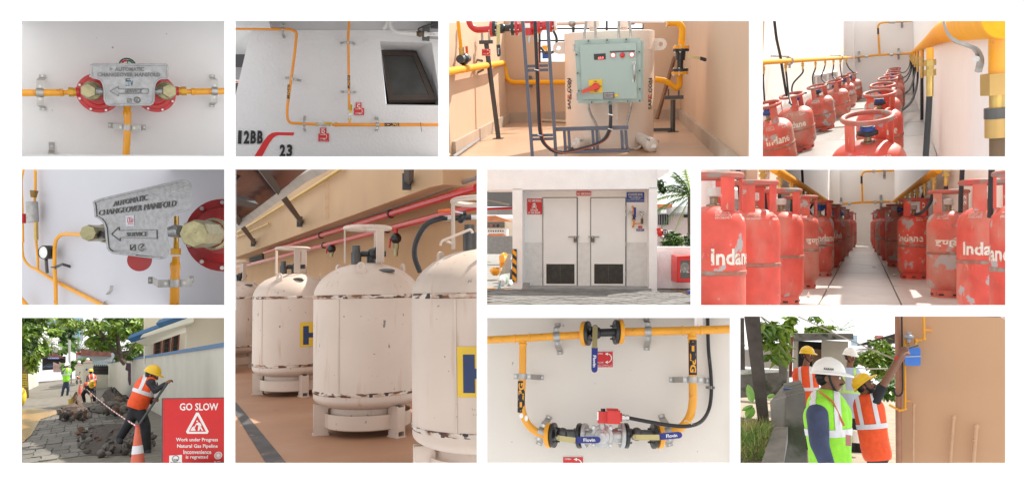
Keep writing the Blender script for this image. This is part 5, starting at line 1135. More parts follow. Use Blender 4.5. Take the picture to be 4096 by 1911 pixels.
win = [(790,380),(1665,380),(1665,-10),(790,-10)]
zt = T3(B3)
mb = MB()
for (x0,y0,x1,y1) in ((455,-12,790,900),(1665,-12,2030,900),(790,380,1665,900)):
  a,c = P(x0,y0),P(x1,y1); mb.box(((a.x + c.x) / 2,B3 + .1,(a.z + c.z) / 2),(c.x - a.x,.2,a.z - c.z))
struct(mb.build('back_wall',TANW,smooth=0))
room_wall(F,'left_wall',(xl3,B3,0),(xl3,dl3,0),T3(B3),T3(dl3),-H3,TANW,(-.06,0,0))
room_wall(F,'right_wall',(xr3,B3,0),(xr3,dr3,0),T3(B3),T3(dr3),-H3,TANW,(.06,0,0))
zs3 = 85 * F.sz * B3
mb = MB(); mb.box(((xl3 + xr3) / 2,B3 - .02,-H3 + zs3 / 2),(xr3 - xl3,.04,zs3)); struct(mb.build('skirting',TAND,smooth=0))
for sx,x,d_ in ((1,xl3,dl3),(-1,xr3,dr3)): mb = MB(); mb.box((x + sx * .015,(B3 + d_) / 2,-H3 + zs3 / 2),(.03,B3 - d_ - .1,zs3)); struct(mb.build('skirting',TAND,smooth=0))
t = thing('window_grille','black barred window in the back wall of the vaporiser room','window',P(900,380))
for y in (95,195,290,378): mb = MB(); mb.cyl(P(788,y,B3 + .05),P(1667,y,B3 + .05),.009,n=6); mb.build('bar',BLACK,t)
for x,w in ((792,.014),(1075,.016),(1355,.012),(1662,.012)): mb = MB(); mb.cyl(P(x,380,B3 + .06),P(x,-10,B3 + .06),w,n=6); mb.build('bar',BLACK,t)
mb = MB(); mb.tube(spline([P(900,100,B3 + .5),P(935,180,B3 + .5),P(915,280,B3 + .5),P(850,300,B3 + .5),P(800,250,B3 + .5)],6),.016,8); tag(mb.build('black_hose',RUBBER),'black hose looping outside the barred window of the vaporiser room','hose')
for i,(x0,y0,x1,y1,m,lab) in enumerate(((815,250,858,300,YEL,'yellow board seen through the barred window'),(815,300,870,345,BLUEV,'blue drum seen through the barred window'),(1560,36,1590,58,BLUEV,'small blue box high outside the barred window'))):
  a,c = P(x0,y0,B3 + 1),P(x1,y1,B3 + 1); mb = MB(); mb.box(((a.x + c.x) / 2,B3 + 1.1,(a.z + c.z) / 2),(c.x - a.x,.2,a.z - c.z)); mb.box(((a.x + c.x) / 2,B3 + 1.1,a.z + .01),((c.x - a.x) * 1.1,.22,.02)); tag(mb.build('outside_box',m,smooth=0),lab,'box')
# the vaporiser tank
TB = FLR(1375,1075); DT = TB.y; RT = 388 * F.s * DT * .98; TX = F.p(1375,334,DT).x
TANK = M('beige_enamel',(.74,.62,.53),.28,var=.03,vs=2,coat=.4)
t = thing('vaporiser_tank','tall beige cylindrical vaporiser tank behind the green control box','tank',(TX,DT,-H3)); ztop = P(1375,128,DT).z
mb = MB(); mb.lathe([(RT * .97,-H3 + .01),(RT,-H3 + .02),(RT,ztop - .15),(RT * 1.004,ztop - .15),(RT * 1.004,ztop - .14),(RT,ztop - .14),(RT,ztop),(RT * .97,ztop + .004),(0,ztop + .01)],(TX,DT,0),64); bd = mb.build('shell',TANK,t,smooth=25)
for x,y,s_ in ((950,258,-1),(1808,226,1)):
  c = P(x,y,DT); r = 50 * F.s * DT; pts = [c + V((s_ * -1.4 * r,0,r)),c + V((0,0,r))] + [c + V((s_ * r * math.sin(a),0,r * math.cos(a))) for a in (PI / 6,PI / 3,PI / 2,PI * 2 / 3,PI * 5 / 6)] + [c + V((0,0,-r)),c + V((s_ * -1.4 * r,0,-r))]
  mb = MB(); mb.poly(pts,.03,holes=[[c + V((.38 * r * math.cos(2 * PI * k / 12),0,.38 * r * math.sin(2 * PI * k / 12))) for k in range(12)]]); mb.build('lifting_lug',TANK,t,smooth=0)
def wrapT(a0,zc):
  def g(x,y,e):      # x runs up the tank, y towards the left of the reader
    a = a0 - y / RT; return V((TX + (RT + .002) * math.sin(a),DT - (RT + .002) * math.cos(a),zc + x))
  return g
for (xc,sg) in ((1040,-1),(1717,1)):
  aa = math.asin(max(-1,min(1,(P(xc,600,DT - RT * .4).x - TX) / RT))); zc = P(xc,612,DT - .2).z; L_ = 330 * F.s * DT
  for s_,dz,w,h,m in (('SAF',-L_ * .35,L_ * .26,.062,BLACKP),('E',-L_ * .155,L_ * .09,.062,REDS),('CON',L_ * .12,L_ * .36,.062,BLACKP)):
    mb = MB(); mb.text(s_,(0,0,0),(1,0,0),(0,0,1),w,h,wrap=wrapT(aa,zc + dz),bold=.03); mb.build('name_lettering',m,t,smooth=0)
  mb = MB(); mb.text('EasyVap',(0,0,0),(1,0,0),(0,0,1),L_ * .52,.05,wrap=wrapT(aa + .085,zc - L_ * .03 + .02),bold=.01); mb.build('name_lettering',BLACKP,t,smooth=0)
def head_box(lab,x,y,r,ax):
  d = DT - RT - .12; c = P(x,y,d); rr = r * F.s * d; a = V(ax).normalized()
  u = thing('terminal_box',lab,'junction box',c); mb = MB(); mb.cyl(c - a * .26,c - a * .02,rr * .8,n=24); mb.build('neck',M('off_white_enamel',(.66,.60,.55),.4),u)
  mb = MB(); mb.lathe([(rr,-.05),(rr * 1.02,0),(rr * .96,.02),(rr * .7,.03),(0,.03)],c,24,a); lid = mb.build('lid',_M['off_white_enamel'],u)
  q = a.to_track_quat('Z','Y').to_matrix()
  for k in range(4): p0 = c + q @ V((math.cos(k * PI / 2 + .6) * rr * 1.0,math.sin(k * PI / 2 + .6) * rr * 1.0,0)); mb = MB(); mb.cyl(p0 - a * .02,p0 + a * .025,rr * .13,n=8); mb.build('bolt',STEEL,lid)
  lb = q @ V((0,1,0)); mb = MB(); mb.box(c + a * .032,(rr * .9,.004,rr * .5),None); mb.build('label',WHITEP,lid)
head_box('white round terminal box at the lower left of the vaporiser tank',1110,1055,52,(-.55,-.7,.05)); head_box('white round terminal box at the lower right of the vaporiser tank',1728,1068,62,(.35,-.9,-.15))
# control box
DC = DT - RT - .22; s3 = F.s * DC
MINT = M('mint_green_enamel',(.36,.45,.405),.4,var=.03,vs=3,coat=.15)
t = thing('control_box','mint green control box with red lamps in front of the beige tank','control box',P(1370,715,DC))
def slab3(nm,q,d,dep,mat,par,bev=0): mb = MB(); mb.poly([P(x,y,d) for x,y in q],dep); o = mb.build(nm,mat,par,smooth=0); return o
slab3('case',[(1118,200),(1665,195),(1662,700),(1130,712)],DC + .03,.2,MINT,t)
slab3('flange',[(1084,192),(1640,172),(1643,708),(1115,722)],DC,.03,MINT,t)
dr = slab3('door',[(1128,232),(1600,212),(1608,682),(1150,686)],DC - .02,.02,MINT,t)
for i,(x,y) in enumerate(((1202,200),(1358,193),(1518,188),(1626,290),(1629,447),(1631,600),(1630,697),(1529,703),(1378,706),(1229,711),(1122,615),(1113,467),(1103,313))):
  c = P(x,y,DC); mb = MB(); mb.cyl(c,c + V((0,-.012,0)),16 * s3,n=14); lg = mb.build('lug',MINT,t)
  mb = MB(); mb.cyl(c,c + V((0,-.02,0)),8 * s3,n=8); mb.build('bolt',GUN,lg)
for y in (255,665): mb = MB(); mb.cyl(P(1080 + (y - 255) * .06,y - 30,DC),P(1080 + (y - 255) * .06,y + 30,DC),8 * s3,n=8); mb.build('hinge',STEEL,t)
dp_ = slab3('display',[(1246,308),(1345,302),(1347,352),(1249,357)],DC - .024,.008,BLACK,t)
mb = MB(); mb.text('69.9',P(1305,341,DC - .027),V((1,0,.02)),V((0,0,1)),46 * s3,19 * s3,bold=.02); mb.build('digits',M('red_led',(.8,.1,.1),.5,emit=(1,.08,.06,3.0)),dp_,smooth=0)
slab3('nameplate_strip',[(1380,283),(1590,276),(1590,290),(1380,297)],DC - .022,.003,GUN,t)
for i,(x,y) in enumerate(((1408,318),(1486,318),(1565,313))):
  c = P(x,y,DC - .02); mb = MB(); mb.cyl(c,c + V((0,-.012,0)),22 * s3,n=18); lp = mb.build('lamp_bezel',REDP,t)
  mb = MB(); mb.ball(c + V((0,-.012,0)),(17 * s3,10 * s3,17 * s3),14,8); mb.build('lamp',M('lit_red_lamp',(.8,.12,.1),.3,emit=(1,.45,.4,1.6)) if i != 1 else M('unlit_red_lamp',(.6,.03,.03),.3),lp)
mb = MB(); a = P(1583,380,DC - .02); b_ = P(1586,535,DC - .02); mb.tube(spline([a,a + V((0,-.035,-.03)),(a + b_) / 2 + V((0,-.05,0)),b_ + V((0,-.035,.03)),b_],5),9 * s3,8); hd = mb.build('handle',STEEL,t)
for y in (385,528): mb = MB(); mb.box(P(1584,y,DC - .024),(28 * s3,.006,24 * s3)); mb.build('handle_plate',STEEL,hd,smooth=0)
sw = slab3('switch_plate',[(1203,524),(1317,519),(1320,632),(1210,636)],DC - .026,.008,M('yellow_switch_plate',(.75,.5,.02),.4),t)
c = P(1263,582,DC - .03); mb = MB(); mb.cyl(c,c + V((0,-.02,0)),34 * s3,n=20); mb.build('switch_hub',REDS,sw)
mb = MB(); mb.poly([P(1285,555,DC - .06),P(1290,590,DC - .06),P(1150,640,DC - .06),P(1146,612,DC - .06)],.02); mb.build('switch_lever',M('orange_red_plastic',(.7,.06,.03),.4),sw,smooth=0)
lettering(F,[('OFF',1260,537,26,9),('ON',1221,580,18,8),('ON',1305,577,18,8),('OFF',1264,622,24,8)],DC - .028,BLACKP,sw)
np_ = slab3('nameplate',[(1323,630),(1418,627),(1420,680),(1325,682)],DC - .024,.003,M('grey_nameplate',(.16,.13,.13),.4,.4),t)
lettering(F,[('LP GAS VAPORIZER',1371,639,78,6),('MODEL',1371,652,78,4),('SERIAL NUMBER',1371,662,78,4),('CAPACITY',1371,672,78,4)],DC - .025,WHITEP,np_)
slab3('sticker',[(1422,643),(1452,641),(1453,665),(1424,668)],DC - .024,.002,_M['yellow_switch_plate'],t)
# conduits
BRAID = M('braided_steel',(.42,.4,.38),.45,.6,var=.3,vs=90,bump=.6,bs=200)
for i,(pts,lab) in enumerate((([(1168,185),(1168,140),(1180,60),(1190,-5)],'leftmost braided conduit rising from the green box'),([(1265,178),(1262,130),(1258,60),(1258,-5)],'second braided conduit rising from the green box'),([(1457,172),(1455,110),(1457,50),(1458,-5)],'third braided conduit rising from the green box'),([(1557,165),(1553,110),(1545,50),(1532,-5)],'rightmost braided conduit rising from the green box'),
                              ([(1200,725),(1215,800),(1262,890),(1290,990),(1298,1060)],'braided conduit hanging below the left of the green box'),([(1562,712),(1545,800),(1520,900),(1500,1000),(1530,1080),(1600,1100),(1640,1080)],'braided conduit hanging below the right of the green box'))):
  d = DC + .06; Q = [P(x,y,d) for x,y in pts]; u = thing('braided_conduit',lab,'conduit',Q[0],'braided conduits of the green box'); mb = MB(); mb.tube(spline(Q,6),11 * s3,10); mb.build('hose',BRAID,u)
  mb = MB(); q2 = Q[0]; up = (Q[1] - Q[0]).normalized(); mb.cyl(q2,q2 + up * 34 * s3,13 * s3,n=8); mb.build('gland',STEEL,u,smooth=20)
# tank top fittings behind
for i,(x,y) in enumerate(((1240,60),(1500,60))):
  u = thing('tank_valve',('left','right')[i] + ' beige relief fitting on top of the vaporiser tank','valve',P(x,100,DT)); c = P(x,100,DT); mb = MB(); mb.lathe([(.03,0),(.03,.03),(.055,.035),(.055,.09),(.03,.1),(.03,.2)],c + V((0,0,-.02)),14); mb.build('body',TANK,u)
u = thing('relief_pipe','thin beige pipe with a valve crossing above the tank to the yellow elbow','pipe',P(1000,55,B3 - .3))
mb = MB(); mb.cyl(P(930,55,B3 - .3),P(1180,45,B3 - .3),.02,n=10); mb.build('pipe',TANK,u); mb = MB(); mb.cyl(P(1550,40,B3 - .3),P(1840,45,B3 - .3),.016,n=10); mb.build('pipe',TANK,u)
mb = MB(); mb.ball(P(1065,50,B3 - .3),.045); mb.build('valve_body',GALV,u)
# ladder frame in front
DFm = DC - .3; s3f = F.s * DFm
PF = lambda x,y: P(x,y,DFm)
t = thing('steel_ladder','blue grey steel ladder frame carrying the black cable before the tank','ladder',PF(820,1165))
def flatbar(nm,a,b,w,par,d=0,mat=GREYF):
  A,B_ = F.p(*a,DFm + d),F.p(*b,DFm + d); ax = (B_ - A).normalized(); sd = V((0,-1,0)).cross(ax).normalized() * w * s3f / 2; mb = MB(); mb.poly([A + sd,B_ + sd,B_ - sd,A - sd],.018); return mb.build(nm,mat,par,smooth=0)
for a,b in (((648,-5),(733,1195)),((856,-5),(931,1195))): flatbar('upright',a,b,28,t)
for a,b in (((686,411),(862,404)),((688,446),(864,440)),((726,990),(902,986)),((730,1022),(904,1017))): flatbar('rung',a,b,24,t,.01)
flatbar('rail',(918,938),(1537,922),34,t,.02); flatbar('rail',(940,1130),(1547,1118),26,t,.02)
for x in (998,1035,1236,1270,1478,1515): flatbar('strut',(x,945),(x + 10,1112),24,t,.04)
mb = MB(); Q = spline([P(752,-5,DFm - .04),P(765,300,DFm - .04),P(782,700,DFm - .04),P(800,980,DFm - .04),P(860,1085,DFm - .05),P(970,1132,DFm - .06),P(1150,1098,DFm - .06),P(1310,1040,DFm - .05),P(1375,950,DFm - .04),P(1388,850,DFm),P(1385,740,DFm + .12)],8); mb.tube(Q,15 * s3f,12)
u = thing('black_cable','thick black cable looping from the ceiling along the steel frame into the green box','cable',Q[30]); mb.build('cable',RUBBER,u)
mb = MB(); mb.cyl(P(1382,722,DC),P(1384,750,DFm + .13),19 * s3f,n=12); mb.build('gland',STEEL,u)
mb = MB(); mb.tube([q + V((.018,-.02,0)) for q in Q[6:66]],.003,5); mb.build('red_wire',M('red_wire',(.45,.1,.05),.5),u)
for i,(x,y) in enumerate(((768,440),(795,985),(990,1133),(1230,1080),(1384,935),(1386,815))): mb = MB(); mb.ring(P(x,y,DFm - .045),20 * s3f,3.2 * s3f,(.3,0,1) if i in (0,1,4,5) else (1,0,.3),14,6); mb.build('cable_tie',WHITEP,u)
# left post
dpst = FLR(445,1015).y; PP = lambda x,y: P(x,y,dpst); sp3 = F.s * dpst
t = thing('pipe_support','dark grey steel post with cross head under the red pipe at the left','support',PP(450,1015))
A,B_ = PP(345,215),PP(448,1012); mb = MB(); mb.tube([A,B_],21 * sp3,4); mb.build('post',DGREY,t,smooth=0)
mb = MB(); mb.box(PP(345,208),(118 * sp3,.05,30 * sp3)); mb.build('cross_head',DGREY,t,smooth=0)
mb = MB(); mb.box(PP(448,1016),(90 * sp3,.12,.012)); mb.build('base_plate',GUN,t,smooth=0)
for x in (312,372): mb = MB(); mb.box(PP(x,162),(20 * sp3,.03,66 * sp3)); mb.build('bracket',GALV,t,smooth=0)
open_close_sign(F,308,265,382,323,dpst - .05,'red valve sign fixed to the dark grey post in the vaporiser room',dpst)
# red pipe train
dpr = 6.35; sp3 = F.s * dpr; PR = lambda x,y: P(x,y,dpr - .02); REDM = REDP
t = thing('red_pipe_train','red pipe with flanged strainer running along the top left of the vaporiser room','pipe',PR(400,100))
mb = MB(); mb.tube(rpath([PR(197,-5),PR(205,60),PR(255,108),PR(390,98)],.06),27 * sp3,16); mb.build('pipe',REDM,t)
def disc(nm,x,y,r,w,mat,par,P_=None,s_=None,hz=True):
  p_ = P_ or PR; sc = s_ or sp3; c = p_(x,y); ax = V((1,0,0)) if hz else V((0,0,1)); mb = MB(); mb.cyl(c - ax * w * sc / 2,c + ax * w * sc / 2,r * sc,n=24); o = mb.build(nm,mat,par)
  for k in range(6):
    a = 2 * PI * (k + .3) / 6; u = (V((0,math.cos(a),math.sin(a))) if hz else V((math.cos(a),math.sin(a),0))) * r * sc * .78
    mb = MB(); mb.cyl(c + u - ax * w * sc * .9,c + u + ax * w * sc * .9,r * sc * .11,n=6); mb.build('bolt',STEEL,o,smooth=20)
  return o
disc('flange',392,98,66,22,REDM,t); disc('flange',602,90,64,24,REDM,t); disc('flange',790,75,62,26,REDM,t); disc('flange',888,65,60,22,REDM,t); disc('flange',925,62,50,16,TANK,t)
mb = MB(); mb.cyl(PR(602,90),PR(925,62),38 * sp3,n=18); mb.cyl(PR(697,-5),PR(700,150),46 * sp3,n=20); mb.build('strainer',REDM,t)
mb = MB(); mb.tube([PR(703,150),PR(705,175),PR(705,215)],[12 * sp3,14 * sp3,12 * sp3],10); mb.cyl(PR(715,188),PR(785,182),5 * sp3,n=8); mb.build('drain_cock',STEEL,t)
slab_ = sign_plate(F,[(665,50),(712,50),(715,88),(668,90)],dpr - .02 - 47 * sp3,WHITEP,.002,'label',t)
t = thing('ball_valve','black ball valve with hanging lever between the red flanges','valve',PR(480,130))
disc('flange',415,95,66,26,BLACK,t); disc('flange',568,90,62,24,BLACK,t)
mb = MB(); mb.ball(PR(475,95),42 * sp3); mb.cyl(PR(430,95),PR(565,90),28 * sp3); mb.build('body',BLACK,t)
PRf = lambda x,y: P(x,y,dpr - .12)
mb = MB(); mb.poly([PRf(432,62),PRf(462,62),PRf(458,235),PRf(432,235)],.008); mb.build('lever',_M['zinc_yellow_plate'],t,smooth=0)
mb = MB(); mb.poly([PRf(430,230),PRf(462,228),PRf(466,310),PRf(455,330),PRf(440,330),PRf(434,310)],.014); g = mb.build('grip',M('black_vinyl_grip',(.015,.016,.025),.45),t,smooth=0)
mb = MB(); mb.text('Flovin',PRf(449,285) + V((0,-.002,0)),V((0,0,-1)),V((1,0,0)),50 * sp3,16 * sp3,.001); mb.build('grip_lettering',WHITEP,g,smooth=0)
# yellow pipes
LWx = xl3 + .09
def L3(x,y): return F.hit(x,y,V((LWx,0,0)),V((1,0,0)))
Y3 = 'yellow pipes of the vaporiser room'; rp3 = 21 * F.s * B3
t = thing('yellow_pipe','yellow pipe along the left wall and back wall behind the tank','pipe',P(500,540,B3 - .1),Y3)
mb = MB(); mb.tube(rpath([L3(5,458),L3(440,388),P(492,380,B3 - .1),P(520,545,B3 - .1),P(1020,543,B3 - .1)],.1,8),rp3,14); mb.build('pipe',YELM,t)
t5 = thing('small_gas_valve','thin yellow drop pipe with black valve and orange lever at the far left','valve',L3(155,400),Y3); 
mb = MB(); mb.tube([L3(105,-5),L3(133,250)],.014,10); mb.build('pipe',YELM,t5)
mb = MB(); mb.tube([L3(135,250),L3(140,310)],.022,8); mb.build('union',BRASS,t5,smooth=20)
mb = MB(); mb.ball(L3(155,350),.05); mb.cyl(L3(125,350),L3(190,345),.032); mb.build('body',BLACK,t5)
mb = MB(); mb.cyl(L3(158,378),L3(160,410),.018); mb.build('stub',YELM,t5)
mb = MB(); mb.tube([L3(165,340),L3(185,300),L3(180,242)],.012,6); mb.build('lever',M('orange_lever',(.75,.12,.02),.4),t5)
for i,(x,y) in enumerate(((310,365),(318,440))):
  mb = MB(); mb.tube([F.hit(x - 40,y - 8 if i == 0 else y + 20,V((xl3,0,0)),V((1,0,0))),L3(x,y)],.012,6); tag(mb.build('wall_bracket',GUN),('upper' if i == 0 else 'lower') + ' dark bracket holding the yellow pipe to the left tan wall','bracket')
for i,(x,y) in enumerate(((708,505),(712,575))):
  mb = MB(); mb.box(P(x,y,B3 - .06),(.05,.08,.035)); mb.cyl(P(x,y - 10,B3 - .02),P(x,y - 10,B3 - .09),.01,n=8); tag(mb.build('wall_bracket',GUN,smooth=0),('upper' if i == 0 else 'lower') + ' dark bracket on the back tan wall behind the steel frame','bracket')
DY = DT + .1; PYr = lambda x,y: P(x,y,DY); sy = F.s * DY
t = thing('yellow_pipe','yellow pipe with flanges dropping beside the right wall of the vaporiser room','pipe',PYr(1965,600),Y3)
mb = MB(); mb.tube(rpath([PYr(1868,47),PYr(1960,45),PYr(1990,90),PYr(1980,250)],.07,8),27 * sy,16); mb.build('pipe',YELM,t)
mb = MB(); mb.tube(rpath([PYr(1968,460),PYr(1965,570),PYr(1940,598),PYr(1850,530),PYr(1760,520)],.05,8),24 * sy,16); mb.build('pipe',YELM,t)
disc('flange',1979,250,68,22,YEL,t,PYr,sy,False); disc('flange',1968,466,72,22,YEL,t,PYr,sy,False); disc('flange',1862,48,40,14,YEL,t,PYr,sy)
t = thing('ball_valve','black ball valve with lever pointing right on the right hand yellow pipe','valve',PYr(1970,440))
disc('flange',1977,275,68,22,BLACK,t,PYr,sy,False); disc('flange',1969,440,70,22,BLACK,t,PYr,sy,False)
mb = MB(); mb.cyl(PYr(1975,275),PYr(1970,360),42 * sy,n=18); mb.cyl(PYr(1970,360),PYr(1969,440),27 * sy,n=18); mb.build('body',BLACK,t)
mb = MB(); mb.poly([P(2030,318,DY - .15),P(2142,332,DY - .15),P(2140,356,DY - .15),P(2030,336,DY - .15)],.01); mb.build('lever',_M['zinc_yellow_plate'],t,smooth=0)
mb = MB(); mb.poly([P(2138,328,DY - .15),P(2190,342,DY - .15),P(2192,362,DY - .15),P(2180,372,DY - .15),P(2137,358,DY - .15)],.015); mb.build('grip',_M['black_vinyl_grip'],t,smooth=0)
dq2 = FLR(1910,958).y; PQ = lambda x,y: P(x,y,dq2); sq_ = F.s * dq2
t = thing('pipe_support','dark grey steel post with cross head beside the right wall of the vaporiser room','support',PQ(1910,960))
mb = MB(); mb.tube([PQ(1910,690),PQ(1908,958)],21 * sq_,4); mb.build('post',DGREY,t,smooth=0)
mb = MB(); mb.box(PQ(1917,670),(158 * sq_,.05,30 * sq_)); mb.build('cross_head',DGREY,t,smooth=0)
mb = MB(); mb.box(PQ(1910,960),(90 * sq_,.12,.012)); mb.build('base_plate',GUN,t,smooth=0)
for x in (1872,1958): mb = MB(); mb.cyl(PQ(x,655),PQ(x,600),.008,n=6); mb.build('u_bolt',GUN,t)
mb = MB(); mb.box(PQ(1820,940),(150 * sq_,.04,.03)); mb.build('floor_tie',DGREY,t,smooth=0)
mb = MB(); mb.tube([P(1925,330,B3 - .12),P(1775,850,B3 - .3)],17 * F.s * B3,4); tag(mb.build('wooden_plank',M('brown_wood',(.22,.11,.06),.7,var=.2),smooth=0),'brown wooden plank leaning in the right back corner of the vaporiser room','plank')
for nm,m,pts,r,lab in (('floor_pipe',M('cream_pvc',(.62,.52,.38),.4),[(10,1185),(460,866),(495,858),(1040,888)],13,'cream plastic pipe along the left wall floor of the vaporiser room'),('floor_pipe',M('grey_pvc',(.25,.25,.26),.4),[(70,1190),(520,872),(560,848),(1040,862)],11,'grey plastic pipe along the left wall floor of the vaporiser room')):
  mb = MB(); mb.tube(rpath([FLR(x,y) + V((0,0,.02)) for x,y in pts],.1),[r * F.s * 8.0] * len(rpath([FLR(x,y) for x,y in pts],.1)),10); tag(mb.build(nm,m),lab,'pipe','plastic pipes on the floor of the vaporiser room')
# ================================================================== 9 the row of big white tanks under a tin roof
F6 = Frame(925,665,1.002,498,518); use(F6); F = F6
HT = 1.8; H6 = .66 * HT; VP6 = F.ray(-490,518); DIR = V((VP6.x,1,0)).normalized()   # the row runs off to the left
def tank_at(hpx): return HT / (hpx * F.sz)
ORW = M('orange_wall_paint',(.52,.315,.16),.75,var=.05,vs=1.2,bump=.06,bs=60,spots=[((.42,.27,.16),1.5,.6,.2,(1,1,.6),.5)])
FLO = M('brown_floor',(.38,.20,.115),.6,var=.12,vs=1.5,spots=[((.36,.24,.17),1.5,.55,.2,(1,1,1),.7),((.2,.12,.09),5,.66,.1)])
struct(MB().add([F.floor(-2,1203,H6),F.floor(1000,1203,H6),F.floor(1000,700,H6),F.floor(-2,700,H6)],[(0,1,2,3)]).build('floor',FLO,smooth=0))
mb = MB(); mb.add([F.floor(x,y,H6 - .005) for x,y in ((-2,925),(25,950),(235,1203),(150,1203),(60,1060),(-2,960))],[(0,1,2,3,4,5)]); struct(mb.build('floor_strip',M('dark_floor_strip',(.07,.065,.065),.7,var=.3,vs=5,spots=[((.2,.13,.1),6,.6,.1)]),smooth=0))
W0 = F.p(985,518,8.2); nW = V((-DIR.y,DIR.x,0)); nW = nW if nW.y < 0 else -nW
def OW(x,y,o=0.0): return F.hit(x,y,W0 + nW * o,nW)
# wall with beam (wall thing parts stay setting)
mb = MB(); mb.poly([OW(-3,-3),OW(990,-3),OW(990,800),OW(-3,760)],.03,nW); struct(mb.build('wall',ORW,smooth=0))
q = [(-3,398),(860,70),(860,-6),(-3,-6)]
BO = .45
mb = MB(); low = [OW(-3,372,BO),OW(796,84,BO),OW(848,73,BO),OW(848,-6,BO),OW(-3,-6,BO)]; mb.poly(low,.42,nW); struct(mb.build('beam',M('beam_paint',(.54,.35,.20),.75,var=.05,vs=1.5,spots=[((.44,.29,.18),2,.62,.2,(1,1,.6),.5)]),smooth=0))
mb = MB(); mb.box(OW(388,120,BO + .01),(.09,.02,.75),Matrix.Rotation(0,3,'Z')); struct(mb.build('beam_joint',M('beam_pilaster',(.62,.44,.28),.75),smooth=0))
# tin roof
TIN = M('tin_roof',(.20,.11,.11),.35,.5,var=.2,vs=3)
t = thing('tin_roof','corrugated red brown tin roof on dark struts at the top left','roof',F.p(120,100,8))
ra,rb_ = F.p(-3,205,12.5),F.p(-3,-6,7.0); rc,rd_ = F.p(330,-6,9.5),F.p(40,222,12.5)
NC = 13
mb = MB(); vs_ = []; fs = []
for i in range(NC * 4 + 1):
  f = i / (NC * 4.0); a = ra.lerp(rb_,f); b_ = rd_.lerp(rc,f); o_ = V((0,0,.035 * math.sin(i * PI / 2)))
  vs_ += [a + o_,b_ + o_]
fs = [(2 * i,2 * i + 1,2 * i + 3,2 * i + 2) for i in range(NC * 4)]
mb.add(vs_,fs); mb.build('sheet',TIN,t,smooth=60)
for a,b_ in (((-3,60),(40,12)),((0,128),(90,152))): mb = MB(); mb.tube([F.p(*a,7.4),F.p(*b_,8.2)],.05,4); mb.build('purlin',M('dark_roof_steel',(.06,.06,.065),.5),t,smooth=0)
mb = MB(); mb.tube([F.p(20,245,12),F.p(300,40,8.6),F.p(385,-6,8.0)],.07,4); mb.build('gutter',M('grey_gutter',(.42,.36,.30),.6),t,smooth=0)
for i,(a,b_) in enumerate((((112,-6),(280,222)),((5,190),(92,305)),((712,-6),(712,62)))):
  u = thing('roof_strut',('long dark steel roof strut meeting the orange beam','short dark steel roof strut at the left edge of the orange beam','dark steel roof strut end cut by the top edge')[i],'strut',F.p(*b_,8)); d = (7.4,10.0,7.6)[i]
  A = F.p(*a,d); B_ = OW(b_[0],b_[1],BO + .02); mb = MB(); mb.tube([A,B_],.055,4); mb.build('bar',_M['dark_roof_steel'],u,smooth=0)
  mb = MB(); mb.box(B_,(.16,.05,.2)); mb.build('end_plate',_M['dark_roof_steel'],u,smooth=0)
# pipes on the wall
YG = M('gold_pipe',(.6,.35,.03),.3,.2)
for i,(pts,r,o,m,lab,nm) in enumerate((([(985,85),(640,185),(350,278),(135,345)],.045,.3,REDP,'upper red pipe running along the orange wall','red_pipe'),([(985,160),(640,245),(400,305),(15,408)],.04,.3,REDP,'lower red pipe running along the orange wall','red_pipe'),
                                          ([(445,8),(280,112),(100,222),(15,270)],.03,BO + .08,YG,'long yellow pipe under the tin roof','yellow_pipe'),([(150,230),(60,268),(15,285)],.02,BO + .06,YG,'short yellow pipe stub below the long yellow pipe','yellow_pipe'),([(985,45),(640,168),(300,280),(130,335)],.025,.2,M('grey_conduit',(.25,.2,.17),.6),'grey conduit above the red pipes on the orange wall','conduit'))):
  Q = [OW(x,y,o) for x,y in (pts[0],pts[-1])]; Q = [OW(x,y,o) for x,y in pts]; u = thing(nm,lab,'pipe',Q[0],'pipes along the orange wall'); mb = MB(); mb.tube([Q[0],Q[-1]] if nm == 'red_pipe' else Q,r,12); mb.build('pipe',m,u)
  if nm == 'red_pipe':
    for k,x in enumerate((640,360) if i == 0 else (625,372)):
      y = pts[0][1] + (pts[-1][1] - pts[0][1]) * (x - pts[0][0]) / (pts[-1][0] - pts[0][0]); c = OW(x,y,o); mb = MB(); mb.ring(c,r * 1.15,.012,DIR,16,6); mb.tube([c + V((0,0,r)),c - nW * .3 + V((0,0,r * 1.6))],.012,6); mb.build('pipe_clip',GUN,u)
tag(sign_plate(F,[(136,292),(160,288),(160,312),(136,316)],OW(148,300,.03).y,M('pink_notice',(.6,.3,.3),.6),.01,'wall_notice'),'small pink notice on the orange wall at the left','sign')
u = thing('wall_vent','dark louvred vent low on the orange wall at the far left','vent',OW(100,375,.02))
mb = MB(); mb.poly([OW(72,352,.03),OW(126,338,.03),OW(126,385,.03),OW(72,392,.03)],.04,nW); mb.build('recess',M('dark_vent',(.03,.03,.03),.7),u,smooth=0)
for k in range(4): mb = MB(); mb.tube([OW(74,358 + k * 9,.05),OW(125,345 + k * 10,.05)],.012,4); mb.build('slat',GUN,u,smooth=0)
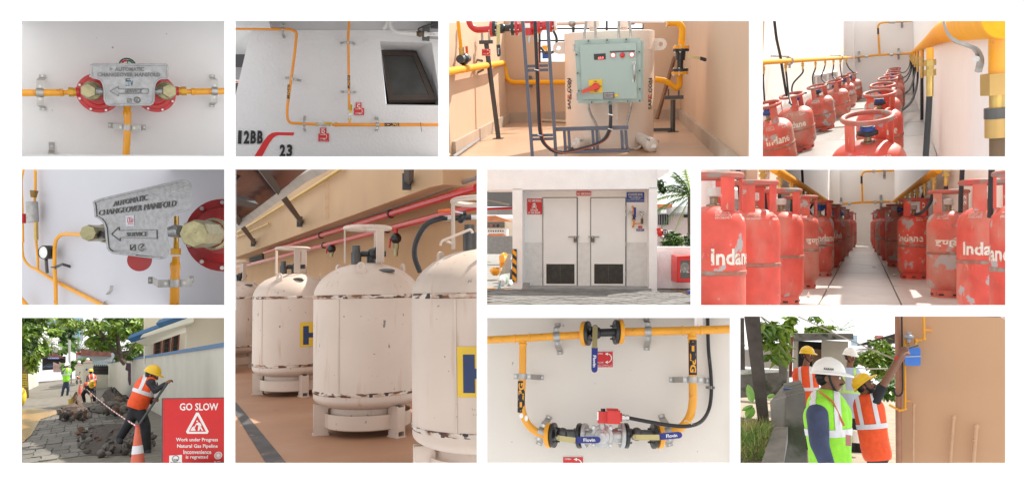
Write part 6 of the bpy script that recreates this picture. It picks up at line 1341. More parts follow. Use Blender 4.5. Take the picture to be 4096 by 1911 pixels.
# tanks
WT = M('white_tank_paint',(.585,.475,.40),.5,var=.05,vs=2.5,rand=True,spots=[((.55,.45,.37),2.2,.56,.2,(1,1,.35),.6),((.2,.17,.15),16,.70,.02,(1,1,.5)),((.28,.13,.07),26,.715,.02,(1,1,1.6)),((.42,.24,.14),7,.6,.14,(2,2,.22),.5),((.45,.38,.32),1.5,.52,.2,(1,1,1),.5)])
RUST = M('rusty_seam',(.60,.52,.45),.75,var=.1,vs=10,rand=True,spots=[((.10,.035,.02),9,.5,.08,(1,1,3)),((.3,.14,.07),4,.5,.1,(1,1,2),.6),((.04,.03,.03),14,.6,.04)])
HY = M('yellow_decal',(.68,.44,.03),.5,var=.06,rand=True,spots=[((.55,.4,.2),20,.7,.05)]); HB = M('navy_decal',(.012,.03,.10),.5,var=.12)
RTk = .26 * HT
def make_tank(dec_angle=None,dirty=1):
  t = thing('gas_tank','x','gas tank',copyable=True); t.matrix_world = Matrix(); rt = RTk
  zb,zc = .24,HT - .30 - .06
  pr = [(rt * .70,.155)]
  for k in range(0,7): a = -PI / 2 * (1 - k / 6.0) * .62; pr.append((rt * (.68 + .32 * (math.cos(a) - .56) / .44),zb + .10 * (1 + math.sin(a) * 1.05) - .02))
  zt_ = HT * .655
  pr += [(rt,zb + .12),(rt,zt_)]
  for k in range(1,9): a = k / 8 * PI / 2; pr.append((rt * math.cos(a) if k < 8 else 0,zt_ + .30 * math.sin(a)))
  mb = MB(); mb.lathe(pr,n=56); bd = mb.build('shell',WT,t,smooth=40)
  for z in (zt_,zb + .13): mb = MB(); mb.lathe([(rt,z - .016),(rt + .006,z - .01),(rt + .006,z + .01),(rt,z + .016)],n=56); mb.build('weld_seam',RUST,t)
  mb = MB(); mb.box((rt * math.sin(-.55) * 1.0,-rt * math.cos(.55) * 1.0,(zt_ + zb + .12) / 2),(.014,.01,zt_ - zb - .16),Matrix.Rotation(-.55,3,'Z')); mb.build('side_weld',WT,t)
  mb = MB(); mb.lathe([(rt * .80,.19),(rt * .80,.07),(rt * .76,.06),(rt * .76,.17)],n=40); mb.build('base_skirt',WT,t)
  for k in range(3):
    a = -PI / 2 + .62 + k * 2 * PI / 3; c = V((math.cos(a),math.sin(a),0)) * rt * .86; m4 = Matrix.Translation(c) @ Matrix.Rotation(a + PI / 2,4,'Z')
    mb = MB(); mb.m = m4; mb.box((-.036,0,.13),(.012,.12,.26)); mb.box((.036,0,.13),(.012,.12,.26)); mb.box((0,-.056,.15),(.072,.012,.2)); mb.box((0,0,.006),(.1,.14,.012)); mb.build('leg',WT,t)
  zr = HT
  mb = MB(); mb.ring((0,0,zr - .012),.20,.017,n=32); mb.build('guard_ring',WT,t)
  for k in range(3):
    a = -PI / 2 + .55 + k * 2 * PI / 3; mb = MB(); mb.m = Matrix.Translation((math.cos(a) * .2,math.sin(a) * .2,zr - .17)) @ Matrix.Rotation(a,4,'Z'); mb.box((0,0,0),(.014,.075,.31)); mb.build('stay',WT,t)
  for k in range(3):
    a = -PI / 2 - .18 + k * 2 * PI / 3; z = zt_ + .21; c = V((math.cos(a),math.sin(a),0)) * rt * .78; mb = MB(); mb.m = Matrix.Translation(c + V((0,0,z))) @ Matrix.Rotation(a,4,'Z')
    mb.poly([V((-.02,-.05,-.06)),V((-.02,-.035,.05))] + [V((-.02,.035 * math.sin(q_),.05 + .035 * math.cos(q_))) for q_ in (-1.2,-.6,0,.6,1.2)] + [V((-.02,.035,.05)),V((-.02,.05,-.06))],.02,(1,0,0),holes=[[V((-.02,.018 * math.cos(2 * PI * j / 10),.045 + .018 * math.sin(2 * PI * j / 10))) for j in range(10)]]); mb.build('lifting_lug',WT,t,smooth=0)
  zt2 = zt_ + .29
  mb = MB(); mb.cyl((-.10,-.05,zt2 - .03),(-.10,-.05,zt2 + .10),.045,n=12); mb.cyl((-.10,-.05,zt2 + .08),(-.10,-.05,zt2 + .16),.035,n=12); mb.build('relief_valve',GUN,t)
  mb = MB(); mb.cyl((.03,-.02,zt2 - .02),(.03,-.02,zt2 + .06),.04,n=12); mb.ball((.05,-.02,zt2 + .09),.055); mb.cyl((-.06,-.02,zt2 + .09),(.16,-.02,zt2 + .09),.028,n=10); mb.cyl((.05,-.02,zt2 + .1),(.11,-.08,zt2 + .19),.012,n=6); mb.build('outlet_valve',BLACK,t)
  if dirty == 1:
    c = V((rt * .33,-rt * .60,zt_ + .218)); mb = MB(); mb.ball(c,(.075,.04,.02),18,8); mb.build('nameplate',GUN,t)
  if dec_angle is not None:
    zc = HT * .41; n = 14; vs_ = []; w0,w1 = dec_angle + .62,dec_angle + 1.75
    mb = MB()
    for k in range(n + 1):
      a = w0 + (w1 - w0) * k / n - PI / 2
      for z in (zc - .145,zc + .145): vs_.append(V((math.cos(a) * (rt + .003),math.sin(a) * (rt + .003),z)))
    mb.add(vs_,[(2 * k,2 * k + 1,2 * k + 3,2 * k + 2) for k in range(n)]); dc = mb.build('yellow_band',HY,t)
    def g(x,y,e): a = dec_angle + 1.02 + x / rt - PI / 2; return V((math.cos(a) * (rt + .005),math.sin(a) * (rt + .005),zc + y - .01))
    mb = MB(); mb.text('HI',(0,0,0),(1,0,0),(0,0,1),.30,.22,wrap=g,bold=.06,sub=2); mb.build('band_lettering',HB,dc)
  index_children(t); return t
TP = {'a': make_tank(-.15),'b': make_tank(.62),'c': make_tank(-1.15,0)}
for i,(cx,hp,k,rz,lab) in enumerate(((547,815,'b',0,'big white rust spotted gas tank standing in the middle of the tank row'),(245,570,'a',-.2,'white gas tank second from the left in the tank row'),(22,405,'a',.25,'far white gas tank cut by the left edge of the tank row'),(1015,1160,'c',0,'nearest white gas tank cut by the right edge of the tank row'))):
  d = tank_at(hp); p = F.p(cx,518,d); o = place_cyl(TP[k],(p.x,p.y,-H6),lab,'white gas tanks in a row',rz)
  if i == 2: clip_tree(o,F,x=-2)
  if i == 3: clip_tree(o,F,x=1001,y=1203)
# hoses and droppers
dR6 = tank_at(1160)
t = thing('gas_hose','black hose arching from the nearest tank valve down behind it','hose',F.p(740,330,dR6))
D6 = dR6 + .15; Q = spline([F.p(865,208,D6),F.p(835,210,D6),F.p(780,235,D6 + .1),F.p(742,300,D6 + .2),F.p(735,360,D6 + .3),F.p(755,420,D6 + .4)],8); mb = MB(); mb.tube(Q,12 * F.s * D6,12); mb.build('hose',RUBBER,t)
mb = MB(); mb.cyl(F.p(848,209,D6),F.p(892,207,D6),12 * F.s * D6,n=12); mb.build('ferrule',STEEL,t)
t = thing('ball_valve','black ball valve with orange lever on the nearest tank','valve',F.p(920,215,D6)); s6 = F.s * D6
mb = MB(); mb.ball(F.p(922,210,D6),20 * s6); mb.cyl(F.p(892,207,D6),F.p(960,204,D6),13 * s6); mb.cyl(F.p(922,190,D6),F.p(940,186,D6),10 * s6); mb.build('body',BLACK,t)
mb = MB(); mb.cyl(F.p(960,204,D6),F.p(1000,202,D6),10 * s6); mb.build('nipple',STEEL,t)
mb = MB(); mb.tube([F.p(928,188,D6 - .03),F.p(890,182,D6 - .03),F.p(875,178,D6 - .03)],5 * s6,6); mb.build('lever',STEEL,t)
mb = MB(); mb.tube([F.p(880,178,D6 - .03),F.p(830,180,D6 - .03)],7 * s6,8); mb.build('grip',M('orange_lever',(.75,.12,.02),.4),t)
t = thing('grab_rail','white grab rail on the shoulder of the nearest tank','rail',F.p(900,290,dR6 - .3)); mb = MB(); mb.tube(rpath([F.p(838,318,dR6 - .3),F.p(842,300,dR6 - .3),F.p(960,252,dR6 - .3),F.p(968,268,dR6 - .3)],.02),5 * F.s * dR6,8); mb.build('rail',WT,t)
mb = MB(); mb.tube([F.p(862,300,dR6 - .3),F.p(885,308,dR6 - .28)],5 * F.s * dR6,8); mb.build('foot',WT,t)
for i,(x,y0,y1) in enumerate(((660,248,360),(402,312,362))):
  o_ = .3; t = thing('drop_valve',('dropper with black valve and red lever behind the middle tank','dropper with black valve left of the middle tank guard ring')[i],'valve',OW(x,y1,o_)); c0,c1 = OW(x,y0,o_),OW(x,y1,o_); h = (c1 - c0)
  mb = MB(); mb.cyl(c0,c0 + h * .2,.03); mb.build('pipe',REDP,t)
  mb = MB(); mb.ball(c0 + h * .36,.075); mb.cyl(c0 + h * .2,c0 + h * .55,.04); mb.build('body',BLACK,t)
  mb = MB(); mb.cyl(c0 + h * .55,c0 + h * .75,.04,n=6); mb.cyl(c0 + h * .75,c1,.03); mb.build('coupling',ZINC,t)
  mb = MB(); mb.tube([c0 + h * .36 + nW * .08,c0 + h * .7 + nW * .08 + DIR * .03],.014,6); mb.build('lever',REDP,t)
# ================================================================== people and plants: shared builders
def blob(name,prims,mat,parent,voxel=.014,smooth=5,keep=None):
  """one continuous surface grown round tapered limbs and ellipsoids"""
  mb = MB()
  for p in prims:
    if p[0] == 'c':
      _,a,b,ra,rb = p; a,b = V(a),V(b); mb.tube([a,b],[ra,rb],14); mb.ball(a,ra,12,8); mb.ball(b,rb,12,8)
    else: mb.ball(p[1],p[2],16,10,p[3] if len(p) > 3 else None)
  me = bpy.data.meshes.new('tmp'); me.from_pydata([tuple(v) for v in mb.v],[],mb.f); me.update()
  bm = bmesh.new(); bm.from_mesh(me); bmesh.ops.recalc_face_normals(bm,faces=bm.faces); bm.to_mesh(me); bm.free()
  ob = bpy.data.objects.new('tmp',me); COL.objects.link(ob)
  r = ob.modifiers.new('r','REMESH'); r.mode = 'VOXEL'; r.voxel_size = voxel
  s_ = ob.modifiers.new('s','SMOOTH'); s_.factor = .5; s_.iterations = smooth
  bpy.context.view_layer.update(); m2 = bpy.data.meshes.new_from_object(ob.evaluated_get(bpy.context.evaluated_depsgraph_get()))
  bpy.data.objects.remove(ob); bpy.data.meshes.remove(me)
  if keep:
    bm = bmesh.new(); bm.from_mesh(m2)
    for co,no in keep: bmesh.ops.bisect_plane(bm,geom=bm.verts[:] + bm.edges[:] + bm.faces[:],plane_co=V(co),plane_no=V(no),clear_inner=True)
    bm.to_mesh(m2); bm.free()
  out = MB(); out.v = [v.co.copy() for v in m2.vertices]; out.f = [tuple(p.vertices) for p in m2.polygons]; bpy.data.meshes.remove(m2)
  o = out.build(name,mat,parent,smooth=80); return o
def band(o,parent,planes,mat,name='reflective_stripe',off=.005):
  """a strip of a garment between cutting planes, lifted off its surface"""
  bm = bmesh.new(); bm.from_mesh(o.data); lo = V(o['_o'])
  for co,no in planes: bmesh.ops.bisect_plane(bm,geom=bm.verts[:] + bm.edges[:] + bm.faces[:],plane_co=V(co) - lo,plane_no=V(no),clear_inner=True)
  bm.normal_update()
  for v in bm.verts: v.co += v.normal * off
  mb = MB(); bm.verts.index_update(); mb.v = [v.co + lo for v in bm.verts]; mb.f = [tuple(v.index for v in f.verts) for f in bm.faces]; bm.free()
  if mb.f: return mb.build(name,mat,parent,smooth=80)
SKIN = M('brown_skin',(.20,.085,.045),.55,var=.08,vs=30); HAIR = M('black_hair',(.012,.011,.01),.6,var=.2)
HV_O = M('orange_vest',(.80,.085,.012),.7,var=.1,vs=18,bump=.9,bs=13); HV_G = M('lime_vest',(.28,.72,.03),.7,var=.08,vs=18,bump=.9,bs=13); SILV = M('silver_tape',(.66,.66,.68),.4,var=.06)
DENIM = M('dark_trousers',(.016,.016,.02),.8,var=.3,bump=.9,bs=12); NAVY = M('navy_shirt',(.045,.06,.12),.8,var=.2,vs=10,bump=.9,bs=14); BLK = M('black_cloth',(.014,.014,.018),.8,var=.2)
H_W = M('white_helmet',(.82,.81,.78),.3,var=.03,coat=.2); H_Y = M('yellow_helmet',(.80,.50,.012),.3,var=.04,coat=.2)
def head_matrix(c,yaw,pitch,roll=0,k=1.0):
  return Matrix.Translation(V(c)) @ Matrix.Rotation(R(yaw + 180),4,'Z') @ Matrix.Rotation(R(roll),4,'Y') @ Matrix.Rotation(R(pitch),4,'X') @ Matrix.Scale(k,4)
def head_prims(hm):
  r3 = hm.to_3x3().normalized(); k = hm.to_scale().x; P_ = lambda *q: hm @ V(q)
  def E(c,r): return ('e',P_(*c),tuple(x * k for x in r),r3)
  return [E((0,-.012,.035),(.076,.096,.085)),E((0,.03,-.025),(.062,.068,.085)),E((0,.05,-.078),(.044,.042,.036)),('c',P_(0,.095,.005),P_(0,.117,-.033),.009 * k,.016 * k),
      E((.078,-.008,-.012),(.012,.024,.033)),E((-.078,-.008,-.012),(.012,.024,.033)),E((0,.083,.022),(.05,.018,.011)),E((0,.092,-.064),(.026,.014,.011))]
def head_parts(t,hm,helmet,logo=None,beard=False,moustache=True,hair=True,strap=True,detail=True,tip=0):
  r3 = hm.to_3x3().normalized(); k = hm.to_scale().x; P_ = lambda *q: hm @ V(q)
  if hair: blob('hair',[('e',P_(0,-.03,.02),tuple(x * k for x in (.084,.088,.09)),r3),('e',P_(0,-.05,-.03),tuple(x * k for x in (.07,.06,.05)),r3)] + ([('e',P_(0,.045,-.075),tuple(x * k for x in (.055,.047,.04)),r3),('c',P_(.066,.0,-.02),P_(.05,.04,-.075),.016 * k,.016 * k),('c',P_(-.066,.0,-.02),P_(-.05,.04,-.075),.016 * k,.016 * k)] if beard else []),HAIR,t,.012,2)
  if detail:
    for sx in (-1,1):
      mb = MB(); mb.ball(P_(sx * .029,.086,.004),.011 * k,10,6); e = mb.build('eye',WHITEP,t); mb = MB(); mb.ball(P_(sx * .029,.094,.004),.006 * k,8,6); mb.build('iris',HAIR,e)
      mb = MB(); mb.tube([P_(sx * .012,.1,.022),P_(sx * .03,.099,.029),P_(sx * .05,.085,.022)],.005 * k,6); mb.build('eyebrow',HAIR,t)
    if moustache: mb = MB(); mb.tube([P_(-.034,.088,-.058),P_(-.015,.106,-.048),P_(0,.109,-.047),P_(.015,.106,-.048),P_(.034,.088,-.058)],[.004 * k,.008 * k,.008 * k,.008 * k,.004 * k],8); mb.build('moustache',HAIR,t)
  if helmet:
    h2 = hm @ Matrix.Translation((0,0,.04)) @ Matrix.Rotation(R(tip),4,'X') @ Matrix.Translation((0,-.25 * math.sin(R(tip)) * .1,-.04)); P_ = lambda *q: h2 @ V(q)
    mb = MB(); n = 28; vs_ = []; rows = 9
    for i in range(rows + 1):
      a = i / rows * PI / 2
      for j in range(n):
        b = 2 * PI * j / n; vs_.append(P_(.112 * math.cos(a) ** .8 * math.cos(b),-.008 + .138 * math.cos(a) ** .8 * math.sin(b),.04 + .125 * math.sin(a)))
    fs = [(i * n + j,i * n + (j + 1) % n,(i + 1) * n + (j + 1) % n,(i + 1) * n + j) for i in range(rows) for j in range(n)]
    mb.add(vs_,fs); sh = mb.build('helmet',helmet,t,smooth=60)
    mb = MB(); vs_ = []
    for (e,z) in ((0,.05),(0,.036)):
      for q in (1.0,1.16):
        for j in range(n):
          b = 2 * PI * j / n; pk = max(0,math.sin(b)) ** 3 * .045 if q > 1 else 0
          vs_.append(P_(.110 * q * math.cos(b),-.008 + .136 * (q if math.sin(b) > 0 else 1 + (q - 1) * .6) * math.sin(b) + pk,z - (.012 if q > 1 else 0) - pk * .25))
    fs = []
    for j in range(n):
      j2 = (j + 1) % n; fs += [(j,j2,n + j2,n + j),(2 * n + j,3 * n + j,3 * n + j2,2 * n + j2),(n + j,n + j2,3 * n + j2,3 * n + j)]
    mb.add(vs_,fs); mb.build('brim',helmet,sh,smooth=40)
    for x in (-.028,0,.028):
      mb = MB(); mb.tube([P_(x,-.008 + .12 * math.cos(a),.045 + .126 * math.sin(a) - abs(x) * .25) for a in (R(30),R(55),R(80),R(105),R(130),R(150))],.007 * k,6); mb.build('ridge',helmet,sh)
    if logo:
      c = P_(logo[1] * .114,.01,.072); ax = r3 @ V((0,logo[1],0)); up = r3 @ V((-logo[1] * .25,0,1)); c = c + r3 @ V((logo[1] * .004,0,0)); mb = MB(); mb.text(logo[0],c,ax,up,.075 * k,.018 * k,.004,bold=.03); mb.build('helmet_lettering',BLACKP,sh,smooth=0)
    if strap:
      P_ = lambda *q: hm @ V(q)
      for sx in (-1,1): mb = MB(); mb.tube(spline([P_(sx * .095,.01,.045),P_(sx * .082,.02,-.03),P_(sx * .055,.045,-.09),P_(0,.06,-.118)],4),.009 * k,6,sq=.4); mb.build('chin_strap',BLK,t)
      mb = MB(); mb.tube([P_(.088 * math.cos(a),-.01 + .105 * math.sin(a),.0) for a in (R(200),R(225),R(250),R(270),R(290),R(315),R(340))],.014 * k,6,sq=.4); mb.build('nape_band',BLK,t)
def hand_prims(w,d,up,k=1.0,curl=.6):
  """palm, four fingers of unequal length and a thumb; d points along the hand, up is its back"""
  w,d,up = V(w),V(d).normalized(),V(up); up = (up - d * up.dot(d)).normalized(); s = d.cross(up); out = [('c',w,w + d * .05 * k,.026 * k,.030 * k),('c',w + d * .035 * k + s * .018 * k,w + d * .08 * k + s * .025 * k,.018 * k,.016 * k),('c',w + d * .035 * k - s * .018 * k,w + d * .08 * k - s * .025 * k,.018 * k,.016 * k)]
  for i,(o,ln) in enumerate(((-.030,.062),(-.010,.074),(.010,.070),(.030,.055))):
    a = w + d * .085 * k + s * o * k; b = a + (d * math.cos(curl) - up * math.sin(curl)) * ln * .5 * k; c = b + (d * math.cos(curl * 2.3) - up * math.sin(curl * 2.3)) * ln * .55 * k
    out += [('c',a,b,.0095 * k,.009 * k),('c',b,c,.009 * k,.0078 * k)]
  a = w + d * .025 * k + s * .026 * k; b = a + (d * .6 + s * .7 - up * .3).normalized() * .036 * k; c = b + (d * .8 + s * .1 - up * .6).normalized() * .032 * k
  return out + [('c',a,b,.012 * k,.0105 * k),('c',b,c,.0105 * k,.009 * k)]
def leaves(name,blobs,size,mats,parent=None,asp=.5,droop=.3,seed=1,tagargs=None,flat=False):
  """a crown of many small leaf faces spread through overlapping volumes: (centre, radii, count)"""
  rnd = random.Random(seed); vs_ = []; fs = []; mi = []
  for c,r,n in blobs:
    c,r = V(c),V(r); sub = [(V((rnd.uniform(-1,1),rnd.uniform(-1,1),rnd.uniform(-1,1))),rnd.randrange(len(mats))) for _ in range(max(4,n // 60))]
    for _ in range(n):
      q,m = sub[rnd.randrange(len(sub))]
      if q.length > 1: q = q.normalized() * .9
      e = q + V((rnd.gauss(0,.2),rnd.gauss(0,.2),rnd.gauss(0,.17)))
      p = c + V((e.x * r.x,e.y * r.y,e.z * r.z)); a = rnd.uniform(0,2 * PI); d = V((math.cos(a),math.sin(a),rnd.uniform(-.9,.5) - droop)).normalized(); s = d.cross(V((rnd.gauss(0,.5),rnd.gauss(0,.5),1))).normalized(); l = size * rnd.uniform(.6,1.25); w = l * asp
      b = len(vs_); nn = s.cross(d) * l * .12; vs_ += [p,p + d * l * .5 + s * w * .5 + nn,p + d * l,p + d * l * .5 - s * w * .5 + nn]; fs.append((b,b + 1,b + 2,b + 3)); mi.append(m if rnd.random() < .7 else rnd.randrange(len(mats)))
  me = bpy.data.meshes.new(name); f = CUR; lo = V(parent['_o']) if parent is not None else V(blobs[0][0])
  me.from_pydata([tuple(v - lo) for v in vs_],[],fs)
  for m in mats: me.materials.append(m)
  me.polygons.foreach_set('material_index',mi); o = bpy.data.objects.new(name,me); COL.objects.link(o); o['_o'] = tuple(lo)
  if parent is not None: o.parent = parent
  else: o.matrix_world = f.M @ Matrix.Translation(lo)
  if tagargs: tag(o,*tagargs)
  return o
LEAF = [M('leaf_%d' % i,c,.5,var=.25,vs=3) for i,c in enumerate(((.05,.12,.012),(.10,.20,.02),(.20,.30,.025),(.03,.07,.012)))]
for m in LEAF: m.node_tree.nodes['Principled BSDF'].inputs['Transmission Weight'].default_value = 0.0
BARK = M('bark',(.10,.075,.055),.9,var=.3,vs=12,bump=.6,bs=30)
def frond(base,d,ln,wid,n,droop,par,mat,name='frond',seed=0):
  rnd = random.Random(seed); d = V(d).normalized(); P0 = V(base); pts = []
  for i in range(11): t_ = i / 10; pts.append(P0 + d * ln * t_ - V((0,0,droop * ln * t_ ** 2)))
  mb = MB(); mb.tube(pts,[ln * .012 * (1 - i / 13) for i in range(11)],5)
  s = d.cross(V((0,0,1))).normalized()
  for i in range(n):
    t_ = .12 + .86 * i / n; k = min(int(t_ * 10),9); p = pts[k].lerp(pts[k + 1],t_ * 10 - k); tg = (pts[k + 1] - pts[k]).normalized(); l = wid * (math.sin(PI * (t_ * .85 + .12)) * .9 + .1)
    for sg in (-1,1):
      e = p + s * sg * l * .75 + tg * l * .5 - V((0,0,l * rnd.uniform(.2,.6))); w = tg * ln * .011
      b = len(mb.v); mb.add([p - w,p + w,e],[(0,1,2)])
  return mb.build(name,mat,par,smooth=0)
# ================================================================== around the cylinder store
use(F7); F = F7; W = 17.0
def fb(nm,x0,y0,x1,y1,d,dep,mat,par=None,lab=None,cat=None):
  a,c = F.p(x0,y0,d),F.p(x1,y1,d); mb = MB(); mb.box(((a.x + c.x) / 2,d + dep / 2,(a.z + c.z) / 2),(abs(c.x - a.x),dep,abs(a.z - c.z))); o = mb.build(nm,mat,par,smooth=0)
  return tag(o,lab,cat) if lab else o
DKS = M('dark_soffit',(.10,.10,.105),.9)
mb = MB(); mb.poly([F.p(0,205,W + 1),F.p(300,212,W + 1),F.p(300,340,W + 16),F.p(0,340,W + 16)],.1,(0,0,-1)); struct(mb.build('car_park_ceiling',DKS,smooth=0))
struct(fb('car_park_beam',0,350,300,408,W + 15,.5,M('pale_beam',(.4,.4,.4),.9)))
mb = MB(); mb.cyl(F.p(0,362,W + 10),F.p(300,350,W + 10),.05); tag(mb.build('red_pipe',REDP),'thin red pipe under the car park ceiling left of the gas store','pipe')
mb = MB(); mb.box(F.p(100,297,W + 7),(1.0,.05,.06),Matrix.Rotation(R(12),3,'Y')); tag(mb.build('tube_light',GALV,smooth=0),'slim tube light under the car park ceiling','lamp')
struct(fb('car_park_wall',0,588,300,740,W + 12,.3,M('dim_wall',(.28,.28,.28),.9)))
h = thing('balcony_house','cream house with tiled roof and balcony behind the car park','house',F.p(130,590,45))
CR = M('cream_house_paint',(.70,.58,.46),.8,var=.05); RT_ = M('clay_tile',(.55,.19,.08),.8,var=.2,vs=2,bump=.5,bs=8)
fb('wall',0,440,260,590,46,2,CR,h); mb = MB(); mb.poly([F.p(0,418,44),F.p(110,415,44),F.p(260,468,44),F.p(0,462,44)],.3); mb.build('roof',RT_,h,smooth=0)
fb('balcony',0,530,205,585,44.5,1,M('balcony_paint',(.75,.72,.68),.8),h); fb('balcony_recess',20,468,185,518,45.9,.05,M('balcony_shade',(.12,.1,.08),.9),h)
for k in range(9): fb('baluster_gap',8 + k * 20,538,16 + k * 20,552,44.45,.05,GUN,h)
mb = MB(); mb.poly([F.p(55,568,43.5),F.p(170,566,43.5),F.p(205,590,43.5),F.p(30,590,43.5)],.3); mb.build('porch_roof',RT_,h,smooth=0)
for k,(x,c) in enumerate(((95,(.05,.05,.06)),(130,(.02,.02,.02)),(75,(.3,.1,.1)))): fb('laundry',x - 10,488,x + 10,512,44.8,.05,M('laundry_%d' % k,c,.9),h)
# junk leaning by the column
for i,(q,m,lab) in enumerate((([(215,735),(250,740),(195,905),(135,940)],GALV,'perforated grey cable tray leaning by the left column'),([(225,790),(252,780),(235,900),(190,905)],GREYP,'grey board leaning by the left column'),([(238,870),(252,860),(250,950),(225,965)],GUN,'dark board leaning lowest by the left column'))):
  d = F.floor(200,985,H7).y + i * -.05 + .3; mb = MB(); mb.poly([F.p(x,y,d) for x,y in q],.03); tag(mb.build('leaning_board',m,smooth=0),lab,'board')
for i,(x,y,w,hh,m,lab) in enumerate(((180,790,40,65,YEL,'tall yellow printed sack leaning in the car park entrance'),(110,885,50,35,YEL,'slumped yellow sack on the car park floor'),(160,965,30,50,M('white_sack',(.6,.62,.64),.7),'white and blue plastic sack at the car park entrance'),(235,985,26,25,_M['white_sack'],'small white bag at the foot of the striped guard'),(185,950,30,45,M('green_sack',(.3,.38,.3),.8),'pale green sack beside the white plastic sack'))):
  d = F.floor(x,max(y + hh,960),H7).y + .2; c = F.p(x,y,d); r = (w * F.sx * d,.2,hh * F.sz * d); mb = MB(); mb.ball(c,r,14,9)
  for k in range(len(mb.v)): q = mb.v[k]; mb.v[k] = q + (q - c) * mnoise.noise(q * 9) * .5
  tag(mb.build('plastic_sack',m),lab,'sack')
d = F.floor(130,1040,H7).y; mb = MB(); mb.poly([F.p(150,960,d),F.p(165,965,d),F.p(150,1050,d),F.p(110,1055,d),F.p(135,1010,d)],.02); tag(mb.build('blue_wrapper',M('blue_wrapper',(.2,.45,.65),.6,spots=[((.75,.75,.75),5,.5,.05)]),smooth=0),'white and blue wrapper trailing onto the paving by the striped guard','wrapper')
mb = MB(); mb.add([F.floor(5,1022,H7 - .012),F.floor(265,1030,H7 - .012),F.floor(265,1040,H7 - .012),F.floor(5,1030,H7 - .012)],[(0,1,2,3)]); struct(mb.build('kerb_line',YEL,smooth=0))
# right side
struct(fb('boundary_wall',1476,678,1785,1030,W + .6,.3,STUC))
t = thing('fire_hose_box','red fire hose box with glass front at the right of the gas store','fire box',F.p(1700,980,W - .3))
REDB = M('red_box_paint',(.60,.025,.02),.4,var=.08); d = W - .3
mb = MB(); mb.hexa([F.p(x,y,W + .5) for x,y in ((1592,742),(1785,742),(1785,965),(1590,965))] + [F.p(x,y,d) for x,y in ((1640,760),(1785,750),(1785,978),(1638,980))]); mb.build('case',REDB,t,smooth=0)
mb = MB(); mb.poly([F.p(x,y,d - .03) for x,y in ((1645,770),(1780,768),(1780,972),(1645,972))],.03,holes=[[F.p(x,y,d - .03) for x,y in ((1668,793),(1748,793),(1748,945),(1668,945))]]); mb.build('door_frame',REDB,t,smooth=0)
mb = MB(); mb.poly([F.p(x,y,d - .012) for x,y in ((1666,791),(1750,791),(1750,947),(1666,947))],.005); gl = mb.build('glass',M('dark_box_glass',(.10,.10,.10),.15),t,smooth=0)
lettering(F,[('FIRE',1706,872,70,44)],d - .016,WHITEP,gl,bold=.0)
mb = MB()
for k in range(3): mb.ring(F.p(1706,850,d - .016),(14 + k * 10) * F.s * d,.012,(0,1,0),20,5)
mb.build('hose_coil',M('grey_hose',(.3,.3,.29),.8),gl)
t = thing('hydrant_valve','red hydrant valve with black hand wheel above the boundary wall','valve',F.p(1510,610,W)); s = F.s * W
mb = MB(); mb.ball(F.p(1500,560,W),28 * s); mb.cyl(F.p(1485,520,W),F.p(1500,590,W),18 * s); mb.build('body',REDB,t)
mb = MB(); mb.ring(F.p(1540,557,W - .1),22 * s,4 * s,(.5,1,0),18,6); mb.cyl(F.p(1540,540,W - .1),F.p(1540,575,W - .1),3 * s,n=6); mb.cyl(F.p(1520,557,W - .1),F.p(1560,557,W - .1),3 * s,n=6); mb.build('hand_wheel',BLACK,t)
mb = MB(); mb.tube([F.p(1500,585,W),F.p(1515,600,W),F.p(1525,605,W)],[14 * s,18 * s,16 * s],12); mb.build('outlet',GALV,t)
h = thing('pink_house','pale pink house with tiled roof behind the boundary wall','house',F.p(1620,680,40)); PK = M('pink_house_paint',(.62,.52,.49),.85,var=.06)
fb('wall',1476,345,1785,690,41,2,PK,h); fb('sunshade',1476,392,1785,402,39.5,1.4,GREYP,h); fb('roof',1476,318,1600,345,40,2,RT_,h); fb('upper_wall',1476,340,1785,392,40.6,1,M('white_house_paint',(.7,.69,.68),.85),h)
w_ = fb('window',1482,405,1567,492,40.9,.15,BLACKP,h)
for k in range(4): fb('curtain',1488 + k * 20,410,1496 + k * 20,488,40.85,.04,M('grey_curtain',(.25,.25,.27),.9),w_)
fb('window',1700,398,1742,432,40.9,.1,BLACKP,h); fb('air_conditioner',1508,365,1552,395,39.4,.5,WHITEP,h); fb('air_conditioner',1560,540,1600,562,39.6,.5,WHITEP,h); fb('garage_shade',1590,585,1785,600,38,2,PK,h)
t = thing('coconut_palm','coconut palm with drooping fronds behind the boundary wall','palm',F.p(1740,680,33)); D7 = 33
mb = MB(); mb.tube([F.p(1760,690,D7),F.p(1755,400,D7),F.p(1758,260,D7)],.14,8); mb.build('trunk',BARK,t); cc = F.p(1760,255,D7)
for k,(dx_,dy,dz,ln,dr) in enumerate(((-1,.1,.75,2.5,.45),(-1,-.1,.25,2.5,.5),(-.95,0,-.05,2.3,.55),(-.6,0,1,2.0,.3),(-.2,.2,1.2,2.0,.2),(-.85,.2,.5,2.4,.5),(-.7,-.2,-.35,1.8,.5),(-.4,0,-.6,1.5,.4),(-.35,-.2,.7,1.9,.3),(-.9,-.3,1.1,2.1,.6))): frond(cc,(dx_,dy,dz),ln,.55,34,dr,t,LEAF[(k * 2) % 3],seed=k)
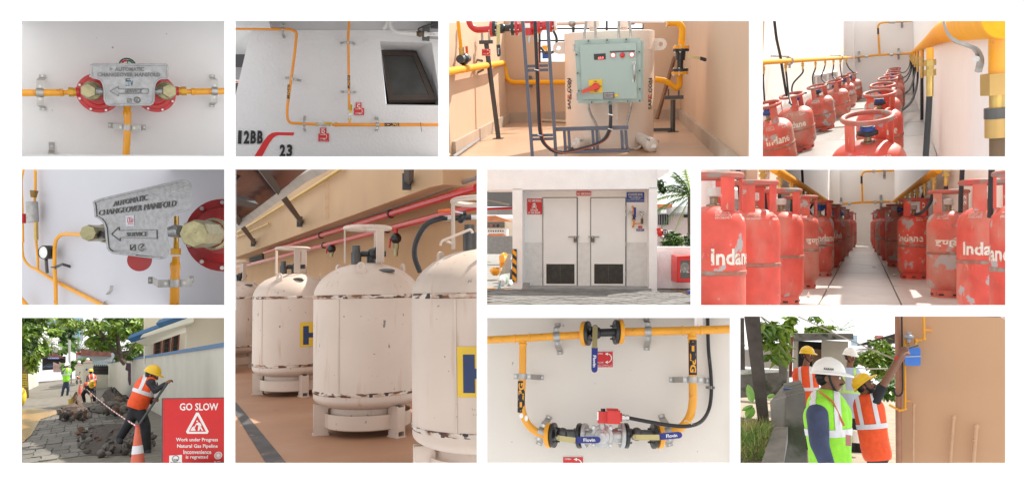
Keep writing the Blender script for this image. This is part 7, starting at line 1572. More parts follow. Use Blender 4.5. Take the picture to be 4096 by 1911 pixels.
for i,(x,y,rx,rz,n,lab) in enumerate(((1580,620,75,55,700,'dark green shrub behind the boundary wall beside the hydrant valve'),(1745,610,35,70,400,'leafy shrub at the right edge behind the boundary wall'),(1510,165,32,55,350,'dark tree twig with leaves hanging by the store eave'))):
  t = thing('shrub',lab,'shrub',F.p(x,y + rz,24)); s = F.s * 24; c = F.p(x,y,24); leaves('foliage',[(c,(rx * s,.5,rz * s),n)],.17,[LEAF[0],LEAF[3],LEAF[1]] if i != 2 else [LEAF[3],LEAF[3]],t,seed=i + 40)
  mb = MB(); mb.tube([c + V((0,0,-rz * s)),c + V((.03,0,0)),c + V((-.05,0,rz * s * .7))],.02,5); mb.build('stem',BARK,t)
mb = MB(); d = F.floor(1660,1080,H7).y
for k in range(14): mb.tube([F.floor(1590,1045,H7) + V((0,0,.02 + .01 * (k % 3))),F.floor(1740,1078 + k * 2,H7) + V((0,0,.03 + .01 * (k % 4)))],.008,4)
t = thing('broom','stick broom with blue binding lying on the ground right of the gas store','broom',F.floor(1660,1080,H7)); mb.build('bristles',M('twig_brown',(.2,.12,.06),.9),t)
mb = MB(); mb.cyl(F.floor(1735,1085,H7) + V((0,0,.05)),F.floor(1755,1092,H7) + V((0,0,.05)),.05); mb.build('binding',BLUEV,t)
# ================================================================== 10 digging up the lane
F9 = Frame(70,1255,1.9702,454,424); use(F9); F = F9; H9 = 1.5; s9 = F.s
G9 = lambda x,y,z=0.0: F.floor(x,y,H9 - z)
E9 = lambda x,d: V((F.ray(x,424).x * d,d,-H9))
struct(MB().add([G9(-12,1208),G9(1665,1208),E9(1665,22),E9(1000,60),E9(1000,125),E9(-12,125)],[(0,1,2,3,4,5)]).build('ground',M('lane_ground',(.16,.145,.12),.9,var=.2,vs=3),smooth=0))
PVL = [M('lane_paver_%d' % i,(g_,g_ * .93,g_ * .82),.85,var=.15,vs=6,bump=.4,bs=40) for i,g_ in enumerate((.12,.14,.165))]
lane = struct(MB().add([G9(-12,1206,.004),G9(1200,1206,.004),G9(720,620,.004),E9(475,124) + V((0,0,.004)),E9(340,124) + V((0,0,.004)),G9(-12,640,.004)],[(0,1,2,3,4,5)]).build('road',M('lane_joint',(.15,.135,.11),.9,var=.25,vs=4),smooth=0))
lo = V(lane['_o']); ms = []
for m in PVL:
  mb = MB(); zx,zy = .13,.36; mb.poly([V((-zx,-zy,0)),V((-zx * .8,0,0)),V((-zx,zy,0)),V((0,zy * .9,0)),V((zx,zy,0)),V((zx * 1.2,0,0)),V((zx,-zy,0)),V((0,-zy * 1.1,0))],.03,(0,0,1)); o = mb.build('paver',m,lane,smooth=0); o.data.transform(Matrix.Translation(lo)); ms.append(o)
n = 0; d = 15.2
while d < 30 and n < 296:
  x = -2.9 + (.14 if int(d * 10) % 2 else 0)
  while x < 2.0:
    f_ = F.ray(0,0); u = x / (F.s * d) * .97 + 454
    if -10 < u < 900 - (d - 15) * 10 and n < 296:
      o = ms[n] if n < 3 else ms[n % 3].copy()
      if n >= 3: COL.objects.link(o); o.data = random.choice(ms).data
      o.matrix_local = Matrix.Translation(V((x,d,-H9 + .02 + random.uniform(-.006,.006))) - lo) @ Matrix.Rotation(random.uniform(-.03,.03),4,'Z'); n += 1
    x += .28
  d += .76
mb = MB(); q = [G9(*p,.034) for p in ((-10,760),(120,745),(300,752),(330,780),(180,830),(110,950),(40,1010),(-10,1020))]; mb.add(q,[tuple(range(8))]); struct(mb.build('sandy_puddle',M('orange_silt',(.33,.17,.035),.25,var=.15,vs=4),smooth=0))
# right boundary wall with blue coping
XW = 2.06; zt9 = .15
dn,df = XW / F.ray(1660,424).x,XW / F.ray(712,424).x
WB9 = M('stained_white_wall',(.52,.50,.43),.85,var=.06,vs=1.2,spots=[((.4,.38,.33),2.5,.62,.15,(1,1,.35),.7),((.08,.08,.07),5,.72,.06,(1,1,.4),.7)])
t = thing('boundary_wall','white boundary wall with blue coping along the right of the lane','wall',(XW,30,-H9))
mb = MB(); mb.box((XW + .03,(dn + df) / 2,(zt9 - H9) / 2),(.06,df - dn,zt9 + H9)); mb.build('masonry',WB9,t,smooth=0)
BLU = M('blue_coping',(.03,.12,.26),.6,var=.1)
mb = MB(); mb.box((XW + .03,(dn + df) / 2,zt9 + .035),(.12,df - dn,.07)); mb.build('coping',BLU,t,smooth=0)
# house on the right
CRM = M('cream_plaster',(.62,.59,.48),.8,var=.04,vs=1.5)
h = thing('cream_house','cream house with blue edged sunshade and brown window behind the lane wall','house',F.p(1300,380,26))
mb = MB(); mb.poly([F.p(x,y,24) for x,y in ((1345,-5),(1668,-5),(1668,350),(1325,350))],.3); mb.build('wall',CRM,h,smooth=0)
mb = MB(); mb.poly([F.p(x,y,28) for x,y in ((1000,-5),(1360,-5),(1360,385),(1000,385))],.3); mb.build('wall',CRM,h,smooth=0)
mb = MB(); lowq = [F.p(905,210,26),F.p(1010,255,27.6),F.p(1345,135,27.6),F.p(1390,60,23)]; mb.hexa(lowq + [F.p(900,190,26),F.p(1010,200,27.6),F.p(1345,60,27.6),F.p(1390,15,23)]); mb.build('sunshade',CRM,h,smooth=0)
mb = MB(); mb.tube([F.p(893,196,25.9),F.p(1155,98,25)],.13,4); mb.tube([F.p(1120,75,25),F.p(1400,-5,23)],.12,4); mb.build('blue_edge',BLU,h,smooth=0)
WD = M('brown_window_wood',(.16,.045,.03),.5,var=.12)
w_ = [F.p(1072,205,27.7),F.p(1288,140,27.7),F.p(1272,355,27.7),F.p(1064,372,27.7)]
def wq(a,b): return w_[0].lerp(w_[1],a).lerp(w_[3].lerp(w_[2],a),b)
fr = None
for k in range(3):
  a0,a1 = .02 + k * .33,.31 + k * .33; out = [wq(a0,0),wq(a1,0),wq(a1,1),wq(a0,1)]; inn = [wq(a0 + .06,.1),wq(a1 - .06,.1),wq(a1 - .06,.92),wq(a0 + .06,.92)]
  mb = MB(); mb.poly(out,.1,holes=[inn]); fr = mb.build('window',WD,h,smooth=0)
  mb = MB(); mb.poly([q + V((0,.08,0)) for q in inn],.02); mb.build('pane',M('dark_window_glass',(.02,.025,.02),.1),fr,smooth=0)
  for b in (.3,.5,.7): mb = MB(); mb.tube([wq(a0 + .05,b) + V((0,.03,0)),wq(a1 - .05,b) + V((0,.03,0))],.02,4); mb.build('bar',GUN,fr)
# gate pillars, fence, far houses
for i,(x0,x1,y0,y1,gx,gy,d) in enumerate(((516,596,385,605,554,358,57),(455,516,405,560,485,379,64))):
  t = thing('gate_pillar',('cream gate pillar with white globe lamp nearer the boundary wall','cream gate pillar with white globe lamp nearer the motorbike')[i],'pillar',F.p((x0 + x1) / 2,y1,d)); a,c = F.p(x0,y0,d),F.p(x1,y1,d); w = c.x - a.x
  mb = MB(); mb.box(((a.x + c.x) / 2,d + w / 2,(a.z + c.z) / 2),(w,w,a.z - c.z)); mb.build('shaft',CRM,t,smooth=0)
  mb = MB(); m_ = V(((a.x + c.x) / 2,d + w / 2,a.z)); b4 = [m_ + V((sx * w * .58,sy * w * .58,0)) for sx,sy in ((-1,-1),(1,-1),(1,1),(-1,1))]; mb.add(b4 + [m_ + V((0,0,w * .35))],[(0,1,4),(1,2,4),(2,3,4),(3,0,4),(3,2,1,0)]); mb.build('cap',M('brown_cap',(.2,.12,.1),.8),t,smooth=0)
  mb = MB(); mb.ball(F.p(gx,gy,d + w / 2),13 * F.s * d,16,10); mb.build('globe',WHITEP,t)
  if i == 0: mb = MB(); mb.cyl(F.p(545,437,d),F.p(545,437,d - .05),8 * F.s * d,n=14); mb.build('number_plaque',BLUES,t)
t = thing('iron_fence','ornamental iron fence on a low white wall beside the gate pillar','fence',F.p(655,600,58)); d = 57.5
fl_ = lambda x,y: F.p(x,y,d)
mb = MB(); a,c = fl_(597,475),fl_(716,610); mb.box(((a.x + c.x) / 2,d + .1,(a.z + c.z) / 2),(c.x - a.x,.2,a.z - c.z)); mb.build('low_wall',WB9,t,smooth=0)
for k in range(15): x = 600 + k * 8; mb = MB(); mb.cyl(fl_(x,475),fl_(x,398 if k % 2 else 408),.035,n=5); mb.build('bar',BLACK,t)
for y in (415,440,470): mb = MB(); mb.cyl(fl_(597,y),fl_(712,y),.045,n=5); mb.build('rail',BLACK,t)
RTL = M('old_roof_tile',(.22,.09,.07),.85,var=.3,vs=3,bump=.6,bs=6)
def house9(lab,wq_,roof,d,wm,rm):
  t = thing('tiled_house',lab,'house',F.p(wq_[0],wq_[3],d)); a,c = F.p(wq_[0],wq_[1],d),F.p(wq_[2],wq_[3],d); mb = MB(); mb.box(((a.x + c.x) / 2,d + 2,(a.z + c.z) / 2),(c.x - a.x,4,a.z - c.z)); mb.build('wall',wm,t,smooth=0)
  mb = MB(); mb.hexa([F.p(x,y,d + 5) for x,y in roof] + [F.p(x,y,d - 1) for x,y in roof]); mb.build('roof',rm,t,smooth=0); return t
t = house9('low house with dark tiled roof behind the iron fence',(470,325,900,420),((500,272),(735,292),(740,335),(495,330)),75,M('pale_blue_wall',(.45,.55,.6),.85),RTL)
mb = MB(); mb.poly([F.p(x,y,70) for x,y in ((640,372),(760,345),(775,358),(650,376))],.1); mb.build('awning',GALV,t,smooth=0)
mb = MB(); mb.poly([F.p(x,y,72) for x,y in ((770,300),(1000,265),(1000,385),(770,400))],.1); mb.build('dark_lean_to',M('dark_shed',(.04,.03,.03),.9),t,smooth=0)
t = house9('far tiled roof workshop with blue name board at the end of the lane',(195,345,378,430),((265,298),(285,298),(378,350),(195,345)),110,M('dark_garage',(.03,.028,.028),.9),RTL)
b_ = sign_plate(F,[(233,338),(331,341),(331,356),(233,353)],108.5,BLUES,.1,'name_board',t); lettering(F,[('V B WOODS',283,347,84,10)],108.2,WHITEP,b_,bold=.02,ex=.02)
t = thing('parked_car','dark blue car parked under the far workshop roof','car',F.p(262,425,107)); d = 107; s = F.s * d; c = F.p(262,410,d)
mb = MB(); mb.poly([c + V((x * s,0,y * s)) for x,y in ((-55,-12),(-55,2),(-40,6),(-22,20),(18,20),(38,6),(58,2),(58,-12))],1.6); mb.build('body',M('car_blue',(.03,.05,.1),.25,coat=.5),t,smooth=30)
mb = MB(); mb.poly([c + V((x * s,-.02,y * s)) for x,y in ((-36,7),(-20,18),(16,18),(32,7))],.05); mb.build('window',BLACKP,t,smooth=0)
for x in (-34,36): mb = MB(); mb.cyl(c + V((x * s,-.05,-12 * s)),c + V((x * s,.2,-12 * s)),10 * s,n=14); mb.build('wheel',RUBBER,t)
t = thing('iron_gate','pale iron gate before the far workshop','gate',F.p(325,455,100))
for k in range(12): x = 284 + k * 7.6; mb = MB(); mb.cyl(F.p(x,456,100),F.p(x,380 + (k % 6) * 3,100),.05,n=5); mb.build('bar',M('gate_pink',(.45,.3,.28),.6),t)
for y in (400,430,455): mb = MB(); mb.cyl(F.p(283,y,100),F.p(371,y,100),.06,n=5); mb.build('rail',_M['gate_pink'],t)
t = thing('side_wall','low white side wall along the left of the lane','wall',G9(120,570)); mb = MB(); xs = -3.4
for a,b in ((F.ray(78,400),F.ray(200,470)),): mb.box((xs,68,-.75),(.3,46,1.5))
mb.build('masonry',WB9,t,smooth=0)
t = thing('concrete_pole','mossy concrete pole with yellow notices at the left of the lane','pole',G9(70,662)); d = G9(70,662).y
mb = MB(); mb.hexa([F.p(x,y,d + .3) for x,y in ((30,665),(92,660),(68,180),(28,180))] + [F.p(x,y,d) for x,y in ((30,668),(92,663),(66,180),(26,180))]); mb.build('shaft',M('mossy_concrete',(.24,.17,.07),.9,var=.25,vs=5),t,smooth=0)
for (x0,y0,x1,y1) in ((32,470,76,520),(38,527,80,575)): p_ = sign_plate(F,[(x0,y0),(x1,y0),(x1,y1),(x0,y1)],d - .01,M('yellow_notice',(.7,.5,.05),.6),.004,'notice',t); lettering(F,[('12-3',(x0 + x1) / 2,y0 + 14,26,10),('KERALA',(x0 + x1) / 2,y0 + 34,32,9)],d - .016,BLACKP,p_)
# foliage
def tree9(lab,nm,trunk,blobs,d,size,mats,seed,kind='tree'):
  t = thing(nm,lab,kind,F.p(*trunk[0][0][0][:2],d)); s = F.s * d
  for pts,r0,r1 in trunk: Q = spline([F.p(x,y,d + (dd[0] if dd else 0)) for x,y,*dd in pts],4); mb = MB(); mb.tube(Q,[(r0 + (r1 - r0) * i / (len(Q) - 1)) * s for i in range(len(Q))],8); mb.build('trunk' if pts is trunk[0][0] else 'limb',BARK,t)
  leaves('crown',[(F.p(x,y,d + dd),(rx * s,dr,rz * s),n_) for x,y,dd,rx,rz,dr,n_ in blobs],size,mats,t,seed=seed); return t
tt = tree9('broad tree with forked trunk leaning over the lane wall','tree',[([(850,395),(800,335),(720,235),(640,120),(600,20)],22,9),([(815,345),(790,200),(800,60),(850,-5)],20,9),([(720,235),(560,120),(420,70)],9,4),([(800,130),(870,60),(950,20)],8,4),([(830,370),(900,260),(960,200)],9,4)],
      [(420,55,0,120,45,2,380),(650,80,0,140,70,2,640),(850,100,1,130,90,2,900),(950,60,1,70,60,2,300),(630,230,1,70,60,2,330),(900,240,2,90,60,1.5,350),(760,160,0,90,80,2,260),(860,320,2,90,40,1,220)],33,.25,[LEAF[1],LEAF[2],LEAF[0],LEAF[2]],3)
leaves('crown',[(V((x,d_,z)),(.7,1.3,.35),42) for x,d_,z in ((.5,16,2.5),(2.0,17,2.9),(.3,18.6,2.9),(1.6,20.4,3.2),(2.6,18.9,3.3),(.0,21.6,2.7),(2.4,23,3.3),(.9,24.5,3.2),(-.5,27,3.0),(2.3,27,3.5),(.8,30,3.4),(2.2,33,3.8),(-.3,35,3.2),(1.6,39,3.8),(-1.2,18.2,2.6))],.55,[LEAF[1],LEAF[2],LEAF[0]],tt,seed=31)  # unseen extra leaves added overhead to dapple the lane with shade
tree9('dense leafy tree overhanging the top left of the lane','tree',[([(20,420),(30,250),(60,80),(90,10)],14,7)],[(60,90,0,100,90,2,1100),(70,180,0,80,70,2,700),(160,60,1,70,60,2,300),(40,290,0,50,50,1,160)],36,.27,[LEAF[0],LEAF[1],LEAF[2]],5)
t = tree9('flowering shrub tree with white blossoms beyond the concrete pole','flowering_tree',[([(140,440),(150,320),(180,220)],6,3)],[(170,240,0,110,90,3,700),(130,360,0,60,60,2,380),(260,160,0,70,50,3,300)],52,.45,[LEAF[1],LEAF[2],LEAF[2]],6)
leaves('blossom',[(F.p(300,225,51),(.35,.6,.3),60),(F.p(165,240,50),(.5,1,.9),60),(F.p(195,190,50),(.2,.5,.4),40)],.3,[WHITEP],t,asp=.9,seed=9)
for i,(x,y,rx,rz,n_,m,lab) in enumerate(((300,170,130,90,900,[LEAF[3],LEAF[0]],'dark tree mass at the end of the lane'),(250,260,120,50,500,[LEAF[0],LEAF[1]],'mid green tree above the far workshop roof'),(690,240,90,80,500,[LEAF[1],LEAF[0]],'tree behind the dark tiled roof'),(470,390,60,30,260,[LEAF[0],LEAF[1]],'hedge behind the gate pillars'),(95,375,40,60,300,[LEAF[2],LEAF[1]],'bright bush behind the concrete pole'))):
  d = (118,114,85,70,60)[i]; tree9(lab,'far_tree' if i < 3 else 'bush',[([(x,y + rz * 1.3),(x + 8,y)],5,3)],[(x,y,0,rx,rz,3,n_)],d,d * .0105,m,20 + i,'tree' if i < 3 else 'bush')
t = thing('palm_tree','slim palm with arching fronds behind the gate pillars','palm',F.p(480,380,80)); d = 80
mb = MB(); mb.tube([F.p(482,390,d),F.p(480,300,d)],.2,8); mb.build('trunk',M('red_palm_stem',(.4,.08,.04),.6),t); cc = F.p(480,300,d)
for k in range(11): a = PI * (.08 + .84 * k / 10); frond(cc,(math.cos(a),.1 * (k % 3 - 1),math.sin(a) * 1.2 + .15),1.9 + .3 * (k % 2),.5,26,.35,t,LEAF[k % 2],seed=60 + k)
b = thing('tall_building','hazy tall building under scaffolding above the lane','building',F.p(330,120,160)); mb = MB(); a,c = F.p(195,-5,160),F.p(520,200,160); mb.box(((a.x + c.x) / 2,164,(a.z + c.z) / 2),(c.x - a.x,8,a.z - c.z)); mb.build('wall',M('grey_building',(.35,.38,.42),.9),b,smooth=0)
for k in range(8): mb = MB(); mb.cyl(F.p(205 + k * 40,-4,159),F.p(205 + k * 40,190,159),.12,n=4); mb.build('scaffold_pole',M('teal_pole',(.08,.3,.3),.6),b)
mb = MB(); mb.cyl(F.p(410,420,66),F.p(409,205,66),.08,n=8); tag(mb.build('lamp_post',GALV),'thin grey post standing before the palm','post')
# pit, rubble and stones
EARTH = [M('dark_earth',(.05,.037,.03),.95,var=.3,vs=6,bump=.8,bs=20),M('brown_earth',(.10,.062,.043),.95,var=.3,vs=6,bump=.8,bs=20)]
def mound(lab,pts,hgt,mat,seed):
  c = V((0,0,0)); Q = [G9(*p,.01) for p in pts]; c = sum(Q,V((0,0,0))) / len(Q); rnd = random.Random(seed); vs_ = []; fs = []; N = len(Q); rows = 5
  for r in range(rows + 1):
    f_ = r / rows
    for q in Q: p_ = q.lerp(c,f_); vs_.append(p_ + V((0,0,hgt * math.sin(f_ * PI / 2) * (.7 + .6 * rnd.random()))))
  for r in range(rows):
    for i in range(N): j = (i + 1) % N; fs.append((r * N + i,r * N + j,(r + 1) * N + j,(r + 1) * N + i))
  mb = MB(); mb.add(vs_,fs); o = mb.build('earth_mound',mat,smooth=0); return tag(o,lab,'earth')
mound('brown earth heap thrown up beside the pit',[(320,760),(380,815),(480,835),(560,820),(570,770),(540,735),(470,722),(400,728)],.35,EARTH[1],1)
mound('dark earth spread with rubble in front of the pit',[(470,1080),(560,1110),(720,1115),(900,1110),(1050,1080),(1080,950),(960,870),(760,860),(600,870),(510,930)],.14,EARTH[0],2)
mound('heap of broken paving behind the pit against the wall',[(620,700),(660,650),(720,632),(800,660),(870,700),(880,770),(800,800),(700,745)],.5,EARTH[0],3)
mound('small grey heap near the yellow bucket',[(420,690),(430,655),(470,645),(510,655),(515,685),(470,695)],.22,EARTH[1],4)
mb = MB(); mb.add([G9(*p,.05) for p in ((530,735),(600,715),(690,735),(705,765),(640,778),(560,765))],[tuple(range(6))]); struct(mb.build('pit',M('pit_black',(.012,.01,.009),1),smooth=0))
STN = [M('stone_%d' % i,c,.9,var=.25,vs=8,bump=.6,bs=25) for i,c in enumerate(((.10,.09,.08),(.15,.135,.12),(.16,.085,.055),(.06,.052,.048)))]
sm = []
for k in range(6):
  mb = MB(); mb.ball((0,0,0),1,8,6); rnd = random.Random(k)
  for i in range(len(mb.v)): v = mb.v[i]; mb.v[i] = V((v.x * 1.1,v.y * 1.3,v.z * .75)) * (1 + mnoise.noise(v * 1.3 + V((k * 7,0,0))) * .55)
  o = mb.build('stone',STN[k % 4],smooth=0,loc=(0,0,0)); sm.append(o)
rnd = random.Random(11); cnt = 0
for (x0,x1,y0,y1,n_,smin,smax,hz,grp) in ((470,1080,880,1110,120,.025,.065,.1,0),(640,880,630,790,80,.06,.12,.42,1),(330,570,740,830,55,.04,.09,.24,2)):
  for k in range(n_):
    x,y = rnd.uniform(x0,x1),rnd.uniform(y0,y1); 
    if grp == 0 and (x - 775) ** 2 / 330 ** 2 + (y - 985) ** 2 / 130 ** 2 > 1: continue
    if grp == 1 and (x - 760) ** 2 / 130 ** 2 + (y - 705) ** 2 / 80 ** 2 > 1: continue
    o = sm[cnt] if cnt < 6 else rnd.choice(sm).copy()
    if cnt >= 6: COL.objects.link(o)
    cnt += 1; r_ = rnd.uniform(smin,smax); cx = (1 - ((y - (y0 + y1) / 2) / (y1 - y0) * 2) ** 2) * .6 + .3
    o.matrix_world = F.M @ Matrix.Translation(G9(x,y,hz * cx * rnd.uniform(.5,1.1) + .02)) @ Euler((rnd.uniform(0,6),rnd.uniform(0,6),rnd.uniform(0,6))).to_matrix().to_4x4() @ Matrix.Diagonal((r_,r_ * 1.2,r_ * .8,1))
    tag(o,('broken stone lying in the dark rubble around the cone','broken stone of the heap against the lane wall','lump on the brown earth heap beside the pit')[grp],'stone',('stones in the front rubble','stones of the wall heap','lumps of the brown heap')[grp])
# cones, tape, bucket, sign
CONE = M('cone_orange',(.62,.13,.07),.5,var=.1)
def cone(lab,x,y0,y1,w,sleeve):
  d = G9(x,min(y1,1170)).y if y1 < 1170 else 12.4; t = thing('traffic_cone',lab,'cone',F.p(x,y1,d),'orange traffic cones'); s = F.s * d; a,b = F.p(x,y0,d),F.p(x,y1,d); hh = a.z - b.z
  mb = MB(); mb.lathe([(0,hh),(w * s * .22,hh),(w * s * .30,hh * .9),(w * s * .9,0.03),(w * s * .9,0)],b,24); mb.build('body',CONE,t)
  if y1 < 1190: mb = MB(); mb.box(b + V((0,0,.01)),(w * s * 2.3,w * s * 2.3,.03)); mb.build('base',CONE,t,smooth=0)
  if sleeve: mb = MB(); mb.lathe([(w * s * (.30 + .6 * (1 - q) / 1.0) + .004,hh * q * .97) for q in (.53,.42,.32)],b,24); mb.build('sleeve',SILV,t)
  mb = MB(); mb.ring(b + V((0,0,hh)),w * s * .2,.012,(0,0,1),12,5); mb.build('tip_ring',REDS,t); return d
dcn = cone('near orange cone with torn silver sleeve beside the red road sign',948,882,1195,66,True); cone('far orange cone behind the crouching worker',492,560,645,24,False)
A,B_ = F.p(945,880,dcn),F.p(490,540,49.5); t = thing('barrier_tape','red and white barrier tape stretched from the near cone to the far one','tape',A); NS = 46
for c_ in range(2):
  mb = MB()
  for i in range(NS):
    if i % 2 != c_: continue
    q = []
    for f_ in (i / NS,(i + 1) / NS):
      w1 = 1 / ((1 - f_) / A.y + f_ / B_.y); pt = F.p(945 + (490 - 945) * f_,880 + (540 - 880) * f_ + 34 * math.sin(f_ * PI) * .6,w1); q.append(pt); q.append(pt - V((0,0,(6.5 + 9 * (1 - f_)) * F.s * w1)))
    mb.add(q,[(0,2,3,1)])
  tag(mb.build('red_stripes' if c_ else 'white_stripes',REDS if c_ else WHITEP,t,smooth=0),kind='stuff')
d = G9(425,722).y; t = thing('bucket','yellow bucket with a stick beside the earth heap','bucket',F.p(425,722,d)); s = F.s * d; b = F.p(426,722,d)
mb = MB(); mb.lathe([(0,0),(20 * s,0),(27 * s,58 * s),(25 * s,58 * s),(19 * s,4 * s)],b,18); mb.build('pail',M('bucket_yellow',(.6,.4,.05),.5),t)
mb = MB(); mb.tube([b + V((-.05,0,.1)),F.p(466,612,d)],.04,6); mb.build('stick',M('stick_wood',(.25,.14,.08),.8),t)
mb = MB(); mb.ball(F.p(30,650,40),(.2,.25,.42),12,8); tag(mb.build('plastic_bag',M('bag_yellow',(.75,.55,.05),.5)),'yellow plastic bag at the foot of the concrete pole','bag')
t = thing('road_sign','red go slow road works sign standing in the foreground','sign',F.p(1390,1195,11.6)); d = 11.6
sign_plate(F,[(1138,662),(1662,656),(1662,1206),(1135,1206)],d,GUN,.05,'frame',t)
sg = sign_plate(F,[(1148,668),(1662,663),(1662,1206),(1146,1206)],d - .006,REDS,.005,'face',t)
lettering(F,[('GO SLOW',1432,730,352,62),('Work under Progress',1416,992,380,38),('Natural Gas Pipeline',1420,1042,368,38),('Inconvenience',1418,1085,252,34),('is regretted',1414,1128,200,36),('SLES',1575,1168,62,20)],d - .008,WHITEP,sg,bold=.02,ex=.002)
tri = [(1418,772),(1508,942),(1328,942)]; mb = MB(); mb.poly([F.p(*q,d - .009) for q in ((1408,775),(1428,775),(1507,925),(1497,942),(1338,942),(1328,925))],.002); tr = mb.build('warning_triangle',WHITEP,sg,smooth=0)
mb = MB(); mb.poly([F.p(*q,d - .012) for q in ((1418,800),(1485,925),(1351,925))],.002); mb.build('triangle_field',REDS,tr,smooth=0)
mb = MB(); D_ = d - .015
for q in ([(1362,918),(1378,890),(1392,882),(1404,918)],[(1410,860),(1425,850),(1445,862),(1450,880),(1440,892),(1425,875),(1412,872)],[(1425,880),(1445,885),(1465,918),(1452,918),(1440,898),(1432,918),(1420,918)],[(1408,862),(1415,862),(1395,900),(1388,897)]): mb.poly([F.p(x,y,D_) for x,y in q],.002)
mb.ball(F.p(1416,843,D_),8 * F.s * d,10,6); mb.build('digger_figure',WHITEP,tr,smooth=0)
lg = sign_plate(F,[(1196,1114),(1296,1108),(1296,1175),(1196,1178)],d - .01,WHITEP,.003,'logo_panel',sg); mb = MB(); mb.ring(F.p(1245,1138,d - .013),26 * F.s * d,.004,(0,1,0),24,5); mb.build('logo_ring',GUN,lg); lettering(F,[('IOAG',1246,1147,34,13),('Indian Oil Adani Gas Pvt. Ltd.',1245,1168,92,9)],d - .013,BLACKP,lg)
mb = MB(); mb.ring(F.p(1582,1113,d - .01),30 * F.s * d,.006,(0,1,0),28,6); mb.ring(F.p(1582,1113,d - .01),20 * F.s * d,.004,(0,1,0),24,6); mb.ball(F.p(1582,1113,d - .009),(15 * F.s * d,.003,16 * F.s * d),12,6); mb.build('round_logo',WHITEP,sg)
# scarf on the wall
d = 2.0 / F.ray(880,420).x; t = thing('scarf','purple striped cloth hung over the lane wall','cloth',F.p(880,560,d)); Q = [(858,385,378),(850,440,374),(872,450,372),(870,520,372),(880,562,372),(892,560,372),(898,470,372),(905,420,372),(912,385,372)]
mb = MB(); mb.poly([F.p(x,y,d - .05) for x,y,_ in Q],.04); mb.build('cloth',M('purple_cloth',(.17,.11,.15),.9,var=.5,vs=25),t,smooth=0)
# motorbike
d = 58.0; s = F.s * d; t = thing('motorbike','red and black motorbike parked by the gate pillar','motorbike',F.p(475,555,d)); c = F.p(475,540,d)
for x,z,r in ((-6,8,17),(22,6,16)): mb = MB(); mb.ring(c + V((x * s,(0 if x < 0 else .9),(z - 4) * s)),r * s * .9,3.5 * s,(1,.35,0),18,6); mb.build('wheel',RUBBER,t)
mb = MB(); mb.ball(c + V((4 * s,.4,38 * s)),(13 * s,.55,12 * s)); mb.build('tank',REDP,t)
mb = MB(); mb.ball(c + V((12 * s,.8,34 * s)),(12 * s,.6,7 * s)); mb.build('seat',BLK,t)
mb = MB(); mb.tube([c + V((-6 * s,0,6 * s)),c + V((-4 * s,.1,62 * s))],2.5 * s,6); mb.tube([c + V((-22 * s,0,66 * s)),c + V((12 * s,0,66 * s))],2 * s,6); mb.build('fork_and_bars',GUN,t)
mb = MB(); mb.ball(c + V((-5 * s,-.1,52 * s)),7 * s); mb.build('headlamp',STEEL,t)
mb = MB(); mb.tube([c + V((12 * s,0,66 * s)),c + V((16 * s,0,82 * s))],1.5 * s,5); mb.ball(c + V((16 * s,0,85 * s)),5 * s); mb.build('mirror',BLK,t)
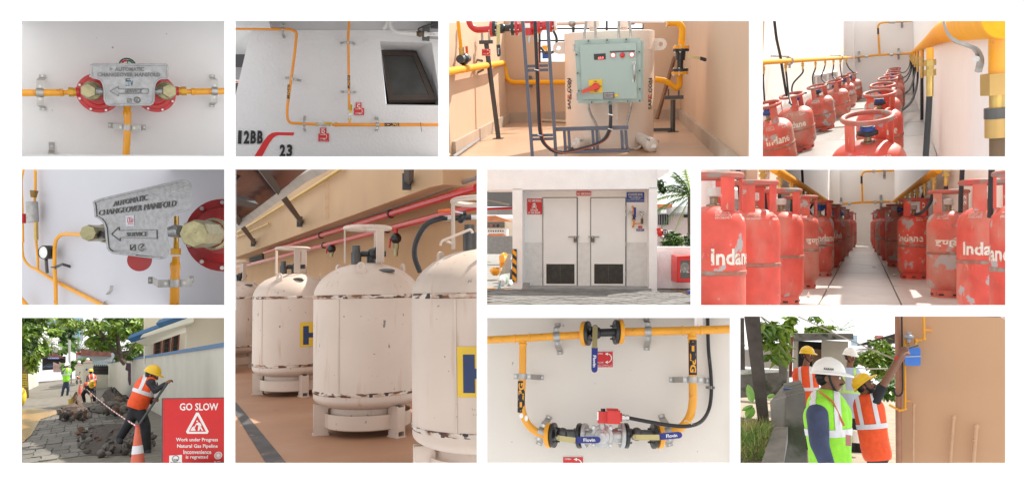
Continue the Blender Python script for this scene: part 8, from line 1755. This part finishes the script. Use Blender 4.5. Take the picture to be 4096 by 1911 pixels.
# people
def person9(lab,d,J,vest,helmet,yaw,pitch,pants=DENIM,shirt=BLK,vx=.022,detail=False,sleeves=True,tape=SILV,sw=1.0):
  Pj = {k: F.p(v[0],v[1],d + (v[2] if len(v) > 2 else 0)) for k,v in J.items()}; t = thing('person',lab,'person',F.p(J['foot_l'][0],J['foot_l'][1],d))
  hm = head_matrix(Pj['head'],yaw,pitch); pr = head_prims(hm) + [('c',Pj['head'] - V((0,0,.05)),Pj['neck'],.055,.06),('c',Pj['neck'] - V((0,0,.12)),Pj['hip'],.13,.13)]
  for s_ in 'lr':
    pr += [('c',Pj['sh_' + s_],Pj['el_' + s_],.05,.042),('c',Pj['el_' + s_],Pj['ha_' + s_],.042,.03),('c',Pj['hip'] + (Pj['kn_' + s_] - Pj['hip']).normalized() * .1,Pj['kn_' + s_],.085,.06),('c',Pj['kn_' + s_],Pj['foot_' + s_],.058,.04),('c',Pj['foot_' + s_],Pj['foot_' + s_] + V((.02 if yaw > 0 else -.04,-.14,-.03)),.045,.035)]
    dv = (Pj['ha_' + s_] - Pj['el_' + s_]); pr += hand_prims(Pj['ha_' + s_],dv,V((0,-.3,1)),1.0,.9)
  blob('body',pr,SKIN,t,max(.012,vx * .75),3)
  blob('shirt',[('c',Pj['sh_l'],Pj['sh_r'],.085,.085),('c',Pj['neck'] - V((0,0,.1)),Pj['hip'] + V((0,0,.05)),.14,.13)] + [q for s_ in 'lr' for q in ([('c',Pj['sh_' + s_],Pj['el_' + s_],.066 * sw,.056 * sw),('c',Pj['el_' + s_],Pj['el_' + s_].lerp(Pj['ha_' + s_],.88),.054 * sw,.042 * sw)] if sleeves else [('c',Pj['sh_' + s_],Pj['sh_' + s_].lerp(Pj['el_' + s_],.6),.066,.06)])],shirt,t,vx,4)
  blob('trousers',[('c',Pj['hip'] + V((0,0,.08)),Pj['hip'],.14,.145)] + [q for s_ in 'lr' for q in (('c',Pj['hip'].lerp(Pj['kn_' + s_],.2),Pj['kn_' + s_],.108,.082),('c',Pj['kn_' + s_],Pj['kn_' + s_].lerp(Pj['foot_' + s_],.93),.08,.066))],pants,t,vx,4)
  for s_ in 'lr': blob('boot',[('c',Pj['foot_' + s_],Pj['foot_' + s_] + V((.02 if yaw > 0 else -.04,-.15,-.035)),.058,.045)],BLK,t,vx,2)
  ax = (Pj['neck'] - Pj['hip']).normalized(); m_ = Pj['hip'].lerp(Pj['neck'],.5)
  v = blob('vest',[('c',Pj['sh_l'].lerp(Pj['neck'],.2),Pj['sh_r'].lerp(Pj['neck'],.2),.10,.10),('c',Pj['neck'] - ax * .12,Pj['hip'] + ax * .02,.168,.175),('c',Pj['sh_l'].lerp(Pj['neck'],.4) - ax * .1,Pj['hip'] + ax * .05,.15,.16),('c',Pj['sh_r'].lerp(Pj['neck'],.4) - ax * .1,Pj['hip'] + ax * .05,.15,.16)],vest,t,vx,4,keep=[(Pj['hip'] - ax * .06,ax)])
  band(v,t,[(m_ - ax * .03,ax),(m_ + ax * .03,-ax)],tape)
  sd = ax.cross(V((0,1,0))).normalized()
  for k in (-.09,.09): band(v,t,[(m_ + ax * .03,ax),(m_ + sd * (k - .024),sd),(m_ + sd * (k + .024),-sd)],tape)
  head_parts(t,hm,helmet,None,detail=detail,strap=detail); return t,Pj
d1 = G9(1020,1085).y
t,Pj = person9('worker in orange vest and yellow helmet bending over a bar beside the wall',d1,{'head': (1062,478,-.05),'neck': (1040,520,.05),'hip': (945,720,.05),'sh_l': (995,525,.25),'sh_r': (1050,545,-.2),'el_l': (1060,690,.1),'el_r': (1085,605,-.25),'ha_l': (1085,672,-.12),'ha_r': (1170,545,-.3),'kn_l': (880,860,.1),'kn_r': (1010,880,-.1),'foot_l': (800,985,.2),'foot_r': (1020,1080,-.1)},HV_O,H_Y,70,-25,detail=True,shirt=M('checked_dark_shirt',(.03,.028,.035),.8,var=.6,vs=30))
mb = MB(); mb.tube([F.p(1180,545,d1 - .35),F.p(1080,690,d1 - .2),F.p(900,960,d1 - .2)],.022,8); tag(mb.build('digging_bar',GUN),'dark digging bar held by the bending worker','tool')
d2 = G9(560,695).y
person9('crouching worker in orange vest with yellow helmet digging at the pit',d2,{'head': (586,552,-.35),'neck': (572,560,-.2),'hip': (548,590,.5),'sh_l': (540,555,-.1),'sh_r': (600,570,-.1),'el_l': (545,610,-.3),'el_r': (605,620,-.3),'ha_l': (575,640,-.5),'ha_r': (590,650,-.5),'kn_l': (515,630,-.1),'kn_r': (605,640,.1),'foot_l': (530,695,0),'foot_r': (605,690,.2)},HV_O,H_Y,-10,-70,vx=.035)
mb = MB(); mb.tube([F.p(572,620,d2 - .4),F.p(598,770,d2 - 3)],.03,6); tag(mb.build('spade_shaft',_M['stick_wood']),'wooden shaft of the tool held by the crouching worker','tool')
d3 = G9(590,640).y
person9('worker in orange vest standing with his back turned behind the crouching worker',d3,{'head': (578,455,0),'neck': (582,478,0),'hip': (590,560,0),'sh_l': (556,490,0),'sh_r': (608,492,0),'el_l': (546,520,-.2),'el_r': (616,530,0),'ha_l': (548,545,-.4),'ha_r': (615,565,0),'kn_l': (580,605,0),'kn_r': (605,605,0),'foot_l': (578,645,0),'foot_r': (608,645,0)},HV_O,H_Y,170,0,vx=.035)
d4 = G9(370,645).y
person9('man in lime vest and white helmet phoning in the lane',d4,{'head': (389,402,0),'neck': (388,428,0),'hip': (383,525,0),'sh_l': (358,440,0),'sh_r': (416,440,0),'el_l': (348,470,-.2),'el_r': (425,490,0),'ha_l': (372,438,-.35),'ha_r': (424,530,-.1),'kn_l': (362,585,0),'kn_r': (400,585,0),'foot_l': (350,642,0),'foot_r': (392,640,0)},HV_G,H_W,-15,-15,pants=M('blue_jeans',(.03,.05,.09),.8),shirt=M('grey_shirt',(.15,.16,.18),.8),vx=.035)
# ================================================================== 11 fitting the blue gas meter
FB = Frame(2945,1255,1.9708,1080,450); use(FB); F = FB; HB_ = 1.46; s = F.s
GB = lambda x,y,z=0.0: F.floor(x,y,HB_ - z)
EB = lambda x,d: V((F.ray(x,450).x * d,d,-HB_))
struct(MB().add([GB(5,1205),GB(1300,1205),EB(1300,45),EB(5,45)],[(0,1,2,3)]).build('ground',M('bare_soil',(.30,.25,.18),.95,var=.2,vs=3,bump=.5,bs=20),smooth=0))
def hx(nm,fq,fd,bq,bd,mat,par=None,lab=None,cat=None):
  mb = MB(); mb.hexa([F.p(x,y,bd) for x,y in bq] + [F.p(x,y,fd) for x,y in fq]); o = mb.build(nm,mat,par,smooth=0); return tag(o,lab,cat) if lab else o
def bx(nm,x0,y0,x1,y1,d,dep,mat,par=None,lab=None,cat=None):
  a,c = F.p(x0,y0,d),F.p(x1,y1,d); mb = MB(); mb.box(((a.x + c.x) / 2,d + dep / 2,(a.z + c.z) / 2),(abs(c.x - a.x),dep,abs(a.z - c.z))); o = mb.build(nm,mat,par,smooth=0); return tag(o,lab,cat) if lab else o
PEACH = M('peach_wall_paint',(.55,.325,.185),.7,var=.03,vs=1.2,bump=.05,bs=60,spots=[((.44,.24,.13),1.5,.6,.2,(1,1,.6),.6)])
MOSS = M('mossy_concrete_wall',(.13,.125,.11),.95,var=.3,vs=3,bump=.6,bs=20,spots=[((.05,.06,.035),2.5,.5,.15),((.03,.03,.028),5,.6,.1)])
DW = 12.5
t = thing('house_wall','plain peach house wall filling the right side behind the gas meter','wall',F.p(1700,1200,DW)); hx('masonry',[(1252,2),(2140,2),(2140,1196),(1262,1196)],DW,[(1252,2),(2140,2),(2140,1196),(1262,1196)],DW + .3,PEACH,t)
def pp(nm,lab,pts,r,mat,d=DW - .1,rad=.05,grp='pipes on the peach wall',n=12):
  t = thing(nm,lab,'pipe',F.p(*pts[0],d),grp); mb = MB(); mb.tube(rpath([F.p(x,y,d) for x,y in pts],rad,5),r * s * d,n); mb.build('pipe',mat,t); return t
BRP = M('brown_pipe_paint',(.36,.17,.10),.5,var=.1); TANP = M('peach_pipe_paint',(.56,.34,.20),.5,var=.06)
pp('drain_pipe','brown drain pipe down the corner of the peach wall',[(1273,2),(1283,1196)],23,BRP)
pp('black_conduit','black cable conduit ending in a loop beside the brown drain pipe',[(1304,2),(1312,560),(1310,620),(1285,648),(1255,640),(1243,600),(1250,585)],7,RUBBER,DW - .2)
for i,(x0,y0,x1,r) in enumerate(((1398,705,1395,9),(1712,800,1685,13),(1890,872,1868,15))):
  u = pp('peach_pipe',('thin peach painted pipe stub left of the other two on the wall','peach painted pipe with elbow top in the middle of the wall bottom','rightmost peach painted pipe with elbow top on the wall')[i],[(x0 + (6 if i else 0),y0),(x0,y0 + 40),(x1,1196)],r,TANP); c = F.p(x0 + 3,y0 + 12,DW - .1); mb = MB(); mb.ball(c,r * 1.35 * s * DW); mb.build('elbow',TANP,u); q = F.p((x0 + x1) / 2,(y0 + 1180) / 2 - 30,DW - .1); mb = MB(); mb.cyl(q - V((0,0,.012)),q + V((0,0,.012)),r * 1.3 * s * DW,n=12); mb.build('clip',TANP,u)
u = pp('yellow_pipe','yellow gas pipe dropping under the blue meter and turning off left',[(1362,235),(1330,200),(1326,185),(1330,400),(1332,750),(1290,760),(1205,715)],9,YEL,DW - .16)
for x,y in ((1332,745),(1285,758),(1330,240),(1362,235)): mb = MB(); mb.ball(F.p(x,y,DW - .16),13 * s * DW); mb.build('elbow',YEL,u)
mb = MB(); mb.box(F.p(1355,685,DW - .08),(38 * s * DW,.05,12 * s * DW)); mb.build('bracket',YEL,u,smooth=0)
u = pp('yellow_pipe','yellow gas pipe coming down from the top to the grey regulator',[(1478,2),(1482,200),(1420,210),(1408,250)],10,YEL,DW - .16)
for x,y in ((1480,195),(1418,208)): mb = MB(); mb.ball(F.p(x,y,DW - .16),16 * s * DW); mb.build('elbow',YEL,u)
mb = MB(); mb.box(F.p(1512,127,DW - .08),(60 * s * DW,.05,16 * s * DW)); mb.build('bracket',YEL,u,smooth=0)
t = thing('gas_regulator','grey gas regulator above the blue meter','regulator',F.p(1362,220,DW - .2)); c = F.p(1360,180,DW - .2); k = s * DW
mb = MB(); mb.lathe([(14 * k,-46 * k),(14 * k,-20 * k),(34 * k,-10 * k),(38 * k,0),(34 * k,10 * k),(20 * k,16 * k),(20 * k,38 * k),(0,40 * k)],c,20); mb.build('body',M('grey_cast',(.36,.36,.38),.5,.3),t)
t = thing('gas_meter','bright blue gas meter box fixed to the peach wall','meter',F.p(1393,405,DW - .3)); BM = M('blue_meter_paint',(.045,.20,.68),.4,var=.05,coat=.2)
for nm,q in (('upper_shell',[(1345,275),(1440,262),(1453,278),(1453,332),(1332,336),(1335,290)]),('lower_shell',[(1331,338),(1454,334),(1454,395),(1442,407),(1345,405),(1332,392)])): mb = MB(); mb.poly([F.p(x,y,DW - .42) for x,y in q],.3); mb.build(nm,BM,t,smooth=0)
mb = MB(); mb.poly([F.p(x,y,DW - .44) for x,y in ((1328,334),(1458,330),(1458,336),(1328,340))],.34); mb.build('seam',STEEL,t,smooth=0)
bx('counter_window',1345,285,1362,325,DW - .43,.02,WHITEP,t)
mb = MB(); mb.tube([F.p(1303,282,DW - .55),F.p(1375,262,DW - .5),F.p(1432,246,DW - .45)],9 * k,8); tag(mb.build('wrench',GUN),'dark pipe wrench in the raised hand on the gas meter fitting','wrench')
# left side
hx('concrete_wall',[(33 - 20,478),(400,455),(400,640),(13,660)],20,[(13,430),(420,440),(420,640),(13,660)],21,MOSS,None,'long mossy concrete wall behind the dark pole','wall')
t = thing('parapet_wall','mossy stepped concrete parapet in front of the helmeted men','wall',F.p(400,1190,8.5))
hx('pier',[(395,652),(545,615),(560,1196),(372,1196)],9,[(372,545),(505,520),(520,900),(372,900)],13,MOSS,t); hx('coping',[(265,690),(394,655),(409,885),(280,895)],9.02,[(372,560),(380,545),(390,700),(380,700)],13,M('grey_coping',(.22,.21,.19),.95,var=.2,vs=4,bump=.5,bs=20),t); hx('step',[(188,1196),(372,1196),(372,1198),(188,1198)],8,[(290,900),(408,885),(408,1000),(290,1000)],9,_M['grey_coping'],t)
hx('pole',[(60,2),(185,2),(272,990),(192,1012)],9.6,[(75,2),(180,2),(265,980),(200,1000)],9.8,M('dark_pole',(.075,.065,.058),.9,var=.3,vs=6,bump=.5,bs=15),None,'thick dark weathered pole in the left foreground','pole')
hx('pole',[(14,30),(62,30),(70,440),(20,440)],16,[(14,30),(62,30),(70,440),(20,440)],16.3,_M['dark_pole'],None,'second dark pole behind at the left edge','pole')
bx('concrete_post',340,195,392,560,14,.2,MOSS,None,'rough concrete post behind the parapet','post'); hx('angle_iron',[(425,178),(450,178),(440,500),(415,500)],14.2,[(425,178),(450,178),(440,500),(415,500)],14.3,M('rust_red',(.22,.06,.04),.8),None,'rusty red angle iron post beside the concrete post','post')
t = thing('shed','small concrete outbuilding with flat roof slab behind the men','shed',F.p(680,480,24)); hx('roof_slab',[(430,152),(922,155),(925,200),(430,215)],23,[(430,150),(890,152),(890,185),(430,190)],26,MOSS,t); bx('wall',672,205,880,470,24,.3,M('pale_shed_wall',(.42,.39,.33),.9,var=.1,vs=2),t); bx('wall',450,205,480,470,24,.3,_M['pale_shed_wall'],t); bx('doorway',478,210,674,480,24.6,.1,_M['dark_interior'],t); bx('door',600,275,672,480,24.3,.05,M('brown_door',(.2,.13,.09),.7),t)
t = thing('tin_shed','pale corrugated tin shed behind the foliage at the left','shed',F.p(300,400,30)); bx('wall',60,240,430,440,30,.3,GALV,t); hx('roof',[(60,275),(330,275),(330,280),(60,285)],29,[(100,165),(430,165),(430,172),(100,172)],31,M('white_tin',(.62,.64,.66),.6),t)
t = thing('open_shed','long open shed with dark tin roof and white trusses beyond the bushes','shed',F.p(1100,330,34)); hx('roof',[(955,240),(1262,150),(1262,232),(955,250)],33,[(990,230),(1262,160),(1262,200),(990,240)],36,_M['dark_shed'],t)
for i in range(8): mb = MB(); mb.cyl(F.p(940 + i * 40,300,34),F.p(965 + i * 40,280 if i % 2 else 305,34),.05,n=5); mb.build('truss_bar',WHITEP,t)
for y in (280,305): mb = MB(); mb.cyl(F.p(935,y,34),F.p(1262,y + 6,34),.06,n=5); mb.build('truss_chord',WHITEP,t)
for x in (1050,1180): mb = MB(); mb.cyl(F.p(x,200,34),F.p(x,420,34),.08,n=6); mb.build('column',GUN,t)
bx('billboard',905,165,956,250,40,.2,M('pale_blue_board',(.4,.55,.7),.7),None,'pale blue board standing beyond the flat roofed outbuilding','board'); bx('red_roof',1092,168,1160,190,42,2,M('faded_red',(.5,.15,.14),.8),None,'faded red roof beyond the open shed','roof')
def bush(nm,lab,blobs,d,size,mats,seed,cat,stem=None):
  t = thing(nm,lab,cat,F.p(blobs[0][0],blobs[0][1] + blobs[0][3],d)); k = s * d; leaves('foliage',[(F.p(x,y,d),(rx * k,.6,rz * k),n) for x,y,rx,rz,n in blobs],size,mats,t,seed=seed)
  for st in (stem or [[(blobs[0][0],blobs[0][1] + blobs[0][3]),(blobs[0][0] + 5,blobs[0][1])]]): mb = MB(); mb.tube([F.p(x,y,d) for x,y in st],4 * k,6); mb.build('stem',BARK,t)
bush('bush','large bright green bush between the outbuilding and the peach wall',[(1130,330,110,110,1500),(1170,440,90,90,900),(960,360,60,60,400),(1060,400,70,70,400)],19,.12,[LEAF[2],LEAF[1],LEAF[2]],71,'bush'); bush('bush','lower green bush beside the drain pipe',[(1200,600,60,90,600)],16.5,.13,[LEAF[1],LEAF[0]],72,'bush')
bush('tree','overhanging branch with broad leaves at the top left',[(290,110,110,100,200),(370,200,60,90,90),(250,230,50,60,60),(320,330,60,50,50)],11,.19,[LEAF[1],LEAF[2]],73,'tree',[[(190,20),(300,130),(360,250)],[(200,60),(270,200)]]); bush('tree','feathery light tree behind the outbuilding roof',[(420,90,50,80,300),(660,125,90,40,350),(620,30,45,25,40)],34,.3,[LEAF[2],LEAF[1]],74,'tree')
t = thing('palm_tree','small distant palm above the outbuilding roof','palm',F.p(825,155,45)); c = F.p(825,130,45)
for i in range(8): a = PI * i / 7; frond(c,(math.cos(a),0,math.sin(a) + .2),1.3,.35,16,.3,t,LEAF[1],seed=i)
t = thing('banana_plant','young banana plant with broad pale leaves below the dark pole','plant',F.p(110,850,9))
for i,(x0,y0,x1,y1,w) in enumerate(((125,700,90,555,36),(135,735,75,820,42),(240,660,300,635,20),(130,720,40,760,20))):
  a,b = F.p(x0,y0,9),F.p(x1,y1,9); ax = b - a; sd = V((0,-1,0)).cross(ax).normalized() * w * s * 9; mb = MB(); q = []
  for f_,g in ((0,.1),(.2,.8),(.5,1),(.8,.75),(1,.05)): q += [a + ax * f_ + sd * g + V((0,.03,0)),a + ax * f_ + V((0,-.01,0)),a + ax * f_ - sd * g + V((0,.03,0))]
  mb.add(q,[(3 * i_ + j,3 * i_ + j + 1,3 * i_ + j + 4,3 * i_ + j + 3) for i_ in range(4) for j in range(2)]); mb.build('leaf',M('banana_leaf',(.18,.38,.06),.5,var=.15),t)
rnd = random.Random(5); mb = MB(); gv = []; gf = []
for i in range(2600):
  x,y = rnd.uniform(10,270),rnd.uniform(880,1200); p = F.p(x,y,rnd.uniform(8.6,10.5)); l = rnd.uniform(.05,.16); a = rnd.uniform(0,6.3); n = len(gv); w = V((math.cos(a),math.sin(a),0)) * .006; gv += [p - w,p + w,p + V((rnd.gauss(0,.05),rnd.gauss(0,.05),l))]; gf.append((n,n + 1,n + 2))
mb.add(gv,gf); tag(mb.build('grass',M('dry_grass',(.30,.29,.10),.8,var=.5,vs=5,spots=[((.12,.25,.04),3,.5,.1)]),smooth=0),'tall mixed green and dry grass at the lower left','grass',None,'stuff')
struct(MB().add([F.p(5,840,11.5),F.p(300,840,11.5),F.p(300,1198,8.4),F.p(5,1198,8.4)],[(0,1,2,3)]).build('bank',M('earth_bank',(.16,.14,.07),.95,var=.4,vs=5),smooth=0))
for i,(a,b,d0,d1) in enumerate((((465,10),(1245,355),14,12.4),((195,20),(440,178),10,14.2),((905,425),(1195,430),15.5,15.5))): mb = MB(); mb.tube([F.p(*a,d0),F.p((a[0] + b[0]) / 2,(a[1] + b[1]) / 2 + 6,(d0 + d1) / 2),F.p(*b,d1)],.012,5); tag(mb.build('rope',M('grey_rope',(.4,.38,.33),.9)),('long rope crossing the sky down to the peach wall','thin line from the dark pole to the rusty post','level washing line behind the reaching man')[i],'rope')
bx('tool_case',372,582,505,612,10.5,.25,M('blue_tool',(.06,.12,.3),.5),None,'blue tool case lying on the parapet','tool'); c = F.p(462,610,10.3); mb = MB(); mb.lathe([(0,-.02),(.03,-.02),(.012,-.012),(.012,.012),(.03,.02),(0,.02)],c,18); tag(mb.build('tape_reel',WHITEP),'small white tape reel on the parapet beside the blue tool case','reel')
c = F.p(930,1010,14.2); mb = MB(); mb.lathe([(0,0),(.1,0),(.13,.2),(.12,.2),(.09,.01)],c,18); tag(mb.build('bucket',WHITEP),'white bucket on the ground behind the lime vest','bucket')
SB = M('light_blue_shirt',(.42,.52,.68),.8,var=.05); PL = M('plaid_shirt',(.06,.09,.17),.8,var=.8,vs=35,spots=[((.45,.42,.4),30,.6,.05)])
def man(lab,d,J,vest,helmet,yaw,pitch,logo=None,beard=False,sl=True,shirt=NAVY,vx=.016,tape=SILV,sw=1.0,tip=0): 
  t,Pj = person9(lab,d,J,vest,None,yaw,pitch,DENIM,shirt,vx,False,sl,tape,sw); hm = head_matrix(Pj['head'],yaw,pitch); head_parts(t,hm,helmet,logo,beard=beard,tip=tip); clip_tree(t,F,y=1196); return t,Pj
man('man in orange vest and plaid shirt with yellow helmet behind the parapet',14.5,{'head': (562,325),'neck': (545,425),'hip': (575,760),'sh_l': (475,470,.1),'sh_r': (605,470),'el_l': (465,600),'el_r': (635,600),'ha_l': (510,720,-.1),'ha_r': (630,720),'kn_l': (560,950),'kn_r': (600,950),'foot_l': (560,1140),'foot_r': (600,1140)},HV_O,H_Y,55,0,shirt=PL)
man('moustached man in light blue shirt and lime harness with white helmet',15,{'head': (900,335),'neck': (892,436),'hip': (905,790),'sh_l': (820,475),'sh_r': (950,475),'el_l': (780,630),'el_r': (955,640),'ha_l': (800,770,-.1),'ha_r': (960,790),'kn_l': (890,960),'kn_r': (955,960),'foot_l': (930,1130),'foot_r': (985,1150)},SB,H_W,35,-5,('KARAM',-1),shirt=SB,tape=M('lime_tape',(.45,.75,.25),.6))
t,Pj = man('reaching man in orange vest and tilted yellow helmet working on the gas meter',10.5,{'head': (1018,565),'neck': (1015,655),'hip': (1110,1110),'sh_l': (1085,700,-.12),'sh_r': (1070,690,.15),'el_l': (1188,505,-.15),'el_r': (1215,480,.2),'ha_l': (1300,310,-.1),'ha_r': (1320,325,.5),'kn_l': (1080,1400),'kn_r': (1150,1400),'foot_l': (1080,1600),'foot_r': (1160,1600)},HV_O,H_Y,82,24,None,True,False,BLK,tip=20)
mb = MB(); mb.tube([F.p(1262,352,10.4),F.p(1280,358,10.38)],.04,10); mb.build('wristband',REDS,t)
t,Pj = man('front man in lime vest over navy shirt with white helmet watching from behind',7,{'head': (735,500),'neck': (705,625),'hip': (745,1230),'sh_l': (800,740,.22),'sh_r': (640,790,-.26),'el_l': (840,980,.2),'el_r': (655,1020,-.33),'ha_l': (850,1250,.1),'ha_r': (740,1250,-.36),'kn_l': (720,1600),'kn_r': (780,1600),'foot_l': (720,1950),'foot_r': (780,1950)},HV_G,H_W,85,0,('KARAM',1),vx=.014,sw=1.4)
mb = MB(); mb.tube([F.p(650,605,6.9),F.p(760,690,6.82),F.p(850,880,6.78)],.011,6,sq=.3); mb.build('lanyard',M('orange_lanyard',(.6,.2,.08),.6),t); bx('badge',862,950,905,1040,6.77,.005,M('id_badge',(.5,.2,.18),.5),t)
